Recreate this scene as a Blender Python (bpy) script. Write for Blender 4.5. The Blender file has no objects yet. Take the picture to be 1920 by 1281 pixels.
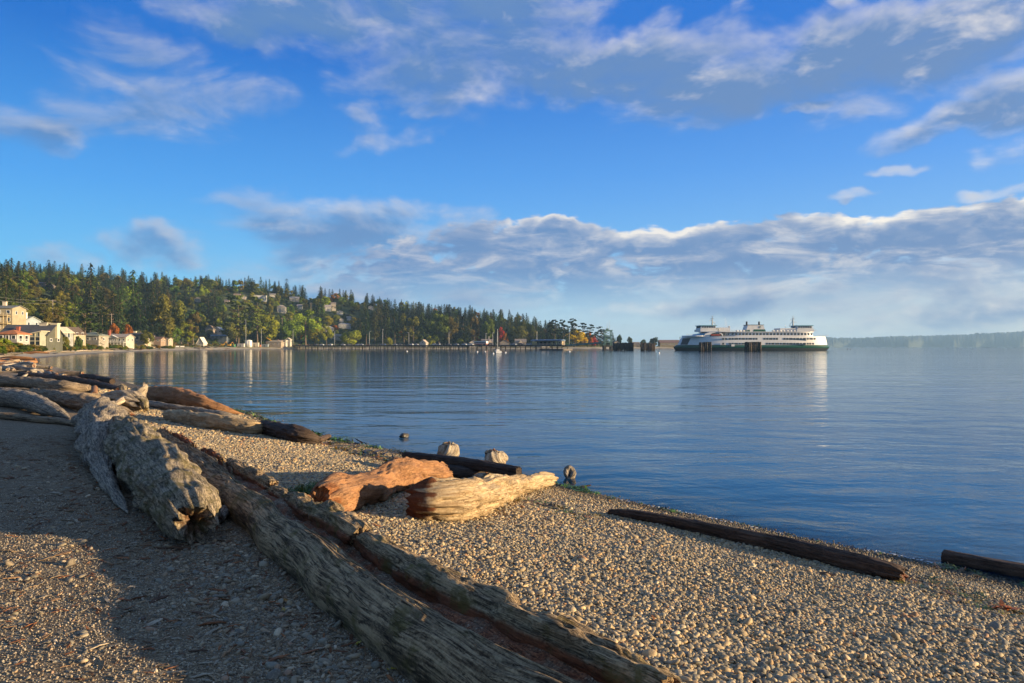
import bpy, math, random
import numpy as np
from mathutils import Vector, Matrix

rng = np.random.default_rng(7)
random.seed(7)
sc = bpy.context.scene
COL = sc.collection
F, CX, HY, EYE = 1280.0, 960.0, 650.5, 2.4     # focal length and horizon in photograph pixels, eye height over the water

# ------------------------------------------------------------------ camera
cam_d = bpy.data.cameras.new('camera')
cam = bpy.data.objects.new('camera', cam_d)
COL.objects.link(cam)
cam.location = (0, 0, EYE)
cam.rotation_euler = (math.radians(90), 0, 0)
cam_d.sensor_width = 36.0
cam_d.lens = 24.0
cam_d.shift_y = 10.0 / 1920.0
cam_d.clip_start = 0.1
cam_d.clip_end = 40000
sc.camera = cam

# ------------------------------------------------------------------ sun, sky, exposure
SUN_AZ, SUN_EL = math.radians(99.0), math.radians(7.5)    # clockwise from the view direction (+Y)
SUNV = Vector((math.sin(SUN_AZ) * math.cos(SUN_EL), math.cos(SUN_AZ) * math.cos(SUN_EL), math.sin(SUN_EL)))
sun_d = bpy.data.lights.new('sun', 'SUN')
sun_d.energy = 5.0
sun_d.angle = math.radians(0.6)
sun_d.color = (1.0, 0.76, 0.46)
sun = bpy.data.objects.new('sun', sun_d)
COL.objects.link(sun)
sun.rotation_euler = SUNV.to_track_quat('Z', 'Y').to_euler()
sun.location = (60, -10, 40)

sc.view_settings.view_transform = 'Standard'
sc.view_settings.look = 'None'
sc.view_settings.gamma = 1.0
sc.view_settings.use_curve_mapping = False
sc.view_settings.exposure = 1.38
sc.cycles.max_bounces = 6
sc.cycles.diffuse_bounces = 3
sc.cycles.glossy_bounces = 3
sc.cycles.transmission_bounces = 3
sc.cycles.transparent_max_bounces = 8
sc.cycles.volume_bounces = 0
sc.cycles.caustics_reflective = False
sc.cycles.caustics_refractive = False
sc.cycles.use_denoising = True

class NT:
    """small helper for building node trees"""
    def __init__(s, tree):
        s.t = tree
    def n(s, kind, **kw):
        nd = s.t.nodes.new(kind)
        for k, v in kw.items():
            setattr(nd, k, v)
        return nd
    def put(s, sock, v):
        if v is None:
            return
        if hasattr(v, 'links') or isinstance(v, bpy.types.NodeSocket):
            s.t.links.new(v, sock)
        else:
            if isinstance(v, (tuple, list)) and len(v) == 3 and sock.type == 'RGBA':
                v = (*v, 1.0)
            sock.default_value = v
    def m(s, op, a, b=None, c=None, clamp=False):
        nd = s.n('ShaderNodeMath', operation=op, use_clamp=clamp)
        for i, v in enumerate((a, b, c)):
            s.put(nd.inputs[i], v)
        return nd.outputs[0]
    def v(s, op, a, b=None, out=0):
        nd = s.n('ShaderNodeVectorMath', operation=op)
        s.put(nd.inputs[0], a)
        if op == 'SCALE':
            s.put(nd.inputs[3], b)
        elif b is not None:
            s.put(nd.inputs[1], b)
        return nd.outputs[out]
    def mr(s, v, a, b, c=0.0, d=1.0, kind='SMOOTHSTEP'):
        nd = s.n('ShaderNodeMapRange', interpolation_type=kind)
        for i, x in enumerate((v, a, b, c, d)):
            s.put(nd.inputs[i], x)
        return nd.outputs[0]
    def mix(s, f, a, b, mode='MIX'):
        nd = s.n('ShaderNodeMix', data_type='RGBA', blend_type=mode)
        s.put(nd.inputs[0], f)
        s.put(nd.inputs[6], a)
        s.put(nd.inputs[7], b)
        return nd.outputs[2]
    def noise(s, vec, scale, detail=4.0, rough=0.55, dist=0.0, out=0):
        nd = s.n('ShaderNodeTexNoise')
        s.put(nd.inputs['Vector'], vec)
        nd.inputs['Scale'].default_value = scale
        nd.inputs['Detail'].default_value = detail
        nd.inputs['Roughness'].default_value = rough
        nd.inputs['Distortion'].default_value = dist
        return nd.outputs[out]
    def voro(s, vec, scale, out='Distance', feature='F1', rnd=1.0):
        nd = s.n('ShaderNodeTexVoronoi', feature=feature)
        s.put(nd.inputs['Vector'], vec)
        nd.inputs['Scale'].default_value = scale
        nd.inputs['Randomness'].default_value = rnd
        return nd.outputs[out]
    def map(s, vec, loc=(0, 0, 0), rot=(0, 0, 0), scale=(1, 1, 1), kind='POINT'):
        nd = s.n('ShaderNodeMapping', vector_type=kind)
        s.put(nd.inputs[0], vec)
        nd.inputs[1].default_value = loc
        nd.inputs[2].default_value = rot
        nd.inputs[3].default_value = scale
        return nd.outputs[0]
    def ramp(s, f, stops):
        nd = s.n('ShaderNodeValToRGB')
        el = nd.color_ramp.elements
        el[0].position, el[0].color = stops[0][0], (*stops[0][1], 1)
        el[1].position, el[1].color = stops[-1][0], (*stops[-1][1], 1)
        for p, c in stops[1:-1]:
            e = el.new(p)
            e.color = (*c, 1)
        s.put(nd.inputs[0], f)
        return nd.outputs[0]
    def attr(s, name, out='Vector', kind='GEOMETRY'):
        nd = s.n('ShaderNodeAttribute', attribute_type=kind, attribute_name=name)
        return nd.outputs[out]
    def bump(s, h, strength=0.5, dist=0.05, normal=None):
        nd = s.n('ShaderNodeBump')
        nd.inputs['Strength'].default_value = strength
        nd.inputs['Distance'].default_value = dist
        s.put(nd.inputs['Height'], h)
        if normal is not None:
            s.put(nd.inputs['Normal'], normal)
        return nd.outputs[0]

def px_ang(px, py):
    return math.atan((px - CX) / F), math.atan((HY - py) / math.hypot(F, px - CX))

def build_world():
    w = bpy.data.worlds.new('World')
    sc.world = w
    w.use_nodes = True
    w.cycles.sampling_method = 'MANUAL'
    w.cycles.sample_map_resolution = 512
    T = NT(w.node_tree)
    w.node_tree.nodes.clear()
    # ---- cloud cover, a group in (azimuth, elevation)
    g = bpy.data.node_groups.new('cloud_cover', 'ShaderNodeTree')
    g.interface.new_socket('Angles', in_out='INPUT', socket_type='NodeSocketVector')
    for nm in ('Heaped', 'Veil', 'HeapDepth'):
        g.interface.new_socket(nm, in_out='OUTPUT', socket_type='NodeSocketFloat')
    G = NT(g)
    gi, go = G.n('NodeGroupInput'), G.n('NodeGroupOutput')
    ang = gi.outputs[0]
    w1 = G.v('SUBTRACT', G.noise(ang, 6.0, 2.0, 0.55, 0.0, 1), (0.5, 0.5, 0.5))
    w2 = G.v('SUBTRACT', G.noise(ang, 24.0, 2.0, 0.6, 0.0, 1), (0.5, 0.5, 0.5))
    warp = G.v('ADD', G.v('MULTIPLY', w1, (0.10, 0.045, 0)), G.v('MULTIPLY', w2, (0.055, 0.028, 0)))
    wang = G.v('ADD', ang, warp)
    def blobs(rows, core, vec):
        tot = None
        for px, py, wx, hy, rot, st in rows:
            a, e = px_ang(px, py)
            ca = math.cos(a)
            wa, he, t = wx / F * ca ** 2, hy / F * ca, math.radians(rot)
            A = (math.cos(t) / wa, math.sin(t) / wa)
            B = (-math.sin(t) / he, math.cos(t) / he)
            u = G.v('DOT_PRODUCT', vec, (A[0], A[1], -A[0] * a - A[1] * e), out=1)
            v = G.v('DOT_PRODUCT', vec, (B[0], B[1], -B[0] * a - B[1] * e), out=1)
            rr = G.m('MULTIPLY_ADD', v, v, G.m('MULTIPLY', u, u))
            f = G.mr(rr, core, 1.0, st, 0.0)
            tot = f if tot is None else G.m('MAXIMUM', tot, f)
            nx = G.n('ShaderNodeVectorMath', operation='MULTIPLY_ADD')     # keeps the patches in sequence, so the shader needs little memory
            G.put(nx.inputs[0], tot)
            G.put(nx.inputs[1], (1e-9, 1e-9, 1e-9))
            G.put(nx.inputs[2], vec)
            vec = nx.outputs[0]
        return tot
    crisp = blobs(CLOUD_CRISP, 0.30, G.v('ADD', G.v('ADD', ang, (0, 0, 1)), G.v('SCALE', warp, 0.55)))
    soft = blobs(CLOUD_SOFT, -0.35, G.v('ADD', wang, (0, 0, 1)))
    sep = G.n('ShaderNodeSeparateXYZ')
    G.put(sep.inputs[0], ang)
    az, el = sep.outputs[0], sep.outputs[1]
    # cloud cover goes on outside the frame, thickened to neutralise the blue fill
    side = G.mr(G.m('ABSOLUTE', az), 0.70, 0.95, 0.0, 1.0)
    top = G.mr(el, 0.52, 0.7, 0.0, 1.0)
    soft = G.m('MAXIMUM', soft, G.m('MULTIPLY', G.m('MAXIMUM', side, top), 0.80))
    n1 = G.noise(G.map(ang, scale=(1.0, 2.5, 1)), 12.5, 6.5, 0.60, 0.4)
    heap = G.voro(G.map(G.v('ADD', ang, G.v('SCALE', w2, 0.03)), scale=(1.0, 1.35, 1)), 46.0)
    n2 = G.noise(G.map(ang, loc=(3.1, 1.7, 0), rot=(0, 0, math.radians(-9)), scale=(1.0, 2.3, 1)), 6.5, 6.5, 0.58, 0.35)
    ca_ = G.m('ADD', crisp, G.m('MULTIPLY', G.m('SUBTRACT', n1, 0.5), 1.9))
    ca_ = G.m('ADD', ca_, G.m('MULTIPLY', G.m('SUBTRACT', 0.42, heap), 0.34))
    ca = G.mr(ca_, 0.26, 0.58)
    ca = G.m('MULTIPLY', ca, G.mr(crisp, 0.0, 0.15))
    cb_ = G.m('ADD', soft, G.m('MULTIPLY', G.m('SUBTRACT', n2, 0.5), 1.8))
    cb = G.mr(cb_, 0.16, 1.0)
    cb = G.m('MULTIPLY', cb, G.mr(soft, 0.0, 0.22))
    G.put(go.inputs[0], ca)
    G.put(go.inputs[1], cb)
    G.put(go.inputs[2], ca_)
    # ---- clear sky
    tc = T.n('ShaderNodeTexCoord')
    nrm = T.v('NORMALIZE', tc.outputs['Generated'])
    s3 = T.n('ShaderNodeSeparateXYZ')
    T.put(s3.inputs[0], nrm)
    az = T.m('ARCTAN2', s3.outputs[0], s3.outputs[1])
    el = T.m('ARCSINE', s3.outputs[2])
    cb = T.n('ShaderNodeCombineXYZ')
    T.put(cb.inputs[0], az)
    T.put(cb.inputs[1], el)
    AE = cb.outputs[0]
    def cover(off):
        gn = T.n('ShaderNodeGroup')
        gn.node_tree = g
        T.put(gn.inputs[0], T.v('ADD', AE, off))
        return gn.outputs
    c0 = cover((0, 0, 0))
    c1 = cover((0.010, 0.013, 0))
    sky = T.n('ShaderNodeTexSky', sky_type='NISHITA', sun_disc=False, sun_elevation=SUN_EL, sun_rotation=SUN_AZ,
              altitude=10.0, air_density=1.0, dust_density=0.4, ozone_density=2.6)
    sd = T.v('DOT_PRODUCT', nrm, tuple(SUNV), out=1)
    near = T.mr(sd, -0.75, 0.55, 0.0, 1.0, 'LINEAR')
    e_ = T.m('DIVIDE', el, math.radians(60), clamp=True)
    deep = T.mix(near, T.ramp(e_, SKY_FAR), T.ramp(e_, SKY_SUN))
    deep = T.mix(1.0, deep, (10.0, 10.0, 10.0), 'MULTIPLY')
    skyc = T.mix(0.90, T.mix(1.0, sky.outputs[0], (0.6, 0.95, 1.3), 'MULTIPLY'), deep)
    # ---- clouds lit from the sun's side
    streak = T.noise(T.map(AE, loc=(1.3, 2.2, 0), rot=(0, 0, -0.05), scale=(1.0, 4.0, 1)), 9.0, 5.0, 0.62, 0.6)
    streak2 = T.noise(T.map(AE, loc=(5.3, 2.2, 0), rot=(0, 0, -0.1), scale=(1.0, 2.2, 1)), 8.0, 5.0, 0.60, 0.3)
    patchy = T.mr(T.noise(T.map(AE, loc=(7.7, .4, 0)), 5.0, 3.0, 0.6), 0.36, 0.62, 0.12, 1.0)
    edge = T.m('MULTIPLY', T.mr(c0[2], 0.36, 1.05, 1.0, 0.0), patchy)
    dh = T.m('SUBTRACT', c0[2], c1[2])
    lh = T.m('ADD', T.m('MULTIPLY', T.m('MULTIPLY', dh, 1.9), T.m('ADD', edge, 0.05)), T.m('MULTIPLY', edge, 0.16), clamp=True)
    lh = T.m('ADD', lh, T.mr(streak, 0.44, 0.80, 0.0, 0.62), clamp=True)
    dv = T.m('SUBTRACT', c0[1], c1[1])
    lv = T.m('ADD', T.m('MULTIPLY', dv, 0.75), T.mr(c0[1], 0.30, 0.95, 0.52, 0.06))
    lv = T.m('ADD', lv, T.mr(streak2, 0.50, 0.80, -0.12, 0.62), clamp=True)
    bright = T.mix(near, CLOUD_BRIGHT_FAR, CLOUD_BRIGHT_SUN)
    grey = T.mix(near, CLOUD_GREY_FAR, CLOUD_GREY_SUN)
    out_c = T.mix(T.m('MULTIPLY', c0[1], 0.90), skyc, T.mix(lv, grey, bright))
    low = T.mr(el, 0.030, 0.125, 0.0, 0.95)
    out_c = T.mix(T.m('MULTIPLY', c0[0], low), out_c, T.mix(lh, grey, bright))
    bg = T.n('ShaderNodeBackground')
    T.put(bg.inputs[0], out_c)
    bg.inputs[1].default_value = 0.05
    out = T.n('ShaderNodeOutputWorld')
    w.node_tree.links.new(bg.outputs[0], out.inputs[0])

def _st(rows):
    return [(d / 60.0, tuple(c / 10.0 for c in col)) for d, col in rows]
SKY_FAR = _st([(0, (2.0, 5.0, 7.2)), (5, (1.1, 4.4, 7.4)), (12, (0.5, 2.9, 7.0)), (22, (0.04, 1.25, 4.9)), (60, (0.06, 0.95, 4.1))])
SKY_SUN = _st([(0, (6.4, 6.1, 5.4)), (4, (4.8, 5.6, 6.2)), (9, (1.8, 4.0, 7.3)), (14, (1.0, 3.0, 7.2)), (23, (0.25, 1.65, 5.9)), (60, (0.2, 1.2, 4.6))])
CLOUD_BRIGHT_FAR, CLOUD_BRIGHT_SUN = (4.8, 4.9, 5.4), (8.8, 8.0, 6.8)
CLOUD_GREY_FAR, CLOUD_GREY_SUN = (0.85, 1.95, 4.1), (1.32, 2.2, 3.95)
# px, py, half width, half height, tilt, strength
CLOUD_CRISP = [
    (1250, 505, 640, 90, 0, 0.70), (1700, 482, 520, 100, 3, 0.78), (960, 505, 430, 92, 0, 0.64), (1000, 465, 220, 72, 0, 0.85),
    (1380, 470, 320, 66, 3, 0.8), (1800, 440, 250, 66, 2, 0.85), (800, 545, 280, 46, 0, 0.7),
    (1350, 568, 400, 30, 2, 0.85), (1750, 580, 400, 34, 0, 0.72),
    (1400, 520, 560, 70, 0, 0.8), (900, 570, 340, 46, 0, 0.72), (1860, 560, 300, 60, 0, 0.7),
]
CLOUD_SOFT = [
    (125, 482, 120, 52, 0, 0.95), (230, 452, 90, 50, -35, 0.9), (310, 455, 130, 56, -12, 0.95), (330, 482, 60, 26, 0, 0.7),
    (1590, 10, 90, 40, 0, 0.95), (1340, 155, 120, 60, -25, 0.85), (685, 205, 80, 46, 20, 0.75), (775, 210, 60, 32, 0, 0.75),
    (1390, 192, 210, 52, 14, 0.95),
    (700, 440, 460, 62, -2, 1.0), (600, 500, 330, 60, 0, 0.85), (760, 560, 480, 60, 0, 0.85),
    (620, 20, 500, 130, -10, 0.95), (860, 20, 380, 160, 0, 1.05), (760, 110, 330, 120, -8, 0.95), (1000, 110, 340, 120, -5, 0.85), (400, 0, 300, 80, -10, 0.7),
    (330, 160, 330, 120, -12, 0.8), (150, 190, 190, 80, 0, 0.55), (60, 240, 190, 60, 0, 0.8), (300, 230, 260, 60, -10, 0.6),
    (1500, 115, 600, 115, 4, 1.15), (1750, 90, 380, 140, 12, 1.15), (1250, 110, 420, 85, 0, 1.0), (1860, 40, 230, 140, 15, 1.1), (1900, 170, 170, 90, 0, 0.8), (1180, 150, 180, 60, 0, 0.7),
    (1770, 238, 280, 48, 10, 0.95), (1900, 215, 150, 70, 15, 0.85), (1900, 292, 120, 44, 12, 0.7), (1520, 203, 80, 20, 4, 0.75),
    (1680, 326, 110, 17, 0, 0.75), (1880, 365, 120, 22, 3, 0.85), (1590, 376, 70, 14, 0, 0.6), (1245, 40, 60, 40, 30, 0.5), (1390, 12, 60, 30, 30, 0.5),
    (720, 268, 160, 36, 16, 0.85), (680, 240, 90, 80, 0, 0.5), (640, 408, 380, 50, -3, 0.9), (480, 395, 240, 34, -5, 0.75), (650, 470, 300, 90, 0, 0.80), (380, 470, 170, 60, -30, 0.55), (800, 450, 240, 80, 0, 0.8),
    (1500, 560, 480, 60, 3, 0.95), (1350, 575, 480, 40, 2, 1.0), (1780, 590, 420, 60, 0, 0.95), (1850, 530, 320, 110, 0, 0.8), (1300, 620, 900, 40, 0, 0.55), (750, 590, 520, 50, 0, 0.65),
]
build_world()

# ------------------------------------------------------------------ numeric noise
_PERM = np.random.default_rng(3).permutation(4096)
def _hash(i, j, k):
    return _PERM[(i + _PERM[(j + _PERM[k & 4095]) & 4095]) & 4095] / 4095.0
def vnoise(x, y, z=0.0):
    x, y, z = np.broadcast_arrays(np.asarray(x, float), np.asarray(y, float), np.asarray(z, float))
    i, j, k = np.floor(x).astype(int), np.floor(y).astype(int), np.floor(z).astype(int)
    u, v, w = x - i, y - j, z - k
    u, v, w = (t * t * t * (t * (t * 6 - 15) + 10) for t in (u, v, w))
    def L(a, b, t):
        return a + (b - a) * t
    return L(L(L(_hash(i, j, k), _hash(i + 1, j, k), u), L(_hash(i, j + 1, k), _hash(i + 1, j + 1, k), u), v),
             L(L(_hash(i, j, k + 1), _hash(i + 1, j, k + 1), u), L(_hash(i, j + 1, k + 1), _hash(i + 1, j + 1, k + 1), u), v), w) * 2 - 1
def fbm(x, y, z=0.0, oct=4, gain=0.5):
    t, a, f = 0.0, 1.0, 1.0
    for o in range(oct):
        t = t + a * vnoise(x * f + 17.3 * o, y * f - 9.1 * o, z * f + 3.7 * o)
        a *= gain
        f *= 2.03
    return t
def sstep(a, b, x):
    t = np.clip((np.asarray(x, float) - a) / (b - a), 0, 1)
    return t * t * (3 - 2 * t)

# ------------------------------------------------------------------ object helpers
def link(o, parent=None):
    COL.objects.link(o)
    if parent is not None:
        o.parent = parent
    return o
def tag(o, label=None, cat=None, group=None, kind=None):
    for k, v in (('label', label), ('category', cat), ('group', group), ('kind', kind)):
        if v:
            o[k] = v
    return o
def empty(name, loc, rz=0.0, **kw):
    o = bpy.data.objects.new(name, None)
    o.empty_display_size = 0.2
    link(o)
    o.location = loc
    o.rotation_euler = (0, 0, rz)
    return tag(o, **kw)
def np_mesh(name, verts, faces, mat=None, smooth=True, attrs=None, midx=None):
    """faces: (n,4) or (n,3) int array"""
    verts = np.asarray(verts, np.float32)
    faces = np.asarray(faces, np.int32)
    me = bpy.data.meshes.new(name)
    me.vertices.add(len(verts))
    me.vertices.foreach_set('co', verts.ravel())
    n, k = faces.shape
    me.loops.add(n * k)
    me.loops.foreach_set('vertex_index', faces.ravel())
    me.polygons.add(n)
    me.polygons.foreach_set('loop_start', np.arange(0, n * k, k, dtype=np.int32))
    me.update(calc_edges=True)
    me.validate()
    me.polygons.foreach_set('use_smooth', np.full(len(me.polygons), smooth))
    for an, (kind, arr) in (attrs or {}).items():
        a = me.attributes.new(an, kind, 'POINT')
        a.data.foreach_set({'FLOAT': 'value', 'INT': 'value', 'FLOAT_VECTOR': 'vector', 'FLOAT_COLOR': 'color'}[kind],
                           np.asarray(arr, np.int32 if kind == 'INT' else np.float32).ravel())
    if mat is not None:
        for m in (mat if isinstance(mat, (list, tuple)) else [mat]):
            me.materials.append(m)
    if midx is not None:
        me.polygons.foreach_set('material_index', np.asarray(midx, np.int32))
    me.update()
    return me
def obj(name, me, parent=None):
    return link(bpy.data.objects.new(name, me), parent)
def grid_faces(nu, nv, wrap_v=False):
    i, j = np.meshgrid(np.arange(nu - 1), np.arange(nv if wrap_v else nv - 1), indexing='ij')
    a = i * nv + j
    b = i * nv + (j + 1) % nv
    c = (i + 1) * nv + (j + 1) % nv
    d = (i + 1) * nv + j
    return np.stack([a, b, c, d], -1).reshape(-1, 4)
class MB:
    """collects simple shapes into one mesh"""
    def __init__(s):
        s.v, s.f, s.mi = [], [], []
    def add(s, vs, fs, mi=0):
        o = len(s.v)
        s.v += [tuple(map(float, p)) for p in vs]
        s.f += [tuple(o + i for i in f) for f in fs]
        s.mi += [mi] * len(fs)
        return s
    def box(s, x0, x1, y0, y1, z0, z1, mi=0):
        return s.add([(x0, y0, z0), (x1, y0, z0), (x1, y1, z0), (x0, y1, z0), (x0, y0, z1), (x1, y0, z1), (x1, y1, z1), (x0, y1, z1)],
                     [(3, 2, 1, 0), (4, 5, 6, 7), (0, 1, 5, 4), (1, 2, 6, 5), (2, 3, 7, 6), (3, 0, 4, 7)], mi)
    def tube(s, p, q, r0, r1=None, n=8, mi=0, caps=True):
        p, q = Vector(p), Vector(q)
        r1 = r0 if r1 is None else r1
        d = (q - p).normalized()
        a = d.orthogonal().normalized()
        b = d.cross(a)
        vs = []
        for c, r in ((p, r0), (q, r1)):
            for k in range(n):
                t = 2 * math.pi * k / n
                vs.append(c + (a * math.cos(t) + b * math.sin(t)) * r)
        fs = [(k, (k + 1) % n, n + (k + 1) % n, n + k) for k in range(n)]
        if caps:
            fs += [tuple(range(n - 1, -1, -1)), tuple(range(n, 2 * n))]
        return s.add(vs, fs, mi)
    def prism(s, poly, axis, a, b, mi=0):
        """poly of 2-D points extruded along axis 'x' or 'y' or 'z' from a to b"""
        def P(u, v, w):
            return {'x': (w, u, v), 'y': (u, w, v), 'z': (u, v, w)}[axis]
        n = len(poly)
        vs = [P(u, v, a) for u, v in poly] + [P(u, v, b) for u, v in poly]
        fs = [(k, (k + 1) % n, n + (k + 1) % n, n + k) for k in range(n)] + [tuple(range(n - 1, -1, -1)), tuple(range(n, 2 * n))]
        return s.add(vs, fs, mi)
    def mesh(s, name, mats, smooth=False):
        me = bpy.data.meshes.new(name)
        me.from_pydata(s.v, [], s.f)
        for m in (mats if isinstance(mats, (list, tuple)) else [mats]):
            me.materials.append(m)
        me.polygons.foreach_set('material_index', s.mi)
        me.polygons.foreach_set('use_smooth', [smooth] * len(s.f))
        # consistent outward normals
        import bmesh
        bm = bmesh.new()
        bm.from_mesh(me)
        bmesh.ops.recalc_face_normals(bm, faces=bm.faces)
        bm.to_mesh(me)
        bm.free()
        me.update()
        return me
    def build(s, name, mats, parent=None, smooth=False):
        return obj(name, s.mesh(name, mats, smooth), parent)
def copy_tree(o, parent=None):
    c = o.copy()
    COL.objects.link(c)
    c.parent = parent
    for ch in o.children:
        copy_tree(ch, c)
    return c

# ------------------------------------------------------------------ materials
def new_mat(name):
    m = bpy.data.materials.new(name)
    m.use_nodes = True
    m.node_tree.nodes.clear()
    return m, NT(m.node_tree)
def finish(T, col, rough=0.8, normal=None, spec=0.3, metallic=0.0, **kw):
    b = T.n('ShaderNodeBsdfPrincipled')
    T.put(b.inputs['Base Color'], col)
    T.put(b.inputs['Roughness'], rough)
    T.put(b.inputs['Specular IOR Level'], spec)
    T.put(b.inputs['Metallic'], metallic)
    if normal is not None:
        T.put(b.inputs['Normal'], normal)
    o = T.n('ShaderNodeOutputMaterial')
    T.t.links.new(b.outputs[0], o.inputs[0])
    return b
_PAINT = {}
def paint(col, rough=0.7, var=0.25, scale=0.8, spec=0.3, metallic=0.0):
    """a plain surface with uneven weathering"""
    key = (tuple(col), rough, var, scale, metallic)
    if key in _PAINT:
        return _PAINT[key]
    m, T = new_mat('painted_surface')
    tc = T.n('ShaderNodeTexCoord').outputs['Object']
    n = T.noise(tc, scale, 5.0, 0.6)
    n2 = T.noise(T.map(tc, scale=(6, 6, 0.6)), scale, 3.0, 0.6)
    f = T.m('ADD', T.m('MULTIPLY', n, 0.6), T.m('MULTIPLY', n2, 0.4))
    f = T.mr(f, 0.3, 0.7)
    lo = tuple(c * (1 - var) for c in col)
    hi = tuple(min(1, c * (1 + var * 0.5)) for c in col)
    finish(T, T.mix(f, lo, hi), rough, None, spec, metallic)
    _PAINT[key] = m
    return m
def object_paint(name, rough=0.4, spec=0.5, var=0.15):
    m, T = new_mat(name)
    oc = T.n('ShaderNodeObjectInfo').outputs['Color']
    n = T.noise(T.n('ShaderNodeTexCoord').outputs['Object'], 1.5, 4.0)
    finish(T, T.mix(T.m('MULTIPLY', n, var * 2), oc, (0.05, 0.05, 0.05)), rough, None, spec)
    return m

def scatter(name, pts, rots, scales, idx, cols, protos, parent=None, kind='stuff'):
    """one object that repeats small shapes over a surface"""
    me = np_mesh(name, pts, np.zeros((0, 4), int)) if False else bpy.data.meshes.new(name)
    pts = np.asarray(pts, np.float32)
    me.vertices.add(len(pts))
    me.vertices.foreach_set('co', pts.ravel())
    for an, k, arr in (('rot', 'FLOAT_VECTOR', rots), ('scl', 'FLOAT_VECTOR', scales), ('idx', 'INT', idx), ('pcol', 'FLOAT_COLOR', cols)):
        a = me.attributes.new(an, k, 'POINT')
        a.data.foreach_set({'INT': 'value', 'FLOAT_VECTOR': 'vector', 'FLOAT_COLOR': 'color'}[k], np.asarray(arr, np.int32 if k == 'INT' else np.float32).ravel())
    o = obj(name, me, parent)
    o['kind'] = kind
    c = bpy.data.collections.new(name + '_shapes')
    for k, pm in enumerate(protos):
        c.objects.link(bpy.data.objects.new('%s_shape_%03d' % (name, k), pm))
    ng = bpy.data.node_groups.new(name + '_spread', 'GeometryNodeTree')
    ng.interface.new_socket('Geometry', in_out='INPUT', socket_type='NodeSocketGeometry')
    ng.interface.new_socket('Geometry', in_out='OUTPUT', socket_type='NodeSocketGeometry')
    N, L = ng.nodes, ng.links
    gi, go = N.new('NodeGroupInput'), N.new('NodeGroupOutput')
    iop = N.new('GeometryNodeInstanceOnPoints')
    ci = N.new('GeometryNodeCollectionInfo')
    ci.inputs['Collection'].default_value = c
    ci.inputs['Separate Children'].default_value = True
    ci.inputs['Reset Children'].default_value = True
    def na(nm, t):
        a = N.new('GeometryNodeInputNamedAttribute')
        a.data_type = t
        a.inputs[0].default_value = nm
        return a.outputs[0]
    L.new(gi.outputs[0], iop.inputs['Points'])
    L.new(ci.outputs[0], iop.inputs['Instance'])
    iop.inputs['Pick Instance'].default_value = True
    L.new(na('idx', 'INT'), iop.inputs['Instance Index'])
    e2r = N.new('FunctionNodeEulerToRotation')
    L.new(na('rot', 'FLOAT_VECTOR'), e2r.inputs[0])
    L.new(e2r.outputs[0], iop.inputs['Rotation'])
    L.new(na('scl', 'FLOAT_VECTOR'), iop.inputs['Scale'])
    L.new(iop.outputs[0], go.inputs[0])
    md = o.modifiers.new('spread', 'NODES')
    md.node_group = ng
    return o
# ------------------------------------------------------------------ lie of the land
def at(px, Y):
    return (px - CX) / F * Y
def z_at(py, Y):
    return EYE - (py - HY) / F * Y
def on_water(px, py):
    Y = EYE * F / (py - HY)
    return at(px, Y), Y
SHORE = [(60, -62), (30, -23.5), (12, -1.4)] + [on_water(*p) for p in
         ((1920, 1097), (1700, 1047), (1500, 1009), (1350, 975), (1200, 945), (1040, 908), (900, 879), (750, 849), (620, 823), (540, 802), (460, 774), (330, 741), (225, 714))]
SHORE += [(at(px, Y), Y) for px, Y in ((150, 64), (95, 84), (58, 108), (46, 122), (58, 136), (100, 166), (150, 216), (211, 292), (300, 415), (400, 540), (478, 610), (560, 655),
                                       (700, 710), (900, 735), (1060, 750), (1130, 770), (1168, 850), (1230, 920), (1278, 960), (1286, 1040), (1250, 1500), (1000, 3000))]
LAND = np.array(SHORE + [(-6000, 4200), (-6000, -400), (60, -400)])
SH = np.array(SHORE)
def shore_dist(x, y):
    """signed distance to the shoreline, positive on land"""
    x, y = np.asarray(x, float), np.asarray(y, float)
    best = np.full(x.shape, 1e18)
    for (x0, y0), (x1, y1) in zip(SH[:-1], SH[1:]):
        dx, dy = x1 - x0, y1 - y0
        t = np.clip(((x - x0) * dx + (y - y0) * dy) / (dx * dx + dy * dy), 0, 1)
        best = np.minimum(best, (x - x0 - t * dx) ** 2 + (y - y0 - t * dy) ** 2)
    inside = np.zeros(x.shape, bool)
    for (x0, y0), (x1, y1) in zip(LAND, np.roll(LAND, -1, 0)):
        if y0 == y1:
            continue
        c = ((y0 > y) != (y1 > y)) & (x < (x1 - x0) * (y - y0) / (y1 - y0) + x0)
        inside ^= c
    return np.where(inside, 1, -1) * np.sqrt(best)
_HP = np.array([-900, -300, 0, 170, 300, 500, 640, 760, 870, 960, 1030, 1100, 1160, 1210, 1300])
_RIDGE = np.array([534, 532, 529, 535, 544, 548, 564, 588, 600, 607, 624, 640, 648, 650, 650.5])
_R1 = np.array([620, 640, 700, 790, 860, 920, 940, 940, 940, 940, 940, 940, 980, 1060, 1090])
_R0 = np.array([150, 160, 225, 390, 500, 665, 745, 765, 775, 785, 790, 805, 850, 930, 990])
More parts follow.
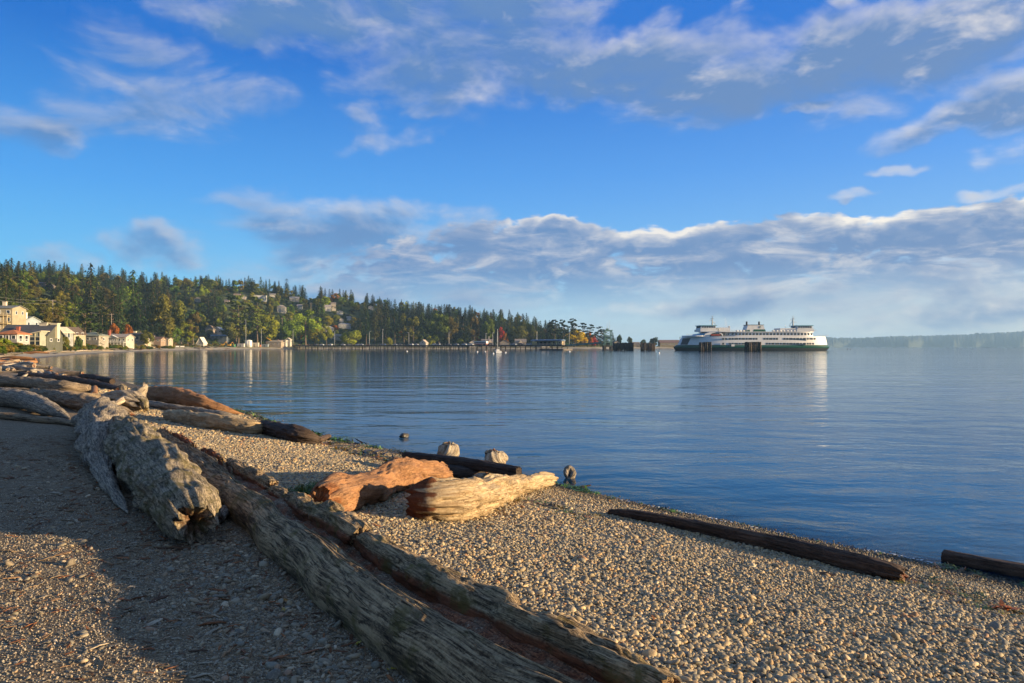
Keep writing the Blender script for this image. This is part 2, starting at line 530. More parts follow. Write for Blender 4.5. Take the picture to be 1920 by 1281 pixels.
def ground(x, y):
    x, y = np.asarray(x, float), np.asarray(y, float)
    d = shore_dist(x, y)
    near = np.where(d < 0, 0.115 * d, 0.0)
    dp = np.maximum(d, 0)
    near = near + np.where(dp < 5.5, 0.118 * dp, 0.649 + 0.29 * (1 - np.exp(-(dp - 5.5) / 3.0)))
    near = np.maximum(near, -6)
    R = np.hypot(x, y)
    far = sstep(70, 150, y) * sstep(-1.2, -0.9, np.arctan2(x, np.maximum(y, 1e-6)))
    near = near + far * sstep(4, 24, d) * 2.1
    az = np.arctan2(x, y)
    px = CX + F * np.tan(np.clip(az, -1.15, 1.15))
    r1 = np.interp(px, _HP, _R1)
    r0 = np.interp(px, _HP, _R0)
    zr = np.interp(px, _HP, _RIDGE)
    zr = (HY - zr) / F * r1
    t = (y - r0) / (r1 - r0)
    near = near + 6.0 * sstep(16, 42, d) * sstep(230, 60, px) * (y > 60) * sstep(-1.1, -0.9, az)
    h = zr * (0.35 * np.clip(t, 0, 1) + 0.65 * sstep(0, 1, t)) * np.where(t > 1, 1 - 0.12 * np.clip(t - 1, 0, 3), 1)
    h = h * (1 + 0.10 * fbm(x / 90, y / 90, 2.2, 3)) * sstep(30, 70, d) * (y > 20)
    z = near + np.maximum(h, 0)
    lump = 0.022 * fbm(x * 0.9, y * 0.9, 0.3, 3) * sstep(-0.5, 1.5, d) * sstep(80, 40, R)
    return z + lump
def hit(px, py, y0=1.2, y1=1500.0):
    """where the sight line through a photograph point meets the ground"""
    Y = np.geomspace(y0, y1, 900)
    X = (px - CX) / F * Y
    Z = EYE - (py - HY) / F * Y
    dz = Z - ground(X, Y)
    k = np.argmax(dz < 0)
    if dz[k] >= 0:
        k = len(Y) - 1
    a, b = Y[max(k - 1, 0)], Y[k]
    for _ in range(18):
        c = (a + b) / 2
        if EYE - (py - HY) / F * c - float(ground((px - CX) / F * c, c)) < 0:
            b = c
        else:
            a = c
    return Vector(((px - CX) / F * b, b, float(ground((px - CX) / F * b, b))))
def gz(x, y):
    return float(ground(x, y))

def on_land(px, Y, margin):
    """moves a spot straight back until it stands well behind the shoreline"""
    Ys = np.arange(Y, Y + 420, 4.0)
    d = shore_dist((px - CX) / F * Ys, Ys)
    k = np.argmax(d >= margin)
    return float(Ys[k]) if d[k] >= margin else Y
# the long log's rotted trough divides the sandy strip from the pebbles: signed side of that line
LOGLINE = np.array([(1.4, 1.0), (-0.02, 3.2), (-1.55, 5.35), (-4.1, 8.9), (-6.9, 12.9), (-9.5, 16.0), (-14, 21), (-40, 60)])
def side_of_log(x, y):
    """positive towards the water"""
    x, y = np.asarray(x, float), np.asarray(y, float)
    best, sgn = np.full(x.shape, 1e18), np.zeros(x.shape)
    for (x0, y0), (x1, y1) in zip(LOGLINE[:-1], LOGLINE[1:]):
        dx, dy = x1 - x0, y1 - y0
        t = np.clip(((x - x0) * dx + (y - y0) * dy) / (dx * dx + dy * dy), 0, 1)
        ds = (x - x0 - t * dx) ** 2 + (y - y0 - t * dy) ** 2
        cr = -(dx * (y - y0) - dy * (x - x0))
        sgn = np.where(ds < best, np.sign(cr), sgn)
        best = np.minimum(best, ds)
    return sgn * np.sqrt(best)

def polar(r, az):
    R, A = np.meshgrid(r, az, indexing='ij')
    return (R * np.sin(A)).ravel(), (R * np.cos(A)).ravel()

# ---- materials of the ground
def ground_mat():
    m, T = new_mat('beach_shingle_and_sand')
    P = T.n('ShaderNodeNewGeometry').outputs['Position']
    fine = T.noise(P, 60.0, 4.0, 0.65)
    mid = T.noise(P, 7.0, 5.0, 0.6)
    cell = T.voro(P, 95.0, 'Color')
    cs = T.n('ShaderNodeSeparateXYZ')
    T.put(cs.inputs[0], cell)
    grain = T.ramp(cs.outputs[0], [(0.0, (0.055, 0.040, 0.023)), (0.5, (0.185, 0.130, 0.072)), (0.8, (0.31, 0.225, 0.125)), (0.97, (0.48, 0.40, 0.26))])
    sand = T.mix(T.mr(mid, 0.3, 0.75), grain, (0.155, 0.105, 0.056))
    pv = T.voro(P, 26.0, 'Color')
    pc = T.n('ShaderNodeSeparateXYZ')
    T.put(pc.inputs[0], pv)
    peb = T.ramp(pc.outputs[0], [(0.0, (0.05, 0.045, 0.036)), (0.4, (0.20, 0.165, 0.105)), (0.75, (0.32, 0.25, 0.145)), (1.0, (0.44, 0.36, 0.23))])
    gap = T.voro(P, 26.0, 'Distance')
    peb = T.mix(T.mr(gap, 0.25, 0.62), peb, (0.035, 0.030, 0.025))
    dry = T.mix(fine, (0.30, 0.25, 0.17), (0.42, 0.36, 0.26))
    c = T.mix(T.attr('pebbly', 'Fac'), sand, peb)
    c = T.mix(T.attr('farbeach', 'Fac'), c, dry)
    grass = T.mix(T.noise(P, 0.35, 5.0), (0.10, 0.11, 0.03), (0.26, 0.21, 0.075))
    c = T.mix(T.attr('grassy', 'Fac'), c, grass)
    wet = T.attr('wet', 'Fac')
    c = T.mix(wet, c, (0.028, 0.026, 0.022))
    h = T.m('ADD', T.m('MULTIPLY', fine, 0.5), T.m('MULTIPLY', T.m('SUBTRACT', 1.0, gap), T.attr('pebbly', 'Fac')))
    finish(T, c, T.m('SUBTRACT', 0.95, T.m('MULTIPLY', wet, 0.45)), T.bump(h, 0.8, 0.012))
    return m
def hill_mat():
    m, T = new_mat('hillside_undergrowth')
    P = T.n('ShaderNodeNewGeometry').outputs['Position']
    n = T.noise(P, 0.08, 6.0, 0.6)
    n2 = T.noise(P, 0.9, 4.0, 0.6)
    c = T.ramp(T.m('ADD', T.m('MULTIPLY', n, 0.6), T.m('MULTIPLY', n2, 0.4)), [(0.3, (0.018, 0.028, 0.010)), (0.5, (0.045, 0.062, 0.016)), (0.7, (0.10, 0.10, 0.03))])
    finish(T, c, 0.95, T.bump(n2, 1.0, 1.5))
    return m

def build_ground():
    r = np.concatenate([np.linspace(0.4, 12, 230)[:-1], np.geomspace(12, 60, 150)[:-1], np.geomspace(60, 1200, 190)[:-1], np.geomspace(1200, 6000, 18)])
    az = np.concatenate([np.linspace(-180, -48, 34)[:-1], np.linspace(-48, 44, 420)[:-1], np.linspace(44, 180, 34)]) * math.pi / 180
    x, y = polar(r, az)
    z = ground(x, y)
    d = shore_dist(x, y)
    R = np.hypot(x, y)
    s = side_of_log(x, y)
    fs = grid_faces(len(r), len(az))
    peb = sstep(-0.1, 0.25, s + 0.15 * fbm(x * 1.5, y * 1.5, 1.0, 3)) * sstep(120, 50, y)
    farb = sstep(50, 110, y)
    grassy = sstep(11, 17, d + 3.0 * fbm(x / 9, y / 9, 3.3, 3)) * farb
    wet = sstep(0.55, -0.05, d + 0.25 * fbm(x * 1.2, y * 1.2, 5.0, 3)) * sstep(60, 30, y) + 0.75 * sstep(2.0, 0.2, d) * farb
    wet = np.clip(wet + 0.6 * sstep(0.0, -3.0, d), 0, 1)
    # two pieces of the same ground: the beach with its grassy bank, and the wooded hillside
    hillf = (sstep(34, 44, d) * (y > 90) > 0.5)
    fh = hillf[fs].all(1)
    keep_b = fs[~fh]
    land_h = fs[fh]
    def sub(name, F_, mat):
        u, inv = np.unique(F_, return_inverse=True)
        v = np.stack([x[u], y[u], z[u]], 1)
        a = {'pebbly': ('FLOAT', peb[u]), 'farbeach': ('FLOAT', farb[u]), 'grassy': ('FLOAT', grassy[u]), 'wet': ('FLOAT', wet[u])}
        return obj(name, np_mesh(name, v, inv.reshape(-1, 4), mat, True, a))
    b = tag(sub('beach', keep_b, ground_mat()), kind='structure')
    h = tag(sub('hillside', land_h, hill_mat()), kind='structure')
    return b, h
beach, hillside = build_ground()

# ---- water
def water_mat():
    m, T = new_mat('sea_water')
    geo = T.n('ShaderNodeNewGeometry')
    P = geo.outputs['Position']
    a = T.noise(T.map(P, rot=(0, 0, 0.15), scale=(0.55, 1.0, 1)), 1.25, 3.0, 0.5, 0.6)
    b = T.noise(T.map(P, rot=(0, 0, -0.35), scale=(0.7, 1.0, 1)), 4.6, 3.0, 0.55, 0.4)
    c = T.noise(T.map(P, rot=(0, 0, 0.25), scale=(0.30, 1.0, 1)), 0.16, 4.0, 0.55, 0.5)
    gust = T.mr(T.noise(T.map(P, rot=(0, 0, 0.3), scale=(0.35, 1.0, 1)), 0.045, 3.0, 0.55, 0.6), 0.35, 0.65, 0.35, 1.0)
    n1 = T.bump(c, 1.0, 0.15)
    n2 = T.bump(a, 1.0, 0.027, n1)
    nb = T.n('ShaderNodeBump')
    T.put(nb.inputs['Strength'], gust)
    nb.inputs['Distance'].default_value = 0.013
    T.put(nb.inputs['Height'], b)
    T.put(nb.inputs['Normal'], n2)
    nrm = nb.outputs[0]
    fr = T.n('ShaderNodeFresnel')
    fr.inputs[0].default_value = 1.33
    T.put(fr.inputs['Normal'], nrm)
    gl = T.n('ShaderNodeBsdfGlossy')
    gl.inputs['Roughness'].default_value = 0.045
    T.put(gl.inputs['Normal'], nrm)
    body = T.n('ShaderNodeBsdfDiffuse')
    body.inputs[0].default_value = (0.028, 0.125, 0.225, 1)
    clear = T.n('ShaderNodeBsdfTransparent')
    clear.inputs[0].default_value = (0.72, 0.86, 0.90, 1)
    ms = T.n('ShaderNodeMixShader')
    T.put(ms.inputs[0], T.attr('depth', 'Fac'))
    T.t.links.new(clear.outputs[0], ms.inputs[1])
    T.t.links.new(body.outputs[0], ms.inputs[2])
    m2 = T.n('ShaderNodeMixShader')
    T.put(m2.inputs[0], fr.outputs[0])
    T.t.links.new(ms.outputs[0], m2.inputs[1])
    T.t.links.new(gl.outputs[0], m2.inputs[2])
    o = T.n('ShaderNodeOutputMaterial')
    T.t.links.new(m2.outputs[0], o.inputs[0])
    return m
def build_water():
    r = np.concatenate([[0.01], np.linspace(2, 40, 260), np.geomspace(41, 900, 170), np.geomspace(1000, 14400, 24)])
    az = np.concatenate([np.linspace(-180, -46, 30)[:-1], np.linspace(-46, 44, 300)[:-1], np.linspace(44, 180, 30)]) * math.pi / 180
    x, y = polar(r, az)
    dep = 1 - np.exp(-np.maximum(0, -ground(x, y)) / 0.16)
    R = np.hypot(x, y)
    z = 0.010 * fbm(x * 0.55 + y * 0.2, y * 0.9, 0.0, 3) * sstep(120, 30, R) * sstep(0.05, 0.6, dep)
    me = np_mesh('water', np.stack([x, y, z], 1), grid_faces(len(r), len(az)), water_mat(), True, {'depth': ('FLOAT', dep)})
    return tag(obj('water', me), kind='structure')
water = build_water()

# ---- wooded far shore across the sound
def build_far_shore():
    m, T = new_mat('distant_wooded_shore')
    P = T.n('ShaderNodeNewGeometry').outputs['Position']
    n = T.noise(T.map(P, scale=(1, 1, 2)), 0.012, 6.0, 0.65)
    finish(T, T.mix(n, (0.018, 0.028, 0.018), (0.06, 0.07, 0.04)), 0.95)
    px = np.arange(1500, 2500, 1.0)
    top = np.interp(px, [1500, 1560, 1600, 1680, 1750, 1830, 1920, 2100, 2500], [634, 633, 634, 631, 629, 626, 622, 618, 624])
    nx = len(px)
    rows = []
    for t, hh in ((0, 0), (0.02, .25), (0.1, .5), (0.3, .72), (0.6, .92), (1.0, 1.0), (1.6, .7)):
        Y = 6200 + 900 * t + 250 * fbm(px / 60, t, 1.0, 3)
        H = (HY - top) / F * 7000 + EYE
        bump = 9 * fbm(px / 1.7, t * 5, 4.0, 4) * (hh > 0)
        Z = H * hh + bump * min(1, hh * 2) - (1.5 if hh == 0 else 0)
        rows.append(np.stack([(px - CX) / F * Y, Y, Z], 1))
    v = np.stack(rows, 1).reshape(-1, 3)
    return tag(obj('far_shore_hills', np_mesh('far_shore_hills', v, grid_faces(nx, 7)[:, ::-1], m)), kind='structure')
build_far_shore()
def build_faint_ridge():
    m, T = new_mat('faint_distant_ridge')
    finish(T, (0.05, 0.065, 0.05), 0.95)
    px = np.arange(1100, 2500, 3.0)
    rows = []
    for t, hh in ((0, 0), (.3, .6), (1, 1), (1.6, .6)):
        Y = 11000 + 1200 * t + 300 * fbm(px / 90, t, 7.0, 3)
        H = (6.0 + 2.5 * fbm(px / 70, 0.0, 9.0, 3)) / F * 12000
        rows.append(np.stack([(px - CX) / F * Y, Y, H * hh - (hh == 0)], 1))
    v = np.stack(rows, 1).reshape(-1, 3)
    return tag(obj('distant_ridge', np_mesh('distant_ridge', v, grid_faces(len(px), 4)[:, ::-1], m)), kind='structure')
build_faint_ridge()

def build_haze():
    m = bpy.data.materials.new('haze_air')
    m.use_nodes = True
    T = NT(m.node_tree)
    m.node_tree.nodes.clear()
    p = T.n('ShaderNodeVolumePrincipled')
    p.inputs['Color'].default_value = (0.42, 0.70, 1.0, 1)
    p.inputs['Density'].default_value = 0.00009
    p.inputs['Anisotropy'].default_value = 0.0
    o = T.n('ShaderNodeOutputMaterial')
    T.t.links.new(p.outputs[0], o.inputs['Volume'])
    b = MB().box(-15000, 15000, -15000, 15000, -8.0, 205.0)
    return tag(b.build('haze', m), kind='stuff')
build_haze()
# ------------------------------------------------------------------ driftwood
def wood_mat(name, light, dark, rot=(0.20, 0.055, 0.022), moss=0.0, wet=0.0, grainy=1.0, spots=0.0):
    m, T = new_mat(name)
    gr = T.attr('grain')
    obj_ = T.n('ShaderNodeNewGeometry').outputs['Position']
    rnd = T.n('ShaderNodeObjectInfo').outputs['Random']
    gv = T.v('ADD', gr, T.v('SCALE', (7.1, 3.3, 5.7), rnd))
    g1 = T.noise(T.map(gv, scale=(0.55, 9, 9)), 4.0, 6.0, 0.62, 0.5)
    g2 = T.noise(T.map(gv, scale=(0.9, 26, 26)), 6.0, 4.0, 0.6, 0.2)
    big = T.noise(gv, 3.2, 5.0, 0.6)
    blot = T.noise(obj_, 9.0, 5.0, 0.62)
    g3 = T.noise(obj_, 55.0, 4.0, 0.7)
    f = T.m('ADD', T.m('ADD', T.m('MULTIPLY', g1, 0.42), T.m('MULTIPLY', g2, 0.38)), T.m('MULTIPLY', g3, 0.20))
    c = T.mix(T.mr(f, 0.40, 0.60), dark, light)
    c = T.mix(T.m('MULTIPLY', T.mr(big, 0.45, 0.75), 0.6), c, tuple(0.5 * a + 0.5 * b for a, b in zip(dark, light)))
    crack = T.noise(T.map(gv, loc=(2, 5, 1), scale=(0.5, 15, 15)), 3.2, 5.0, 0.6, 0.7)
    ck = T.mr(T.m('ABSOLUTE', T.m('SUBTRACT', crack, 0.5)), 0.0, 0.022, 1.0, 0.0)
    ck = T.m('MULTIPLY', ck, T.mr(big, 0.40, 0.55))
    c = T.mix(T.m('MULTIPLY', ck, 0.85 * grainy), c, tuple(a * 0.18 for a in dark))
    if spots:
        wh = T.mr(T.voro(obj_, 24.0), 0.10, 0.26, 1.0, 0.0)
        c = T.mix(T.m('MULTIPLY', wh, spots), c, tuple(a * 0.15 for a in dark))
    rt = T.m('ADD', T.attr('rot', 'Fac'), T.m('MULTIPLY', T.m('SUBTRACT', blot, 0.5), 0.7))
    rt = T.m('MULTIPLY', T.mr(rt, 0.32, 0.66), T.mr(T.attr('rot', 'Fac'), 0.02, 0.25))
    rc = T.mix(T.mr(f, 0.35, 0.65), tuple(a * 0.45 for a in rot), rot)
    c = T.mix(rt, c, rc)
    if moss:
        ms = T.mr(T.noise(obj_, 4.5, 6.0, 0.65), 0.56 - 0.2 * moss, 0.72 - 0.15 * moss)
        mc = T.mix(blot, (0.045, 0.040, 0.008), (0.14, 0.11, 0.025))
        c = T.mix(T.m('MULTIPLY', ms, 0.75), c, mc)
    h = T.m('ADD', T.m('MULTIPLY', f, 1.0), T.m('MULTIPLY', blot, 0.5))
    h = T.m('SUBTRACT', h, T.m('MULTIPLY', ck, 0.6))
    finish(T, c, 0.9 - 0.5 * wet, T.bump(h, 0.9, 0.022), 0.25 + 0.3 * wet)
    return m

W = dict(
    grey=wood_mat('weathered_grey_wood', (0.42, 0.355, 0.27), (0.085, 0.070, 0.055), moss=0.15),
    mottled=wood_mat('mottled_grey_wood', (0.47, 0.385, 0.275), (0.055, 0.047, 0.040), spots=0.85),
    brown=wood_mat('weathered_brown_wood', (0.40, 0.30, 0.19), (0.080, 0.056, 0.036)),
    mossy=wood_mat('mossy_grey_wood', (0.47, 0.37, 0.235), (0.050, 0.041, 0.030), moss=0.62, spots=0.3),
    bone=wood_mat('bleached_bone_wood', (0.56, 0.47, 0.34), (0.20, 0.14, 0.085)),
    pale=wood_mat('pale_yellow_wood', (0.54, 0.41, 0.24), (0.28, 0.175, 0.08), rot=(0.18, 0.06, 0.02), spots=0.25),  # rot tone also paints the shade on the sunlit log's butt
    orange=wood_mat('rotting_orange_wood', (0.37, 0.195, 0.088), (0.21, 0.096, 0.042), rot=(0.26, 0.095, 0.03), spots=0.45, grainy=.5),
    dark=wood_mat('dark_wet_or_shaded_wood', (0.085, 0.055, 0.036), (0.018, 0.012, 0.009), wet=0.25),
    soaked=wood_mat('soaked_brown_wood', (0.13, 0.080, 0.048), (0.032, 0.020, 0.013), wet=0.2),
    split=wood_mat('split_log_wood', (0.45, 0.32, 0.175), (0.046, 0.030, 0.016), rot=(0.25, 0.082, 0.030), moss=0.28),
)

def catmull(P, n):
    P = np.asarray(P, float)
    P = np.vstack([2 * P[0] - P[1], P, 2 * P[-1] - P[-2]])
    m = len(P) - 3
    t = np.linspace(0, m - 1e-9, n)
    k = t.astype(int)
    u = (t - k)[:, None]
    a, b, c, d = P[k], P[k + 1], P[k + 2], P[k + 3]
    return 0.5 * (2 * b + (c - a) * u + (2 * a - 5 * b + 4 * c - d) * u ** 2 + (3 * b - a - 3 * c + d) * u ** 3)

def log_mesh(name, path, radii, mat, seed=0, nseg=40, step=0.035, lump=0.10, ridge=0.05, ends=('broken', 'broken'), squash=0.92,
             knots=4, bite=0.0, hollow=0.0, rot_side=None, square=0.0, amax=360, butt=0.0, crack=.085, rag_=.45):
    """a driftwood stem along a path: knots, ridges of grain, broken or sawn or hollow ends"""
    r_ = np.random.default_rng(seed)
    path = np.asarray(path, float)
    L = np.linalg.norm(np.diff(path, axis=0), axis=1).sum()
    n = int(min(amax, max(14, L / step)))
    C = catmull(path, n)
    Rr = np.interp(np.linspace(0, 1, n), np.linspace(0, 1, len(radii)), radii)
    Rr = np.convolve(np.pad(Rr, 3, mode='edge'), np.ones(7) / 7, 'valid')
    Tn = np.gradient(C, axis=0)
    Tn /= np.linalg.norm(Tn, axis=1)[:, None]
    side = np.cross(Tn, (0, 0, 1.0))
    side /= np.maximum(np.linalg.norm(side, axis=1), 1e-6)[:, None]
    up = np.cross(side, Tn)
    s = np.concatenate([[0], np.cumsum(np.linalg.norm(np.diff(C, axis=0), axis=1))])
    th = np.linspace(0, 2 * np.pi, nseg, endpoint=False)
    S, TH = np.meshgrid(s, th, indexing='ij')
    RB = np.repeat(Rr[:, None], nseg, 1)
    ct, st = np.cos(TH), np.sin(TH)
    rm = float(np.mean(Rr))
    tw = TH + 0.25 * vnoise(S / (6 * rm + 1e-3), 0.3, seed)
    f = 1 + lump * 1.6 * fbm(S / (2.6 * rm), ct * 1.1 + seed * 3.1, st * 1.1, 3)
    gr = 1 - np.abs(fbm(np.cos(tw) * 3.2 + seed, np.sin(tw) * 3.2, S / (9 * rm), 3))
    f = f + ridge * 1.7 * (gr - 0.6)
    fine = fbm(np.cos(tw) * 9 + seed, np.sin(tw) * 9, S / (3.0 * rm), 2)
    f = f + ridge * 0.5 * fine
    ckn = np.abs(fbm(np.cos(tw) * 2.3 + seed * 1.7, np.sin(tw) * 2.3, S / (11 * rm) + 5, 3))
    f = f - crack * sstep(0.07, 0.0, ckn) * sstep(-.2, .2, fbm(S / (3 * rm), ct, st + 9, 2))
    if square:
        q = 1 / np.maximum(np.abs(np.cos(TH - 0.1)), np.abs(np.sin(TH - 0.1)))
        f = f * (1 + square * (q - 1) * 0.9)
    for _ in range(knots):
        s0, t0 = r_.uniform(0.1, 0.9) * L, r_.uniform(0, 2 * np.pi)
        w = r_.uniform(0.18, 0.42)
        dd = ((S - s0) / (rm * w * 2.4)) ** 2 + (np.angle(np.exp(1j * (TH - t0))) / w) ** 2
        f = f + r_.uniform(0.10, 0.30) * np.exp(-dd) - 0.30 * np.exp(-dd * 5)
    if bite:
        cav = sstep(0.15, 0.75, fbm(S / (1.8 * rm), ct * 1.6 + 5 + seed, st * 1.6, 3))
        f = f - bite * cav
    rot = np.zeros_like(S)
    if rot_side is not None:
        t0, w, amt = rot_side
        rot = amt * np.exp(-(np.angle(np.exp(1j * (TH - t0))) / w) ** 2)
    RR = RB * f
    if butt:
        rot = np.maximum(rot, butt * sstep(1.1, .2, S / (1.2 * rm) + .5 * fbm(ct * 2, st * 2, seed, 3)))  # butt end takes the rot tone, on the pale log as painted shade
    # ragged ends
    ax = np.zeros_like(S)
    for e, kind in enumerate(ends):
        k = (S / (2.2 * rm)) if e == 0 else ((L - S) / (2.2 * rm))
        if kind == 'broken':
            rag = fbm(ct * 3.3 + 7 * e, st * 3.3, seed, 3) * rag_ * rm
            ax += (rag * np.clip(1 - k, 0, 1)) * (1 if e else -1)
            RR *= 1 - 0.18 * np.clip(1 - k * 2, 0, 1) ** 2
        elif kind == 'taper':
            RR *= np.sqrt(np.clip(k * 0.9 + 0.03, 0.0, 1))
        else:
            RR *= 1 - 0.10 * np.clip(1 - k * 9, 0, 1) ** 2
    V = C[:, None, :] + side[:, None, :] * (RR * ct)[..., None] + up[:, None, :] * (RR * st * squash)[..., None] + Tn[:, None, :] * ax[..., None]
    G = np.stack([S, RR * ct, RR * st], -1)
    fs = [grid_faces(n, nseg, True)]
    vs, gs, rs = [V.reshape(-1, 3)], [G.reshape(-1, 3)], [rot.reshape(-1)]
    base = n * nseg
    for e, kind in enumerate(ends):
        ring = np.arange(nseg) + (0 if e == 0 else (n - 1) * nseg)
        cen, d = C[0 if e == 0 else -1], Tn[0 if e == 0 else -1] * (-1 if e == 0 else 1)
        prev = ring
        R0 = V[0 if e == 0 else -1]
        for q in (0.86, 0.66, 0.45, 0.24, 0.04):
            rag = (fbm(ct[0] * 4 * q + 9, st[0] * 4 * q, seed + e, 3) * 0.22 * rm * (kind == 'broken'))
            dep = -hollow * rm * (1 - q) * 2.2 if kind == 'broken' else -0.02 * rm
            vv = cen + (R0 - cen) * q + d * (rag + dep)[:, None] if np.ndim(rag) else cen + (R0 - cen) * q + d * dep
            ids = base + np.arange(nseg)
            nx = np.roll(ids, -1)
            px_ = np.roll(prev, -1)
            fs.append(np.stack([prev, ids, nx, px_], 1) if e == 1 else np.stack([prev, px_, nx, ids], 1))
            vs.append(vv)
            g2 = (vv - cen)
            gs.append(np.stack([g2 @ up[0] * 0.3 + s[-1] * e, g2 @ side[0] * 1.0, g2[:, 2]], 1))
            rs.append(np.full(nseg, 0.55 if kind == 'broken' else 0.1) * (0.6 + 0.6 * (1 - q)))
            base += nseg
            prev = ids
    me = np_mesh(name, np.vstack(vs), np.vstack(fs)[:, ::-1], mat, True,
                 {'grain': ('FLOAT_VECTOR', np.vstack(gs)), 'rot': ('FLOAT', np.concatenate(rs))})
    return me

def sight(px, py, r):
    """centre and radius, in metres, of a round stem seen at a photograph point with radius r (photograph pixels) lying on the ground"""
    h = hit(px, py + r)
    Y = h.y
    rm = r * Y / F
    Y = Y + rm * 0.5
    return ((px - CX) / F * Y, Y, EYE - (py - HY) / F * Y), r * Y / F

def drift(name, label, pts, mat, group=None, cat='driftwood log', lift=0.0, **kw):
    cs = [sight(*p) for p in pts]
    me = log_mesh(name, [(c[0], c[1], c[2] + lift) for c, _ in cs], [r for _, r in cs], W[mat], **kw)
    return tag(obj(name, me), label, cat, group)
GL = 'driftwood logs lying on the beach'

# ---- the great split log that crosses the foreground
def build_split_log():
    # contact lines of its two edges on the sand, far end to near end
    Lw = np.array([(-7.05, 12.95), (-4.55, 9.2), (-2.60, 6.28), (-1.83, 5.14), (-1.17, 4.19), (-0.70, 3.50), (-0.27, 3.02), (0.55, 2.05)])
    Rw = np.array([(-6.55, 13.20), (-3.98, 9.55), (-2.02, 6.62), (-1.22, 5.48), (-0.52, 4.50), (0.00, 3.80), (0.47, 3.22), (1.35, 2.25)])
    dn = (Rw - Lw) / np.linalg.norm(Rw - Lw, axis=1)[:, None]
    Lw = Lw + dn * .11
    Rw = Rw - dn * .085
    n, k = 760, 150
    L = catmull(np.c_[Lw, np.zeros(8)], n)[:, :2]
    R = catmull(np.c_[Rw, np.zeros(8)], n)[:, :2]
    s = np.concatenate([[0], np.cumsum(np.linalg.norm(np.diff((L + R) / 2, axis=0), axis=1))])
    tot = s[-1]
    t = np.linspace(0, 1, k)
    S, Tt = np.meshgrid(s, t, indexing='ij')
    wid = np.linalg.norm(R - L, axis=1)[:, None]
    mid = 0.44 + 0.055 * fbm(S * 0.8, 0.1, 2.0, 3)               # where the rounded rim ends and the trough begins
    near = np.clip((S - 5.6) / 1.2, 0, 1)                        # the trough has opened up in the nearer half
    H0 = 0.318
    rim = H0 * np.sqrt(np.clip(1 - ((Tt - 0.31) / 0.34) ** 2, 0, 1)) ** 0.9
    rim = np.where(Tt < 0.31, H0 * np.clip(1 - ((0.31 - Tt) / 0.31) ** 2, 0, 1) ** 0.5, rim)
    flat = H0 * (0.97 + 0.05 * fbm(S * 3, Tt * 6, 1.0, 3))
    tr_h = 0.240 + 0.028 * fbm(S * 2.2, Tt * 3, 6.0, 3)
    full = H0 * np.sqrt(np.clip(1 - ((Tt - 0.5) / 0.5) ** 2, 0, 1)) ** 0.8
    rag = fbm(S * 2.6, Tt * 9, 3.0, 4)
    jag = 0.15 * np.abs(rag) + 0.09 * fbm(S * 9, Tt * 14, 4.4, 3)
    # far half: a round log whose top right has rotted to a rough red crust
    crust = sstep(0.50, 0.60, Tt + 0.05 * rag)
    far_h = full * (1 - 0.30 * crust) + crust * (jag * 0.62 - 0.005) * np.clip(full / 0.15, 0, 1)
    # near half: rounded rim, trough full of sand, broken far rim
    inner = sstep(mid - 0.05, mid + 0.03, Tt + 0.02 * rag)
    rimw = 0.80 + 0.05 * fbm(S * 1.1, 0.7, 9.0, 3)
    gapn = fbm(S * 0.75, 0.2, 12.0, 2)
    present = sstep(-0.28, -0.10, gapn)
    outer_h = (0.345 + 0.07 * fbm(S * 1.3, 2.2, 2.0, 3) + 0.05 * fbm(S * 8, Tt * 3, 2.0, 3)) * present + 0.20 * (1 - present)
    stair = np.round(outer_h * 22 + 0.6 * fbm(S * 5, Tt * 18, 3.3, 2)) / 22 * 0.5 + outer_h * 0.5
    outer = 0 * sstep(rimw - 0.022, rimw + 0.01, Tt + 0.018 * fbm(S * 6, 0.3, 8.0, 3))
    fall = np.clip(1 - np.clip((Tt - 0.86) / 0.14, 0, 1) ** 2.2, 0, 1)
    near_h = np.where(Tt < mid, np.maximum(rim, 0), rim * 0)
    ridge_h = H0 * np.clip(1 - ((0.25 - np.minimum(Tt, 0.25)) / 0.25) ** 2, 0, 1) ** 0.5
    near_h = ridge_h * (1 - inner) * (1 - 0.10 * sstep(0.26, mid, Tt)) + inner * tr_h * fall
    h = far_h * (1 - near) + near_h * near
    # grain: ridges along the stem
    gr = fbm(S * 0.9, Tt * 26, 5.0, 3) * 0.012 + fbm(S * 2.0, Tt * 60, 9.0, 2) * 0.006
    h = h + gr * sstep(0.02, 0.10, h) * (1 - 0.8 * inner * (1 - outer) * near)
    h = h + 0.018 * fbm(S * 1.7, Tt * 3.0, 7.7, 3) * sstep(0.05, 0.2, h)
    XY = L[:, None, :] * (1 - Tt[..., None]) + R[:, None, :] * Tt[..., None]
    wob = 0.03 * fbm(S * 1.1, 0.0, 14.0, 3)
    nrm = (R - L) / wid
    ck = np.abs(fbm(S * 0.45 + 3, Tt * 9 + 0.25 * fbm(S * .8, Tt, 1.5, 2), 31.0, 2))
    ckm = sstep(0.075, 0.0, ck) * sstep(-0.15, 0.25, fbm(S * 0.9, Tt * 4, 33.0, 2))
    h = h - 0.035 * ckm * sstep(0.06, 0.16, h) * (1 - inner * (1 - outer) * near)
    fl = np.round(fbm(S * 1.1, Tt * 11, 37.0, 2) * 3) / 3
    h = h + 0.008 * fl * sstep(0.06, 0.16, h)
    # the rounded side overhangs the sand a little
    bulge = -0.05 * np.sin(np.clip(h / H0, 0, 1) * np.pi) * (Tt < 0.3)
    XY = XY + nrm[:, None, :] * (wob + bulge)[..., None]
    zb = ground(XY[..., 0], XY[..., 1])
    zb = zb[:, [0]] * (1 - Tt) + zb[:, [-1]] * Tt
    edge = np.minimum(Tt, 1 - Tt) < 0.006
    endf = sstep(0, 0.3, S)
    Z = zb + h * (0.25 + 0.75 * endf) - 0.06 * edge - 0.01
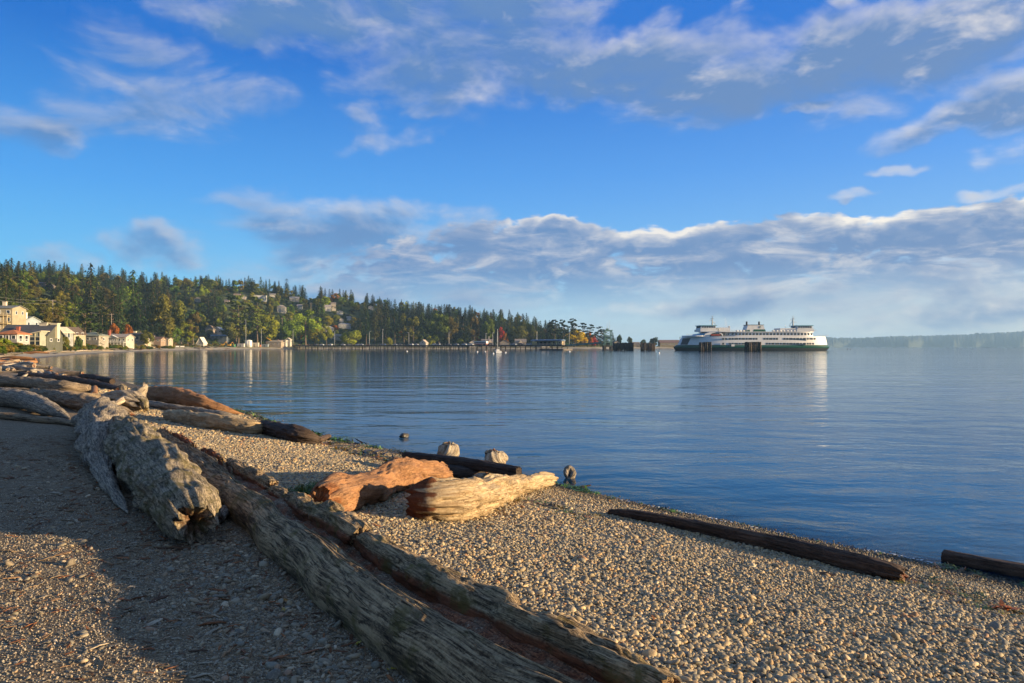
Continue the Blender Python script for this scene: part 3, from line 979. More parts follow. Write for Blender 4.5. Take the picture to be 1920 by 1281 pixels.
    rot = inner * near + (1 - near) * crust * 0.95 * sstep(-0.2, 0.5, fbm(S * 1.6, Tt * 4, 11.0, 3) + 0.25)
    rot = np.clip(rot + 0.7 * outer * near * sstep(0.06, -0.05, Tt - rimw), 0, 1)
    dust = near * inner * sstep(1.0, 0.9, Tt)
    m = W['split'].copy()
    T = NT(m.node_tree)
    bs = next(nd for nd in m.node_tree.nodes if nd.type == 'BSDF_PRINCIPLED')
    c0 = bs.inputs['Base Color'].links[0].from_socket
    P = T.n('ShaderNodeNewGeometry').outputs['Position']
    cell = T.n('ShaderNodeSeparateXYZ')
    T.put(cell.inputs[0], T.voro(P, 110.0, 'Color'))
    sand = T.ramp(cell.outputs[0], [(0, (0.08, 0.055, 0.036)), (0.6, (0.22, 0.15, 0.09)), (0.93, (0.32, 0.23, 0.14)), (1.0, (0.55, 0.45, 0.32))])
    red = T.ramp(cell.outputs[1], [(0, (0.09, 0.034, 0.016)), (0.6, (0.25, 0.088, 0.036)), (1.0, (0.38, 0.16, 0.07))])
    mixd = T.mix(T.mr(T.noise(P, 3.4, 5.0, 0.65), 0.42, 0.58), red, sand)
    T.put(bs.inputs['Base Color'], T.mix(T.attr('dust', 'Fac'), c0, mixd))
    G = np.stack([S, Tt * wid * 1.25, h * .25], -1)
    me = np_mesh('split_log', np.stack([XY[..., 0], XY[..., 1], Z], -1).reshape(-1, 3), grid_faces(n, k), m, True,
                 {'grain': ('FLOAT_VECTOR', G.reshape(-1, 3)), 'rot': ('FLOAT', rot.ravel()), 'dust': ('FLOAT', dust.ravel())})
    if me.polygons[k * 100].normal.z < 0:
        me.flip_normals()
    o = tag(obj('split_log', me), 'very long split grey log with a rotted red trough crossing the foreground', 'driftwood log')
    # what is left of the far side: broken, stepped slabs of the same stem
    def slab(s0, s1, off, hh, rad, sd, nm='broken_rim', **kw):
        pts = []
        for u in np.linspace(s0, s1, 6):
            i = int(np.clip(np.searchsorted(s, u), 1, n - 1))
            p = L[i] + (R[i] - L[i]) * off
            pts.append((p[0], p[1], float(ground(p[0], p[1])) + hh))
        a_ = dict(nseg=56, step=.012, lump=.13, ridge=.11, ends=('broken', 'broken'), squash=1.15, square=.5, knots=5, bite=.16, rot_side=(-.45, .85, 1.3))
        a_.update(kw)
        obj(nm, log_mesh(nm, pts, [q * .86 for q in rad], W['split'], seed=sd, **a_), o)
    slab(5.2, 7.35, .90, .265, [.07, .105, .11, .09], 401)
    slab(7.15, 8.05, .93, .235, [.05, .075, .06], 402, bite=.25)
    slab(8.0, 9.75, .89, .27, [.08, .115, .13, .12], 403, bite=.20)
    slab(8.35, 9.3, .80, .255, [.03, .05, .045], 404, nseg=36, rot_side=(-.4, 1.1, 1.1))
    slab(9.72, 12.6, .90, .26, [.085, .12, .12, .12], 405, bite=.18)
    slab(10.0, 11.0, .79, .25, [.03, .055, .05], 406, nseg=36, rot_side=(-.4, 1.1, 1.1))
    slab(3.6, 5.0, .84, .25, [.05, .08, .05], 407, nseg=40, bite=.3, rot_side=(.6, 1.2, .9))
    slab(1.2, 3.2, .72, .26, [.05, .08, .06], 408, nseg=40, bite=.3, rot_side=(1.0, 1.3, .9))
    return o
split_log = build_split_log()

# ---- the mossy pair on the sand beside it
drift('driftwood_log', 'thick mossy hollow-ended log lying along the sandy side of the split log',
      [(218, 800, 26), (240, 822, 40), (275, 862, 47), (315, 908, 54), (345, 950, 56), (368, 985, 44)], 'mossy', seed=4, nseg=72, step=0.03,
      lump=0.13, ridge=0.09, ends=('broken', 'broken'), hollow=0.28, knots=9, bite=0.12)
drift('driftwood_log', 'pale grey stump end whose long thin root trails down the sand',
      [(190, 778, 22), (193, 792, 42), (190, 815, 38), (186, 845, 28), (192, 872, 19), (204, 905, 13), (222, 935, 9), (240, 962, 5)], 'mottled', seed=9, nseg=60,
      step=0.03, lump=0.15, ridge=0.10, ends=('broken', 'taper'), hollow=0.6, knots=6, bite=0.16)
drift('root_stub', 'short grey root stub wedged between the mossy log and the split log', [(412, 975, 10), (425, 958, 10), (430, 944, 8)], 'grey', cat='driftwood piece',
      seed=31, nseg=26, step=0.012, ends=('broken', 'broken'), lift=0.02)

# ---- the heap at the upper left
drift('driftwood_log', 'mottled grey log slanting down at the left edge, second from the front', [(-60, 742, 15), (0, 744, 18), (45, 750, 19), (90, 766, 15), (130, 784, 7)], 'mottled', seed=11, lump=.08, ends=('broken', 'taper'))
drift('driftwood_log', 'thin brown pole lying flat along the front of the heap', [(-60, 776, 6), (0, 779, 7), (60, 785, 7), (110, 789, 7), (150, 796, 6)], 'brown', seed=12, nseg=24, ends=('broken', 'broken'))
drift('driftwood_log', 'furrowed brown log behind the mottled grey log, running to the root wad', [(58, 738, 10), (100, 744, 13), (150, 755, 16), (200, 766, 14), (245, 778, 8)], 'brown', seed=13, ridge=.12, ends=('broken', 'broken'))
drift('driftwood_log', 'long straight grey-brown log with a sawn yellow end', [(-80, 710, 11), (0, 714, 12), (60, 719, 12), (120, 726, 12), (168, 731, 11)], 'brown', seed=14, ends=('broken', 'sawn'))
drift('driftwood_log', 'dark reddish log lying behind the long straight log', [(38, 703, 6), (90, 708, 8), (140, 714, 8), (190, 722, 7), (222, 730, 5)], 'soaked', seed=15, ends=('broken', 'broken'))
drift('driftwood_log', 'short dark log end poking out over the water at the back of the heap', [(150, 708, 6), (180, 711, 7), (211, 717, 6)], 'dark', seed=16, ends=('broken', 'sawn'), lift=0.05)
drift('driftwood_log', 'half-buried brown log under the long straight log', [(60, 738, 8), (110, 740, 9), (160, 743, 9), (205, 748, 7)], 'brown', seed=18, ends=('broken', 'broken'))
drift('timber_stub', 'rusty brown cut post stub standing at the sawn log end', [(176, 741, 6), (176, 735, 6), (177, 728, 6)], 'orange', cat='timber stub', seed=19, nseg=20, step=.03, ends=('sawn', 'sawn'), knots=0, lump=.02)
drift('driftwood_log', 'big rotting orange-brown log at the water behind the root wad', [(268, 742, 11), (290, 740, 15), (325, 744, 19), (365, 752, 18), (400, 762, 12), (432, 771, 7), (458, 777, 3)], 'orange', seed=21, nseg=48, lump=.12, ridge=.12, ends=('broken', 'taper'), bite=.12)
drift('driftwood_log', 'slim silver-grey log tucked under the big orange-brown log', [(275, 757, 7), (320, 764, 8), (370, 772, 8), (420, 780, 8), (452, 785, 5)], 'mottled', seed=22, nseg=28)
drift('driftwood_log', 'pale yellow-brown log with a split slab top pointing along the pebbles', [(312, 778, 9), (340, 782, 13), (380, 788, 15), (425, 794, 16), (470, 801, 14), (492, 806, 10)], 'pale', seed=23, nseg=44, lump=.12, ridge=.10, ends=('broken', 'broken'), bite=.10, square=.4)
drift('driftwood_log', 'shaded right half of the pale yellow-brown log, painted dark', [(478, 800, 10), (510, 804, 15), (545, 811, 16), (575, 819, 14), (598, 826, 8)], 'dark', seed=24, nseg=44, lump=.12, ridge=.16, ends=('broken', 'broken'), bite=.12)  # shadow lying on the pale log's right half, painted as dark wood
drift('driftwood_stub', 'small ragged dark stub with a pale tip at the pebble edge', [(588, 826, 6), (602, 823, 6), (617, 818, 5)], 'soaked', cat='driftwood piece', seed=25, nseg=24, step=.02)
def build_root_wad():
    c, r = sight(238, 750, 20)
    root = empty('root_wad', (c[0], c[1], gz(c[0], c[1])), label='pale gnarled root wad with stubby roots sticking up at the heap end', cat='root wad')
    o = Vector((c[0], c[1], gz(c[0], c[1])))
    def lm(nm, pts, rad, mat, sd, **kw):
        me = log_mesh(nm, pts, rad, W[mat], seed=sd, **kw)
        return obj(nm, me, root)
    lm('stump', [(-0.75, 0.15, 0.32), (-0.2, 0.1, 0.34), (0.25, -0.1, 0.30), (0.62, -0.3, 0.22)], [.24, .34, .36, .20], 'bone', 41, nseg=48, step=.03, lump=.2, ridge=.14, ends=('broken', 'broken'), hollow=.8, bite=.2)
    for k, (dx, dy, ex, ey, ez, rr) in enumerate(((-.15, .15, -.30, .2, .74, .12), (.25, .15, .42, .25, .78, .13), (.45, -.2, .85, -.5, .06, .12), (.1, -.3, -.1, -.75, .06, .10), (-.5, .0, -.75, -.3, .05, .12), (.05, .1, .1, .2, .64, .10))):
        lm('root', [(dx, dy, .35), ((dx + ex) / 2 + .05, (dy + ey) / 2, (.35 + ez) / 2 + .06), (ex, ey, ez)], [rr * 1.3, rr, rr * .7], 'bone' if k % 2 else 'mossy', 43 + k, nseg=24, step=.03, lump=.22, ends=('broken', 'broken'), knots=2)
build_root_wad()

# ---- the heap in the middle
drift('driftwood_log', 'large orange log with red rot and a raised knuckle, crossing behind the pale log',
      [(600, 942, 34), (625, 932, 36), (655, 922, 35), (695, 913, 32), (728, 898, 31), (750, 889, 33), (775, 888, 28), (805, 888, 23), (834, 888, 19)], 'orange', seed=57, nseg=88, step=.016, lump=.15, ridge=.03,
      ends=('broken', 'broken'), knots=10, bite=.16, crack=.03, butt=.6, rot_side=(2.4, .8, .6))
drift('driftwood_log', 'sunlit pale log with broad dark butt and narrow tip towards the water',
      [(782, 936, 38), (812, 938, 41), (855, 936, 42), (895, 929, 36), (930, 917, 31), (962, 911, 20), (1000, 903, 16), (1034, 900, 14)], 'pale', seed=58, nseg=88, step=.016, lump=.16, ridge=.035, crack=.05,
      ends=('broken', 'broken'), hollow=.20, knots=22, bite=.20, butt=.9)  # butt turned from the sun: its shade is painted in with the rot tone
def build_leaning_plank():
    # an old beam resting across the orange log and the stumps
    a = Vector((at(757, 12.6), 12.6, z_at(854, 12.6)))
    b = Vector((at(973, 10.9), 10.9, z_at(885, 10.9)))
    me = log_mesh('driftwood_beam', [tuple(a.lerp(b, t) + Vector((0, 0, .015 * math.sin(t * 3)))) for t in (0, .33, .66, 1)], [.075, .095, .10, .085], W['dark'], seed=53, nseg=44, step=.02, lump=.05, ridge=.08, ends=('broken', 'sawn'), square=.5, knots=1)
    tag(obj('driftwood_beam', me), 'dark straight beam lying across the top of the middle heap', 'driftwood beam')
build_leaning_plank()
drift('driftwood_log', 'black shadowed log under the dark beam', [(832, 880, 12), (870, 886, 13), (910, 890, 12)], 'dark', seed=54, nseg=36, ends=('broken', 'broken'))
drift('driftwood_slab', 'small bleached slab behind the sunlit pale log', [(892, 897, 9), (920, 896, 9), (950, 897, 8)], 'bone', cat='driftwood piece', seed=55, nseg=30, step=.02, square=.6)
def build_stump(px, py_top, py_base, wpx, seed, label, lean):
    h = hit(px, py_base, 5)
    H = (py_base - py_top) / F * h.y
    r = wpx / F * h.y / 2
    me = log_mesh('stump', [(h.x, h.y, h.z - .08), (h.x + lean * .4, h.y, h.z + H * .5), (h.x + lean, h.y + .05, h.z + H * .88), (h.x + lean, h.y + .05, h.z + H)], [r * .95, r, r * .95, r * .55], W['bone'], seed=seed, nseg=48, step=.012, lump=.16, ridge=.09,
                  ends=('sawn', 'broken'), squash=.85, knots=6, bite=.08, crack=.04, rag_=.16)
    tag(obj('stump', me), label, 'stump')
build_stump(838, 832, 869, 38, 62, 'rounded pale two-lobed stump behind the dark beam', .04)
build_stump(928, 846, 884, 44, 63, 'squat white weathered stump near the beam end, by the water', -.03)

# ---- the long dark beams at the water's edge
drift('driftwood_beam', 'long dark brown beam lying on the pebbles parallel to the waterline', [(1143, 960, 6), (1200, 967, 10), (1300, 986, 12), (1400, 1007, 14), (1500, 1029, 16), (1600, 1054, 18), (1660, 1069, 18), (1694, 1079, 15)], 'soaked', cat='driftwood beam', seed=71, nseg=48, step=.015, lump=.035, ridge=.10, ends=('broken', 'broken'), square=.45, knots=2)
def build_water_beam():
    a, b = on_water(1768, 1050), on_water(2080, 1112)
    me = log_mesh('driftwood_beam', [(a[0], a[1], .035), ((a[0] + b[0]) / 2, (a[1] + b[1]) / 2, .04), (b[0], b[1], .04)], [.082, .09, .09], W['soaked'], seed=72, nseg=44, step=.015, lump=.03, ridge=.07, ends=('sawn', 'sawn'), square=.5, knots=1)
    tag(obj('driftwood_beam', me), 'smooth dark beam half afloat in the shallow water', 'driftwood beam')
build_water_beam()
def build_ring():
    x, y = on_water(1068, 896)
    R = 0.075
    pts = [(x + R * math.cos(t) * .75, y + .05 * math.sin(t), .085 + R * 1.15 * math.sin(t)) for t in np.linspace(-2.3, 3.9, 9)]
    tag(obj('driftwood_ring', log_mesh('driftwood_ring', pts, [.035, .055, .05, .06, .05], W['mottled'], seed=81, nseg=24, step=.012, ends=('broken', 'broken'))), 'curled ring-shaped piece of driftwood standing in the shallows', 'driftwood piece')
    x, y = on_water(1078, 916)
    tag(obj('driftwood_stick', log_mesh('driftwood_stick', [(x, y, .01), (x + .12, y, .02), (x + .27, y + .02, .055)], [.03, .028, .012], W['dark'], seed=82, nseg=18, step=.012)), 'short black stick floating by the waterline', 'driftwood piece')
build_ring()
# ------------------------------------------------------------------ pebbles, grit, chips, weed
def ico(sub):
    import bmesh
    bm = bmesh.new()
    bmesh.ops.create_icosphere(bm, subdivisions=sub, radius=1.0)
    bm.verts.ensure_lookup_table()
    v = np.array([p.co[:] for p in bm.verts])
    f = np.array([[q.index for q in p.verts] for p in bm.faces])
    bm.free()
    return v, f
def pebble_mat(instanced):
    m, T = new_mat('beach_pebble')
    col = T.attr('pcol', 'Color', 'INSTANCER') if instanced else T.n('ShaderNodeObjectInfo').outputs['Color']
    tc = T.n('ShaderNodeTexCoord').outputs['Object']
    n = T.noise(tc, 2.2, 4.0, 0.6)
    n2 = T.noise(tc, 9.0, 3.0, 0.6)
    c = T.mix(T.mr(n, 0.4, 0.7), col, T.mix(0.5, col, (0.34, 0.28, 0.18)))
    c = T.mix(T.mr(n2, 0.55, 0.75, 0.0, 0.45), c, (0.06, 0.055, 0.05))
    finish(T, c, 0.62, T.bump(n2, 0.25, 0.15), 0.35)
    return m
PM_I, PM_O = pebble_mat(True), pebble_mat(False)
def pebble_shapes(n, sub, mat, name):
    v, f = ico(sub)
    out = []
    for k in range(n):
        q = 0.16 * fbm(v[:, 0] * 0.9 + k * 5.1, v[:, 1] * 0.9, v[:, 2] * 0.9 + k, 2)
        flat = 1 - 0.22 * sstep(0.5, 1.0, np.abs(v[:, 2]))
        w = v * (1 + q)[:, None] * np.array([1.18 + 0.25 * rng.random(), 0.95, 0.62 + 0.25 * rng.random()]) * np.c_[np.ones(len(v)), np.ones(len(v)), flat]
        out.append(np_mesh(name, w, f, mat, True))
    return out
PALETTE = np.array([(.33, .28, .19), (.42, .35, .24), (.26, .24, .19), (.20, .21, .20), (.30, .29, .25), (.37, .27, .15), (.45, .40, .31), (.13, .13, .125), (.22, .19, .13), (.34, .20, .11), (.15, .16, .17), (.52, .47, .38)])
def pal(n, w=None, grey=0.0):
    w = np.array([.15, .13, .14, .11, .11, .07, .08, .09, .06, .03, .06, .045] if w is None else w)
    c = PALETTE[rng.choice(len(PALETTE), n, p=w / w.sum())] * np.array((1.16, .97, .68)) * rng.uniform(.75, 1.2, (n, 1))
    c = c * (1 - grey) + grey * c.mean(1, keepdims=True) * np.array([.92, 1.0, 1.10])
    return np.c_[c, np.ones(n)]
def in_view(x, y, z, m=240):
    px = CX + F * x / np.maximum(y, .01)
    py = HY + F * (EYE - z) / np.maximum(y, .01)
    return (y > .6) & (px > -m) & (px < 1920 + m) & (py < 1281 + m * 2)
def spread(n, x0, x1, y0, y1):
    return rng.uniform(x0, x1, n), rng.uniform(y0, y1, n)
def jitter_grid(x0, x1, y0, y1, dens):
    h = 1 / math.sqrt(dens)
    X, Y = np.meshgrid(np.arange(x0, x1, h), np.arange(y0, y1, h))
    return (X + rng.uniform(-.5, .5, X.shape) * h).ravel(), (Y + rng.uniform(-.5, .5, X.shape) * h).ravel()

def build_pebbles():
    xs, ys, rs = [], [], []
    for x0, x1, y0, y1, dens, r in ((-2.5, 6.5, 1.6, 7.5, 1800, .0132), (-8, 7, 7.5, 14, 1300, .0152), (-13, 1, 14, 22, 560, .0225), (-22, -4, 22, 36, 170, .038)):
        x, y = jitter_grid(x0, x1, y0, y1, dens)
        xs.append(x), ys.append(y), rs.append(r * np.exp(rng.normal(0, .27, len(x))))
    x, y, r = map(np.concatenate, (xs, ys, rs))
    s, d = side_of_log(x, y), shore_dist(x, y)
    keep = (s > 0.05) & (d > -0.9) & (rng.random(len(x)) < np.where(d < 0.0, .6, 1.0))
    # finer shingle by the water
    r = r * (0.62 + 0.38 * sstep(0.3, 2.2, d)) * (1 + .12 * fbm(x * .8, y * .8, 3.0, 2))
    x, y, r, d = x[keep], y[keep], r[keep], d[keep]
    z = ground(x, y) + r * rng.uniform(-.15, .55, len(x))
    k = in_view(x, y, z)
    x, y, z, r, d = x[k], y[k], z[k], r[k], d[k]
    col = pal(len(x))
    wet = sstep(.62, .10, d + .15 * fbm(x * 1.3, y * 1.3, 2.0, 2))[:, None]
    col[:, :3] *= (1 - .72 * wet)
    # the sandy strip: scattered pebbles, thicker along the foot of the log
    xl, yl = jitter_grid(-7.5, 1.2, 1.5, 10, 430)
    sl = side_of_log(xl, yl)
    pr = .10 + .75 * np.exp(-((sl + .62) / .33) ** 2) * (yl < 6) + .10 * (fbm(xl * 1.3, yl * 1.3, 8.0, 3) > .35)
    kl = (sl < -.28) & (rng.random(len(xl)) < pr)
    xl, yl = xl[kl], yl[kl]
    rl = .0125 * np.exp(rng.normal(0, .36, len(xl)))
    zl = ground(xl, yl) + rl * rng.uniform(-.2, .3, len(xl))
    k = in_view(xl, yl, zl)
    xl, yl, zl, rl = xl[k], yl[k], zl[k], rl[k]
    cl = pal(len(xl), [.10, .08, .10, .16, .12, .07, .06, .08, .05, .05, .10, .03], .35)
    cl[:, :3] *= np.array((.95, .88, .74))
    # a few caught in the trough of the log
    def rot(n):
        return np.c_[rng.normal(0, .38, n), rng.normal(0, .38, n), rng.uniform(0, 6.28, n)]
    X, Y, Z, R = np.r_[x, xl], np.r_[y, yl], np.r_[z, zl], np.r_[r, rl]
    C = np.vstack([col, cl])
    RO = rot(len(X))
    SC = R[:, None] * rng.uniform(.85, 1.15, (len(X), 3))
    shapes_o = pebble_shapes(10, 2, PM_O, 'pebble')
    shapes_i = pebble_shapes(12, 2, PM_I, 'pebble_shape')
    size = R / np.hypot(Y, X)
    inside = (np.abs(X / Y) < .74) & (EYE - Z < Y * .49)
    big = np.argsort(-(size * inside))[:300]
    for i in big:
        o = bpy.data.objects.new('pebble', shapes_o[int(rng.integers(10))])
        o.location = (X[i], Y[i], Z[i])
        o.rotation_euler = RO[i]
        o.scale = SC[i]
        o.color = C[i]
        link(o, beach)
    rest = np.ones(len(X), bool)
    rest[big] = False
    scatter('pebbles', np.c_[X, Y, Z][rest], RO[rest], SC[rest], rng.integers(0, 12, rest.sum()), C[rest], shapes_i, beach)
build_pebbles()

def build_grit():
    x, y = jitter_grid(-6.5, 1.0, 1.5, 7.5, 2600)
    s = side_of_log(x, y)
    k = (s < -.25) & (rng.random(len(x)) < np.clip(1.35 - y / 9, .2, 1))
    x, y = x[k], y[k]
    r = .0042 * np.exp(rng.normal(0, .35, len(x)))
    z = ground(x, y) + r * .2
    k = in_view(x, y, z)
    x, y, z, r = x[k], y[k], z[k], r[k]
    n = len(x)
    c = pal(n, None, .3)
    c[:, :3] *= rng.uniform(.35, 1.25, (n, 1))
    scatter('grit', np.c_[x, y, z], rng.uniform(0, 6.28, (n, 3)), r[:, None] * rng.uniform(.7, 1.3, (n, 3)), rng.integers(0, 4, n), c, pebble_shapes(4, 1, PM_I, 'grit_shape'), beach)
build_grit()

def chip_mat():
    m, T = new_mat('wood_chip')
    col = T.attr('pcol', 'Color', 'INSTANCER')
    n = T.noise(T.map(T.n('ShaderNodeTexCoord').outputs['Object'], scale=(1, 8, 8)), 2.0, 4.0)
    finish(T, T.mix(T.mr(n, .35, .65), T.mix(1.0, col, (.45, .45, .45), 'MULTIPLY'), col), .9)
    return m
def build_chips():
    M_ = chip_mat()
    shapes = []
    for k in range(6):
        n = 6
        xs = np.linspace(-1, 1, n)
        w = .16 * (1 - np.abs(xs) ** 2.5) + .03
        bend = .10 * rng.normal() * xs ** 2 + .05 * rng.normal(0, 1, n)
        side = .06 * rng.normal(0, 1, n)
        v = []
        for i in range(n):
            for a, b in ((-1, -.35), (1, -.35), (1, .35), (-1, .35)):
                v.append((xs[i] + .05 * rng.normal(), side[i] + a * w[i], bend[i] + b * .16))
        f = grid_faces(n, 4, True)
        f = np.vstack([f, [[3, 2, 1, 0]], [[4 * n - 4, 4 * n - 3, 4 * n - 2, 4 * n - 1]]])
        shapes.append(np_mesh('chip_shape', v, f, M_, False))
    x, y = jitter_grid(-9, 1.4, 1.4, 13, 330)
    s = side_of_log(x, y)
    pr = .30 + .55 * np.exp(-((s + .75) / .55) ** 2) + .25 * (fbm(x * 1.1, y * 1.1, 21.0, 3) > .3)
    k = (s < -.22) & (rng.random(len(x)) < pr * .8)
    x, y = x[k], y[k]
    xp, yp = jitter_grid(-8, 6, 2, 14, 5)
    dp, sp = shore_dist(xp, yp), side_of_log(xp, yp)
    k = (sp > .2) & (dp > .4)
    x, y = np.r_[x, xp[k]], np.r_[y, yp[k]]
    z = ground(x, y) + .008 + .012 * (side_of_log(x, y) > 0)
    k = in_view(x, y, z)
    x, y, z = x[k], y[k], z[k]
    n = len(x)
    L = .024 * np.exp(rng.normal(0, .5, n))
    base = np.array([(.34, .20, .10), (.42, .29, .16), (.24, .10, .045), (.32, .125, .045), (.46, .37, .25), (.16, .085, .045)])
    c = base[rng.integers(0, 6, n)] * rng.uniform(.6, 1.15, (n, 1))
    scatter('wood_chips', np.c_[x, y, z], np.c_[rng.normal(0, .2, n), rng.normal(0, .16, n), rng.uniform(0, 6.28, n)], np.c_[L, L * rng.uniform(.5, 1.3, n), L * rng.uniform(.4, .9, n)],
            rng.integers(0, 6, n), np.c_[c, np.ones(n)], shapes, beach)
    # crumbs of rotten wood and pebbles lying in the log's trough
build_chips()

def weed_mat():
    m, T = new_mat('seaweed')
    col = T.attr('pcol', 'Color', 'INSTANCER')
    b = finish(T, col, .45, None, .5)
    return m
def ribbon_tuft(n, ln, wd, lift, mat, seed, name):
    r = np.random.default_rng(seed)
    V, Fs = [], []
    for _ in range(n):
        a = r.uniform(0, 6.28)
        p = np.array([r.normal(0, .35), r.normal(0, .35), .02])
        d = np.array([math.cos(a), math.sin(a), r.uniform(0, lift)])
        for j in range(5):
            w = wd * (1 - j / 5.5) * r.uniform(.7, 1.3)
            sd = np.array([-d[1], d[0], r.normal(0, .3)])
            V += [tuple(p - sd * w), tuple(p + sd * w)]
            if j:
                b = len(V) - 4
                Fs.append((b, b + 1, b + 3, b + 2))
            p = p + d * ln / 5
            d = d + r.normal(0, .35, 3)
            d[2] = d[2] * .6 - .1
            p[2] = max(p[2], .01)
    return np_mesh(name, V, np.array(Fs), mat, True)
def build_weed():
    wm = weed_mat()
    shapes = [ribbon_tuft(9, 1.1, .11, 1.2, wm, 100 + k, 'weed_shape') for k in range(6)]
    P, C = [], []
    # along the waterline
    x, y = jitter_grid(-20, 7.5, 4, 34, 330)
    d = shore_dist(x, y)
    wob = .10 * fbm(x * .9, y * .9, 31.0, 2)
    clump = fbm(x * 1.4, y * 1.4, 33.0, 3)
    k = (np.abs(d - .06 - wob) < .10) & (rng.random(len(x)) < np.clip(.45 + clump * 1.4, 0.04, 1))
    kinds = np.array([(.085, .19, .02), (.15, .24, .035), (.03, .035, .012), (.05, .025, .015), (.035, .075, .012)])
    P.append(np.c_[x, y][k]); C.append(kinds[rng.choice(5, k.sum(), p=[.36, .18, .22, .10, .14])])
    # an older strand line up the beach
    def patch(pts, wd, dens, kinds, p):
        ws = [hit(*q) for q in pts]
        for a, b in zip(ws[:-1], ws[1:]):
            n = int(dens * (b - a).length)
            t = rng.random(n)
            q = np.c_[a.x + (b.x - a.x) * t, a.y + (b.y - a.y) * t] + rng.normal(0, wd, (n, 2))
            q = q[fbm(q[:, 0] * 2.2, q[:, 1] * 2.2, 40.0, 3) > -.25]
            P.append(q); C.append(np.array(kinds)[rng.choice(len(kinds), len(q), p=p)])
    yk = [(.28, .19, .035), (.17, .15, .03), (.09, .13, .025), (.22, .10, .03), (.06, .04, .02)]
    patch([(1650, 1085), (1740, 1098), (1800, 1115), (1850, 1135), (1935, 1165)], .14, 95, yk, [.34, .22, .2, .12, .12])
    patch([(985, 940), (1030, 952), (1080, 965), (1140, 978)], .16, 70, yk, [.2, .2, .25, .1, .25])
    patch([(615, 832), (660, 845), (720, 862), (760, 875)], .22, 55, yk, [.15, .15, .25, .2, .25])
    patch([(1690, 1040), (1760, 1060), (1900, 1100)], .10, 60, yk, [.1, .1, .5, .1, .2])
    p, c = np.vstack(P), np.vstack(C)
    z = ground(p[:, 0], p[:, 1]) + .012
    n = len(p)
    sz = .046 * np.exp(rng.normal(0, .4, n)) * np.clip(p[:, 1] / 9, .75, 1.6)
    scatter('seaweed', np.c_[p, z], np.c_[rng.normal(0, .15, (n, 2)), rng.uniform(0, 6.28, n)], np.c_[sz, sz, sz * .8], rng.integers(0, 6, n), np.c_[c * rng.uniform(.7, 1.3, (n, 1)), np.ones(n)], shapes)
    # flecks of foam and shell left by the last ripples
    x, y = jitter_grid(-12, 7.5, 4, 22, 420)
    d = shore_dist(x, y) - .06 * fbm(x * 1.1, y * 1.1, 51.0, 2)
    k = (np.abs(d - .015) < .035) & (fbm(x * 1.8, y * 1.8, 55.0, 3) > -.05)
    x, y = x[k], y[k]
    n = len(x)
    q = rng.uniform(.006, .016, n)
    scatter('foam', np.c_[x, y, np.maximum(ground(x, y), 0) + .004], np.c_[np.zeros((n, 2)), rng.uniform(0, 6.28, n)], np.c_[q * 2.2, q, q * .5], rng.integers(0, 3, n), np.tile((.72, .74, .74, 1), (n, 1)), pebble_shapes(3, 1, PM_I, 'foam_shape'))
    # green tuft by the orange log
    a, b = hit(535, 935), hit(612, 925)
    n = 420
    t = np.clip(rng.normal(.55, .28, n), 0, 1.05)
    q = np.c_[a.x + (b.x - a.x) * t, a.y + (b.y - a.y) * t] + rng.normal(0, .09, (n, 2))
    zz = ground(q[:, 0], q[:, 1])
    gs = [ribbon_tuft(10, 1.0, .07, 2.2, wm, 200 + k, 'moss_shape') for k in range(4)]
    cc = np.array([(.10, .16, .02), (.06, .12, .018), (.16, .17, .03), (.03, .05, .012)])[rng.choice(4, n, p=[.4, .3, .2, .1])]
    s2 = rng.uniform(.04, .075, n)
    scatter('moss_tuft', np.c_[q, zz + rng.uniform(0, .08, n) * (t > .4)], np.c_[rng.normal(0, .4, (n, 2)), rng.uniform(0, 6.28, n)], np.c_[s2, s2, s2], rng.integers(0, 4, n), np.c_[cc, np.ones(n)], gs)
build_weed()

# ---- fallen leaves, litter, rock
def build_leaf_mesh():
    V, Fs = [(0, 0, 0)], []
    n = 14
    for k in range(n):
        t = 2 * math.pi * k / n
        r = (.75 + .35 * math.cos(5 * t)) * (1 + .1 * rng.normal())
        V.append((r * math.cos(t), r * .85 * math.sin(t), .18 * rng.normal() + .12))
    for k in range(n):
        Fs.append((0, 1 + k, 1 + (k + 1) % n))
    return np_mesh('fallen_leaf', V, np.array(Fs), object_paint('dry_leaf', .6, .3, .3), False)
LEAF = build_leaf_mesh()
for px, py, s, c, lb in ((535, 1131, .040, (.42, .20, .03), 'curled orange-yellow leaf lying beside two others on the dark grit'), (521, 1138, .042, (.40, .13, .02), 'orange-brown leaf, larger, among the pebbles on the sandy side'), (532, 1148, .034, (.50, .33, .06), 'pale yellow leaf below the curled orange-yellow one'),
                         (607, 1113, .05, (.42, .13, .015), 'bright orange leaf curled against the foot of the split log'), (672, 1212, .040, (.55, .42, .03), 'bright lemon-yellow leaf on dark blue-grey pebbles'),
                         (672, 1180, .040, (.36, .15, .02), 'brown-orange leaf just above the lemon-yellow leaf'), (733, 1262, .045, (.50, .38, .03), 'yellow leaf half under twigs at the bottom edge'), (785, 1272, .06, (.34, .06, .02), 'long red-brown leaf near the log at the bottom edge')):
    h = hit(px, py)
    o = tag(obj('fallen_leaf', LEAF), lb, 'leaf', 'fallen leaves on the sandy strip')
    o.location = h + Vector((0, 0, .018))
    o.scale = (s * .8, s * .6, s * .6)
    o.rotation_euler = (rng.normal(0, .3), rng.normal(0, .3), rng.uniform(0, 6))
    o.color = (*c, 1)
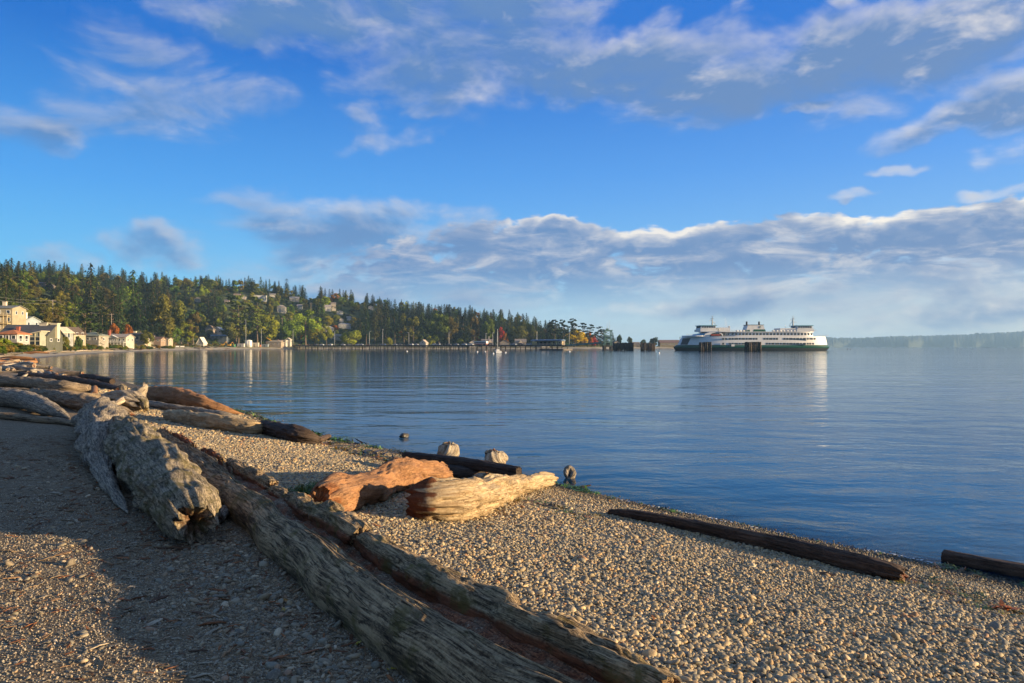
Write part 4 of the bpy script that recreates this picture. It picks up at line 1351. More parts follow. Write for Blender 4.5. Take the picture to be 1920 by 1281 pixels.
def build_litter():
    h = hit(557, 827)
    v, f = ico(3)
    q = fbm(v[:, 0] * 2.2, v[:, 1] * 2.2, v[:, 2] * 2.2 + 4, 3)
    v = v * (1 + .35 * q)[:, None] * np.array((.15, .08, .05))
    m, T = new_mat('crumpled_wrapper')
    n = T.noise(T.n('ShaderNodeTexCoord').outputs['Object'], 9.0, 3.0)
    finish(T, T.ramp(n, [(0.40, (.75, .72, .70)), (0.55, (.70, .66, .64)), (.58, (.12, .2, .5)), (.62, (.7, .2, .15)), (.66, (.75, .7, .68))]), .45)
    o = tag(obj('wrapper', np_mesh('wrapper', v, f, m, False)), 'crumpled white wrapper lying at the end of the dark log', 'litter')
    o.location = h + Vector((0, 0, .05))
    x, y = on_water(758, 819)
    v, f = ico(3)
    v = v * (1 + .45 * fbm(v[:, 0] * 1.4, v[:, 1] * 1.4, v[:, 2] * 1.4, 3))[:, None] * np.array((.12, .10, .065))
    m, T = new_mat('wet_rock')
    finish(T, T.mix(T.noise(T.n('ShaderNodeTexCoord').outputs['Object'], 14.0, 4.0), (.02, .018, .015), (.10, .085, .06)), .4)
    o = tag(obj('rock', np_mesh('rock', v, f, m, True)), 'lone dark rock breaking the water off the dark log', 'rock')
    o.location = (x, y, .02)
    h = hit(1883, 1146)
    o = tag(obj('kelp_clump', ribbon_tuft(26, 1.3, .16, 1.0, paint((.40, .11, .025), .6), 77, 'kelp_clump')), 'bright orange dried kelp clump on the pebbles near the right edge', 'seaweed clump')
    o.location = h + Vector((0, 0, .02))
    o.scale = (.085, .06, .06)
build_litter()

# ---- bleached logs strewn along the far beach
def build_far_drift():
    vs = []
    for k, mname in enumerate(('bone', 'grey', 'brown', 'bone', 'orange', 'grey')):
        vs.append(log_mesh('beach_log', [(-.5, 0, 0), (-.2, .01 * (k - 2), .004), (.15, -.008 * k, 0), (.5, .01, .006)], [.045, .05, .042, .03], W[mname], seed=300 + k, nseg=14, step=.05, lump=.12, ends=('broken', 'broken'), knots=1))
    r = np.random.default_rng(12)
    n = 0
    lab = {'bone': ('bleached pale log among the drift strewn along the far beach', 'bleached logs strewn along the far beach'),
           'grey': ('silver-grey log among the drift strewn along the far beach', 'grey logs strewn along the far beach'),
           'brown': ('brown log among the drift strewn along the far beach', 'brown logs strewn along the far beach'),
           'orange': ('rusty orange log among the drift strewn along the far beach', 'orange logs strewn along the far beach')}
    while n < 150:
        px = r.uniform(-10, 560) if n > 45 else r.uniform(-15, 140)
        Y = r.uniform(32, 120) if n <= 45 else r.uniform(120, 690)
        x = at(px, Y)
        d = float(shore_dist(x, Y))
        if not (3.5 < d < 13 + 4 * (Y > 120)):
            continue
        if Y < 60 and px > 120:
            continue
        k = int(r.integers(0, 6))
        mn = ('bone', 'grey', 'brown', 'bone', 'orange', 'grey')[k]
        L = r.uniform(3, 8) * (0.62 if Y < 60 else 1.0)
        wh = ('close behind the log heap', 'further along behind the log heap', 'on the curve of the beach', 'below the dark-roofed house', 'below the gabled cottages', 'below the white deck house', 'below the olive bank tree', 'below the steep white cottage', 'below the construction yard', 'below the yellow crane')[0 if Y < 50 else 1 if Y < 80 else 2 if Y < 130 else 3 if px < 100 else 4 if px < 170 else 5 if px < 250 else 6 if px < 340 else 7 if px < 420 else 8 if px < 490 else 9]
        cn = {'bone': 'bleached pale', 'grey': 'silver-grey', 'brown': 'brown', 'orange': 'rusty orange'}[mn]
        o = tag(obj('driftwood_log', vs[k]), '%s %s drift log %s, %s' % ('long' if L > 6.4 else 'short' if L < 4.4 else 'middling', cn, 'low near the water' if d < 6.3 else 'high by the grass' if d > 11 else 'mid-beach', wh), 'driftwood log', 'drift logs strewn ' + wh)
        o.scale = (L, L * r.uniform(.7, 1.3), L * r.uniform(.7, 1.3))
        o.rotation_euler = (r.uniform(0, 6), r.normal(0, .06), r.normal(.3 if Y < 130 else 0, .45) + (1.9 if Y < 90 else 0))
        o.location = (x, Y, gz(x, Y) + .035 * L)
        n += 1
build_far_drift()
# ------------------------------------------------------------------ trees
def leaf_mat(instanced):
    m, T = new_mat('foliage')
    col = T.attr('pcol', 'Color', 'INSTANCER') if instanced else T.n('ShaderNodeObjectInfo').outputs['Color']
    P = T.n('ShaderNodeNewGeometry').outputs['Position']
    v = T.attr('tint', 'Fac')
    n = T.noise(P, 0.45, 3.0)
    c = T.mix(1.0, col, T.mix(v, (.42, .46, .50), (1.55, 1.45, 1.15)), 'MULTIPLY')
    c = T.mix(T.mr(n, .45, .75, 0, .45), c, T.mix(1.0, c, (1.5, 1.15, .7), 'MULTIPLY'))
    d = T.n('ShaderNodeBsdfDiffuse')
    t = T.n('ShaderNodeBsdfTranslucent')
    T.put(d.inputs[0], c)
    T.put(t.inputs[0], T.mix(1.0, c, (1.2, 1.2, .6), 'MULTIPLY'))
    ms = T.n('ShaderNodeMixShader')
    ms.inputs[0].default_value = .22
    T.t.links.new(d.outputs[0], ms.inputs[1])
    T.t.links.new(t.outputs[0], ms.inputs[2])
    o = T.n('ShaderNodeOutputMaterial')
    T.t.links.new(ms.outputs[0], o.inputs[0])
    return m
LEAF_O, LEAF_I = leaf_mat(False), leaf_mat(True)
def bark_mat():
    m, T = new_mat('bark')
    n = T.noise(T.map(T.n('ShaderNodeTexCoord').outputs['Object'], scale=(30, 30, 4)), 3.0, 4.0)
    finish(T, T.mix(n, (.06, .042, .03), (.20, .145, .10)), .95)
    return m
BARK = bark_mat()
def quads(cen, a, b):
    """leaf sprays: quads centred on cen with half-axes a and b"""
    v = np.stack([cen - a - b * .5, cen + a * .2 - b, cen + a * 1.1, cen + a * .1 + b], 1).reshape(-1, 3)
    return v, np.arange(len(v)).reshape(-1, 4)
def conifer(seed, base=.10, width=.17, levels=24, shape=.85, gap=.0, up=.0):
    r = np.random.default_rng(seed)
    C, A, B, Tt = [], [], [], []
    for li in range(levels):
        t = (li + r.uniform(-.3, .3)) / levels
        z = base + (1 - base) * np.clip(t, 0, 1)
        L = width * (1 - np.clip(t, 0, 1)) ** shape * (.5 + .5 * min(1, t * 6 + .55)) + .012
        nb = int(5 + 3 * (1 - t))
        a0 = r.uniform(0, 6.28)
        for k in range(nb):
            if r.random() < gap:
                continue
            an = a0 + 6.283 * k / nb + r.normal(0, .25)
            l = L * r.uniform(.62, 1.22)
            n = max(2, int(2 + l * 26))
            lift = r.normal(-.12 + up, .12)
            for j in range(n):
                q = (j + .6) / n
                p = np.array([math.cos(an) * l * q, math.sin(an) * l * q, z + l * q * lift - .25 * l * q * q + r.normal(0, .004)])
                d = np.array([math.cos(an), math.sin(an), lift - .4 * q])
                sd = np.array([-math.sin(an), math.cos(an), r.normal(0, .25)])
                sz = .016 + .05 * l / n * 2
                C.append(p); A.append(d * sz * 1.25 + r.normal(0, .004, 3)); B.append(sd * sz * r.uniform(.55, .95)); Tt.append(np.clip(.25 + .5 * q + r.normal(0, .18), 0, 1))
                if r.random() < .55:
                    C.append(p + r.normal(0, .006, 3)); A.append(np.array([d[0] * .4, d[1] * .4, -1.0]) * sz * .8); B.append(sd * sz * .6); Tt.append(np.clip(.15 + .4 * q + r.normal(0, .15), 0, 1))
    v, f = quads(np.array(C), np.array(A), np.array(B))
    return v, f, np.repeat(Tt, 4)
def broadleaf(seed, base=.18, width=.36, lobes=20, per=150, flat=1.0, leaf=.021, top=1.0, open_=.0):
    r = np.random.default_rng(seed)
    C, A, B, Tt = [], [], [], []
    mid = (base + top) / 2
    for k in range(lobes):
        u = r.normal(0, 1, 3)
        u /= np.linalg.norm(u)
        rad = r.uniform(.45, .86) ** .7
        c = np.array([u[0] * width * rad, u[1] * width * rad, mid + u[2] * (top - base) / 2 * rad * .92])
        R = width * r.uniform(.26, .46)
        n = int(per * r.uniform(.7, 1.3))
        w = r.normal(0, 1, (n, 3))
        w /= np.linalg.norm(w, axis=1)[:, None]
        rr = R * r.uniform(.55, 1.08, n) ** .6
        p = c + w * rr[:, None] * np.array([1, 1, .8 * flat])
        ok = p[:, 2] < top + .03
        p, w = p[ok], w[ok]
        n = len(p)
        t1 = np.cross(w, r.normal(0, 1, (n, 3)))
        t1 /= np.linalg.norm(t1, axis=1)[:, None] + 1e-9
        t2 = np.cross(w, t1) * .8 + w * r.normal(0, .5, (n, 1))
        sz = leaf * r.uniform(.6, 1.35, (n, 1))
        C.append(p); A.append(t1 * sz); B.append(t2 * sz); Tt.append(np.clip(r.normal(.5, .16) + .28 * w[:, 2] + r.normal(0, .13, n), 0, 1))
    v, f = quads(np.vstack(C), np.vstack(A), np.vstack(B))
    return v, f, np.repeat(np.concatenate(Tt), 4)
def pine(seed, base=.35, width=.30):
    r = np.random.default_rng(seed)
    V, Fs, Tt, o = [], [], [], 0
    for k in range(16):
        z = base + (1 - base) * (k + .5) / 16 + r.normal(0, .02)
        an, rad = r.uniform(0, 6.28), width * r.uniform(.25, .95) * (1 - .55 * (z - base) / (1 - base))
        v, f, t = broadleaf(seed * 50 + k, -.05, .12 * r.uniform(.8, 1.4), 5, 42, .45, .020, .05)
        v = v * np.array([1, 1, .75]) + np.array([math.cos(an) * rad, math.sin(an) * rad, z])
        V.append(v); Fs.append(f + o); Tt.append(t); o += len(v)
    return np.vstack(V), np.vstack(Fs), np.concatenate(Tt)
def trunk_mesh(seed, top=.9, r0=.017, limbs=5, spread_=.22, z0=.3):
    r = np.random.default_rng(seed)
    b = MB()
    zs = np.linspace(-.04, top, 6)
    ps = [Vector((r.normal(0, .004), r.normal(0, .004), z)) for z in zs]
    for i in range(5):
        b.tube(ps[i], ps[i + 1], r0 * (1 - .85 * i / 5), r0 * (1 - .85 * (i + 1) / 5), 7, caps=False)
    for k in range(limbs):
        z = z0 + (top - z0) * k / max(1, limbs) * .8
        a = r.uniform(0, 6.28)
        l = spread_ * r.uniform(.6, 1)
        b.tube((0, 0, z), (math.cos(a) * l, math.sin(a) * l, z + l * r.uniform(.1, .8)), r0 * .4, r0 * .1, 5, caps=False)
    return b.mesh('trunk', BARK, True)
SPEC = {}
def add_spec(kind, variants, trunk):
    SPEC[kind] = dict(crowns=[], inst=[], trunk=trunk)
    for v, f, t in variants:
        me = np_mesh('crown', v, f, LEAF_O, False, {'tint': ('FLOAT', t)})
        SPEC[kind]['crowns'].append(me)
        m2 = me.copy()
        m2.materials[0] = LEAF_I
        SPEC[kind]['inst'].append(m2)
add_spec('fir', [conifer(1, .06, .30, 26, .75), conifer(2, .05, .27, 28, .7), conifer(3, .08, .33, 24, .65, .10)], trunk_mesh(1, .95))
add_spec('tall_fir', [conifer(4, .26, .26, 24, .55, .14), conifer(5, .22, .29, 24, .6, .16), conifer(6, .30, .25, 20, .5, .12)], trunk_mesh(2, .95, .016, 6, .1))
add_spec('spire', [conifer(7, .06, .22, 30, .75), conifer(8, .05, .24, 30, .85, .05)], trunk_mesh(3, .95))
add_spec('pine', [pine(9), pine(10, .30, .34), pine(11, .40, .28)], trunk_mesh(4, .9, .020, 9, .22))
add_spec('maple', [broadleaf(12), broadleaf(13, .14, .40, 24), broadleaf(14, .2, .33, 18)], trunk_mesh(5, .7, .024, 7, .3))
add_spec('round', [broadleaf(15, .06, .56, 26, 150, 1.0, .032), broadleaf(16, .05, .50, 22, 150, 1.0, .032)], trunk_mesh(6, .6, .03, 6, .4))
add_spec('column', [broadleaf(17, .12, .20, 20, 130, 1.3, .018), broadleaf(18, .10, .23, 22, 130, 1.2, .018)], trunk_mesh(7, .8, .018, 4, .12))
COLS = dict(dark=(.022, .036, .020), mid=(.036, .056, .020), olive=(.078, .082, .020), green=(.060, .094, .018), lime=(.125, .145, .018), gold=(.34, .27, .018), rust=(.19, .075, .016),
            orange=(.28, .11, .012), red=(.26, .030, .024), brown=(.078, .068, .022), deep=(.016, .026, .016))
COLS = {k: tuple(q * (1.5 if k in ('mid', 'olive', 'green', 'lime') else 1.2) for q in v) for k, v in COLS.items()}
ntree = [0]
def tree(kind, x, y, H, col, label, group=None, wide=1.0, name=None, z=None):
    r = np.random.default_rng(ntree[0] + 900)
    ntree[0] += 1
    sp = SPEC[kind]
    nm = name or {'fir': 'fir_tree', 'tall_fir': 'fir_tree', 'spire': 'fir_tree', 'pine': 'pine_tree', 'maple': 'maple_tree', 'round': 'bushy_tree', 'column': 'broadleaf_tree'}[kind]
    e = empty(nm, (x, y, gz(x, y) - .3 if z is None else z), r.uniform(0, 6.28), label=label, cat='tree', group=group)
    e.scale = (H * wide, H * wide, H)
    t = obj('trunk', sp['trunk'], e)
    c = obj('crown', sp['crowns'][int(r.integers(len(sp['crowns'])))], e)
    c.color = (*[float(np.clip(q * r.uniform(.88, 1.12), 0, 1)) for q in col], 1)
    return e
def tree_px(kind, px, top, Y, col, label, wpx=None, group=None, name=None, base=None):
    Y = on_land(px, Y, 9 if px < 330 else 27)
    x = at(px, Y)
    z = gz(x, Y) if base is None else z_at(base, Y)
    H = z_at(top, Y) - z
    wide = 1.0
    if wpx:
        nat = {'fir': .56, 'tall_fir': .50, 'spire': .42, 'pine': .62, 'maple': .74, 'round': 1.1, 'column': .44}[kind]
        wide = (wpx / F * Y) / (H * nat)
    return tree(kind, x, Y, H, COLS[col], label, group, float(np.clip(wide, .45, 2.6)), name, z - .2)

KEY = [  # kind, px, top, Y, colour, width, label
    ('tall_fir', 170, 490, 430, 'dark', 44, 'tallest dark fir standing high above the waterfront houses'),
    ('tall_fir', 250, 503, 480, 'mid', 44, 'second tallest dark fir, pointed, right of the tallest one'),
    ('tall_fir', 212, 545, 440, 'deep', 40, 'very dark fir between the two tallest firs'),
    ('fir', 224, 540, 460, 'mid', 34, 'lit green fir leaning against the pointed second tallest fir'),
    ('tall_fir', 287, 522, 500, 'dark', 32, 'dark fir beside the big olive tree on the bank'),
    ('column', 311, 548, 470, 'olive', 46, 'large olive-green tree with a bare pale trunk on the beach bank'),
    ('column', 340, 560, 560, 'olive', 36, 'olive tree just right of the large olive-green bank tree'),
    ('column', 362, 578, 560, 'brown', 30, 'brownish slim tree by the steep white cottage'),
    ('fir', 142, 548, 380, 'mid', 30, 'mid-green fir left of the tallest dark fir'),
    ('pine', 118, 572, 330, 'olive', 40, 'rough olive pine behind the cream gabled cottages'),
    ('pine', 160, 572, 340, 'mid', 50, 'spreading green pine behind the low cream house'),
    ('maple', 101, 574, 300, 'brown', 38, 'golden-brown autumn tree behind the pale blue house chimney'),
    ('round', 130, 596, 300, 'olive', 24, 'low golden-olive tree behind the gabled cottages'),
    ('fir', 192, 556, 400, 'deep', 36, 'deep green fir under the tallest dark fir'),
    ('fir', 60, 515, 520, 'deep', 30, 'dark fir on the slope above the pale blue house'),
    ('fir', 92, 505, 560, 'dark', 30, 'dark fir high on the slope above the golden-brown tree'),
    ('column', 40, 535, 420, 'olive', 46, 'wide olive tree above the tan balconied building'),
    ('column', 12, 540, 400, 'brown', 40, 'brownish tree above the left edge of the tan balconied building'),
    ('round', 214, 606, 430, 'rust', 15, 'small orange autumn tree below the tall firs'),
    ('round', 240, 608, 450, 'rust', 15, 'small rusty tree under the pointed second tallest fir'),
    ('fir', 186, 605, 300, 'deep', 16, 'small dark conifer in front of the low cream house'),
    ('round', 103, 618, 205, 'deep', 22, 'dark bushy conifer beside the cream gabled cottage'),
    ('fir', 155, 618, 265, 'deep', 26, 'dark triangular conifer in front of the gabled cottages'),
    ('round', 198, 622, 380, 'deep', 14, 'round dark bush left of the white house with a deck'),
    ('pine', 447, 556, 640, 'olive', 54, 'broad olive pine above the construction yard'),
    ('pine', 482, 558, 640, 'green', 54, 'broad green pine above the construction yard, right of the olive one'),
    ('maple', 443, 596, 620, 'olive', 44, 'round brown-green tree behind the white tank'),
    ('maple', 500, 588, 630, 'lime', 42, 'yellow-green tree behind the yellow crane'),
    ('maple', 573, 576, 620, 'lime', 60, 'big yellow-green maple at the shore end of the dock'),
    ('maple', 590, 600, 610, 'lime', 30, 'lower yellow-green tree on the right of the big maple'),
    ('spire', 596, 558, 690, 'deep', 18, 'slim dark spire behind the big yellow-green maple'),
    ('round', 660, 619, 600, 'lime', 48, 'rounded yellow willow behind the dock railing'),
    ('tall_fir', 687, 578, 640, 'dark', 30, 'dark fir just right of the rounded yellow willow'),
    ('tall_fir', 703, 583, 640, 'brown', 26, 'brownish fir in the row behind the dock, third from the willow'),
    ('tall_fir', 723, 566, 650, 'deep', 30, 'tall deep-green fir in the row behind the dock'),
    ('tall_fir', 740, 568, 650, 'dark', 34, 'tall dark fir with bare trunk showing over the dock'),
    ('tall_fir', 757, 586, 650, 'olive', 34, 'sunlit olive fir with bare orange trunk behind the dock'),
    ('column', 775, 588, 650, 'olive', 26, 'slim olive tree right of the sunlit olive fir'),
    ('tall_fir', 792, 584, 660, 'mid', 34, 'blue-green fir above the small white gabled cottage'),
    ('maple', 823, 586, 670, 'green', 38, 'full green broadleaf tree above the dock'),
    ('column', 842, 592, 660, 'brown', 30, 'brownish tree right of the full green broadleaf tree'),
    ('fir', 868, 590, 680, 'deep', 40, 'dark fir behind the third lamp from the dock end'),
    ('maple', 890, 590, 690, 'brown', 24, 'brownish broadleaf tree among dark firs above the red bus'),
    ('maple', 915, 588, 690, 'green', 26, 'green broadleaf tree among dark firs above the parked cars'),
    ('column', 938, 612, 620, 'red', 15, 'slender bright red tree behind the sailing boat mast'),
    ('round', 947, 624, 620, 'orange', 14, 'low orange tree below the slender bright red tree'),
    ('maple', 975, 610, 640, 'olive', 30, 'olive tree above the shingled cottages near the dock end'),
    ('pine', 1040, 600, 700, 'deep', 34, 'ragged dark pine nearest the dark hill at the point'),
    ('pine', 1056, 600, 700, 'deep', 26, 'ragged dark pine second along the point'),
    ('pine', 1076, 598, 710, 'dark', 30, 'ragged dark pine standing behind the bright yellow maple'),
    ('pine', 1092, 606, 715, 'deep', 22, 'ragged dark pine rising over the right of the bright yellow maple'),
    ('maple', 1078, 616, 690, 'gold', 34, 'bright yellow maple on the point beside the dock end'),
    ('round', 1094, 628, 690, 'gold', 18, 'smaller yellow tree tucked against the bright yellow maple'),
    ('maple', 1105, 621, 700, 'orange', 16, 'orange-yellow maple left of the crimson tree'),
    ('round', 1112, 630, 690, 'red', 18, 'low crimson tree near the transfer tower'),
    ('pine', 1106, 609, 720, 'dark', 22, 'dark pine behind the orange-yellow maple'),
    ('pine', 1122, 613, 720, 'deep', 22, 'dark pine left of the transfer tower'),
    ('pine', 1132, 618, 740, 'brown', 20, 'brown-green pine partly behind the transfer tower'),
    ('fir', 1149, 622, 740, 'dark', 10, 'thin conifer just right of the transfer tower'),
    ('round', 1161, 627, 800, 'dark', 12, 'small round dark tree right of the thin conifer'),
    ('round', 1181, 631, 850, 'mid', 12, 'small round tree above the piling wall'),
    ('round', 1227, 632, 890, 'dark', 20, 'round dark tree on the low point near the long brown building'),
    ('round', 1206, 636, 880, 'mid', 12, 'low bush tree on the point between the piling clusters'),
    ('fir', 1275, 630, 900, 'brown', 8, 'small brown conifer by the end of the long brown building'),
]
KEY += [
    ('round', 84, 622, 190, 'green', 20, 'leafy green bush against the glazed front of the dark-roofed house'),
    ('round', 120, 627, 230, 'olive', 18, 'olive bush between the grey gabled wing and the cream gabled cottage'),
    ('fir', 198, 612, 330, 'deep', 14, 'small dark conifer between the low cream house and the white deck house'),
    ('round', 243, 628, 390, 'mid', 14, 'green bush between the white deck house and the yellow-cream house'),
    ('maple', 276, 616, 420, 'olive', 22, 'olive broadleaf tree right of the yellow-cream house'),
    ('maple', 328, 612, 500, 'green', 26, 'green broadleaf tree between the olive bank tree and the steep white cottage'),
    ('round', 10, 632, 170, 'lime', 26, 'yellow-green bush at the left edge before the orange-roofed cottage'),
    ('round', 146, 630, 240, 'mid', 16, 'green bush at the right corner of the cream gabled cottage'),
    ('maple', 352, 600, 560, 'lime', 26, 'yellow-green tree just left of the steep white cottage'),
    ('maple', 540, 600, 640, 'green', 30, 'green broadleaf tree behind the two white kiosks'),
    ('maple', 612, 604, 650, 'lime', 24, 'yellow-green tree right of the lower maple at the dock foot'),
    ('round', 806, 630, 640, 'lime', 18, 'yellow-green bush right of the tiny white gabled cottage'),
    ('round', 728, 632, 640, 'lime', 18, 'yellow-green bush under the dock fir row'),
    ('round', 862, 633, 640, 'lime', 16, 'yellow-green bush right of the middle dock lamp post'),
]
for kind, px, top, Y, col, w, lb in KEY:
    tree_px(kind, px, top, Y, col, lb, w)

# hillside houses: px, base py, width px, height px (also the clearings left open in front of them)
HILL_HOUSES = [
    (77, 537, 16, 9, (.55, .30, .24), (.20, .14, .12), 'pink house high on the wooded slope at far left'), (97, 542, 8, 10, (.60, .42, .28), (.25, .2, .17), 'narrow peach house half hidden high on the far-left slope'),
    (371, 567, 10, 8, (.62, .55, .42), (.25, .2, .16), 'cream house among trees above the white gabled house'), (426, 570, 9, 7, (.50, .30, .25), (.16, .14, .13), 'reddish house on the slope above the pines'),
    (445, 558, 12, 6, (.50, .40, .30), (.28, .20, .15), 'tan house high on the hill left of the long white one'), (457, 561, 9, 6, (.60, .50, .42), (.3, .25, .2), 'small beige house close to the long white hilltop house'),
    (488, 564, 24, 10, (.80, .78, .72), (.35, .34, .33), 'long white flat-roofed house high on the hill'), (511, 557, 11, 6, (.72, .66, .55), (.2, .19, .18), 'small cream hilltop house right of the long white one'),
    (552, 566, 18, 9, (.74, .64, .48), (.45, .40, .34), 'cream two-storey house on the hill skyline'), (584, 558, 12, 6, (.36, .26, .2), (.16, .13, .12), 'small brown house right of the cream skyline house'),
    (528, 587, 17, 14, (.66, .60, .48), (.30, .26, .22), 'tall cream house halfway up the hill'), (562, 580, 10, 8, (.70, .66, .58), (.34, .3, .27), 'white house halfway up the hill above the big maple'),
    (615, 584, 12, 11, (.74, .70, .60), (.32, .28, .25), 'white house with grey roof on the mid slope right of the maple'), (626, 583, 8, 6, (.66, .56, .40), (.3, .26, .2), 'small tan house touching the white mid-slope house'),
    (637, 590, 12, 6, (.78, .72, .62), (.4, .36, .3), 'low cream house lower down the mid slope'), (625, 575, 10, 7, (.60, .50, .38), (.22, .18, .15), 'beige house above the white mid-slope house'),
    (654, 601, 8, 6, (.72, .66, .56), (.26, .24, .22), 'little white house above the grey terrace house'), (640, 605, 9, 7, (.68, .6, .5), (.25, .22, .2), 'small cream house left of the little white house'),
    (646, 616, 25, 9, (.50, .50, .47), (.30, .29, .28), 'wide grey terrace house above the willow'), (622, 624, 8, 8, (.60, .60, .56), (.2, .2, .2), 'narrow grey-white house left of the wide grey terrace house'),
    (674, 561, 14, 8, (.74, .66, .54), (.24, .2, .18), 'cream house near the hill skyline above the willow'), (695, 581, 9, 7, (.72, .66, .58), (.3, .26, .22), 'pale house low on the slope above the first dock firs'),
    (613, 624, 26, 11, (.76, .66, .50), (.5, .44, .36), 'cream house with white balcony behind the big maple'), (630, 638, 24, 10, (.70, .58, .40), (.30, .24, .18), 'tan low house right behind the dock railing'),
]
# random woods
def build_woods():
    r = np.random.default_rng(5)
    cand = []
    def blocked(px, Y, top, w):
        for hx, hb, hw, hh, *_ in HILL_HOUSES:
            if abs(px - hx) < hw / 2 + w * .38:
                hy = HOUSE_Y[(hx, hb)]
                if Y < hy + 6 and top < hb - 1.0:
                    return True
        return False
    HOUSE_Y = {}
    for h in HILL_HOUSES:
        HOUSE_Y[(h[0], h[1])] = hit(h[0], h[1], 100).y
    build_woods.Y = HOUSE_Y
    tries = 0
    while len(cand) < 1150 and tries < 20000:
        tries += 1
        px = r.uniform(-90, 1166)
        r0, r1 = np.interp(px, _HP, _R0), np.interp(px, _HP, _R1)
        t = r.uniform(.06, 1.06) ** .9
        Y = r0 + (r1 - r0) * t
        x = at(px, Y)
        z = gz(x, Y)
        if float(shore_dist(x, Y)) < 55:
            continue
        u = r.random()
        if 330 < px < 670:
            k = 'fir' if u < .28 else 'spire' if u < .42 else 'maple' if u < .78 else 'column' if u < .9 else 'round'
        elif px < 330:
            k = 'fir' if u < .40 else 'spire' if u < .46 else 'tall_fir' if u < .62 else 'column' if u < .84 else 'maple'
        else:
            k = 'fir' if u < .5 else 'spire' if u < .66 else 'tall_fir' if u < .80 else 'column' if u < .9 else 'maple'
        if t > .9 and r.random() < .6:
            k = 'spire' if r.random() < .4 else 'fir'
        H = {'fir': r.uniform(16, 30), 'spire': r.uniform(17, 30), 'tall_fir': r.uniform(22, 33), 'maple': r.uniform(9, 17), 'column': r.uniform(12, 21), 'round': r.uniform(5, 9)}[k]
        H *= .92 if px < 900 else .78
        H *= np.interp(px, [1000, 1160], [1, .6])
        # keep the drawn skyline: only now and then does a tree top stand far over the ridge line
        ridge_top = np.interp(px, _HP, _RIDGE) - np.interp(px, [0, 300, 640, 900, 1030, 1160], [24, 26, 24, 26, 24, 16])
        top = HY - (z + H - EYE) * F / Y
        if top < ridge_top - (10 if r.random() < .08 else 2):
            H *= .72
            top = HY - (z + H - EYE) * F / Y
        w = H * F / Y * .36
        if blocked(px, Y, top, w):
            continue
        conif = k in ('fir', 'spire', 'tall_fir')
        v = r.random()
        if conif:
            col = 'dark' if v < .45 else 'deep' if v < .62 else 'mid' if v < .88 else 'olive' if v < .95 else 'brown'
        else:
            col = 'olive' if v < .34 else 'green' if v < .62 else 'lime' if v < .84 else 'brown' if v < .965 else 'rust' if v < .992 else 'orange'
        cand.append((H / Y, k, px, x, Y, z, H, col))
    cand.sort(key=lambda c: -c[0])
    nobj = 300 - len(KEY)
    ZN = [(-999, 20, 'far left of the pale blue house'), (20, 75, 'above the pale blue house'), (75, 130, 'above the dark-roofed house'), (130, 200, 'by the tallest fir'), (200, 265, 'above the white deck house'), (265, 330, 'above the olive bank tree'), (330, 390, 'above the steep white cottage'), (390, 450, 'above the white gabled house'), (450, 505, 'above the white tank'), (505, 560, 'above the yellow crane'),
          (560, 610, 'above the big maple'), (610, 660, 'above the willow'), (660, 720, 'above the dock fir row'), (720, 780, 'past the dock fir row'), (780, 840, 'above the tiny gabled cottage'), (840, 900, 'above the red bus'), (900, 955, 'above the sailing boat'), (955, 1010, 'by the dock-end houses'), (1010, 1060, 'where the hill meets the point'), (1060, 1400, 'on the point')]
    KN = {'fir': 'fir', 'spire': 'slim fir', 'tall_fir': 'bare-trunked fir', 'maple': 'broadleaf tree', 'column': 'tall broadleaf tree', 'round': 'low bushy tree'}
    CN = dict(dark='dark green', deep='near-black green', mid='mid-green', olive='olive', green='leaf-green', lime='yellow-green', brown='brownish', rust='rust-coloured', orange='orange')
    for c in cand[:nobj]:
        _, k, px, x, Y, z, H, col = c
        t = (Y - np.interp(px, _HP, _R0)) / (np.interp(px, _HP, _R1) - np.interp(px, _HP, _R0))
        zone = next(s for a, b, s in ZN if a <= px < b)
        lvl = 'on the skyline' if t > .8 else 'halfway up' if t > .4 else 'low down'
        sz = 'large ' if H / Y > .036 else 'small ' if H / Y < .020 else ''
        lb = '%s%s %s %s %s' % (sz, CN[col], KN[k], lvl, zone)
        tree(k, x, Y, H, COLS[col], lb, 'trees ' + zone)
    rest = cand[nobj:]
    shapes, idx0 = [], {}
    for k in SPEC:
        idx0[k] = (len(shapes), len(SPEC[k]['inst']))
        shapes += SPEC[k]['inst']
    P, R_, S, I, C = [], [], [], [], []
    for _, k, px, x, Y, z, H, col in rest:
        P.append((x, Y, z - .3)); R_.append((0, 0, r.uniform(0, 6.28))); S.append((H, H, H)); I.append(idx0[k][0] + int(r.integers(idx0[k][1])))
        C.append((*[q * r.uniform(.85, 1.15) for q in COLS[col]], 1))
    scatter('woodland', P, R_, S, I, C, shapes)
    # undergrowth that fills the slope
    P, R_, S, I, C = [], [], [], [], []
    n = 0
    while n < 2600:
        px = r.uniform(-90, 1200)
        r0, r1 = np.interp(px, _HP, _R0), np.interp(px, _HP, _R1)
        Y = r0 + (r1 - r0) * r.uniform(-.04, 1.02)
        x = at(px, Y)
        d = float(shore_dist(x, Y)) if Y < r0 + 40 else 99
        if d < 45:
            continue
        H = r.uniform(1.8, 4.6)
        z = gz(x, Y)
        if blocked(px, Y, HY - (z + H - EYE) * F / Y, H * F / Y):
            H *= .4
        P.append((x, Y, z - .4)); R_.append((0, 0, r.uniform(0, 6.28))); S.append((H * 1.3, H * 1.3, H)); I.append(int(r.integers(2)))
        col = ('deep', 'dark', 'mid', 'olive', 'green', 'lime', 'brown')[int(r.choice(7, p=[.2, .22, .2, .16, .12, .05, .05]))]
        C.append((*[q * r.uniform(.8, 1.15) for q in COLS[col]], 1))
        n += 1
    scatter('undergrowth', P, R_, S, I, C, SPEC['round']['inst'])
build_woods()
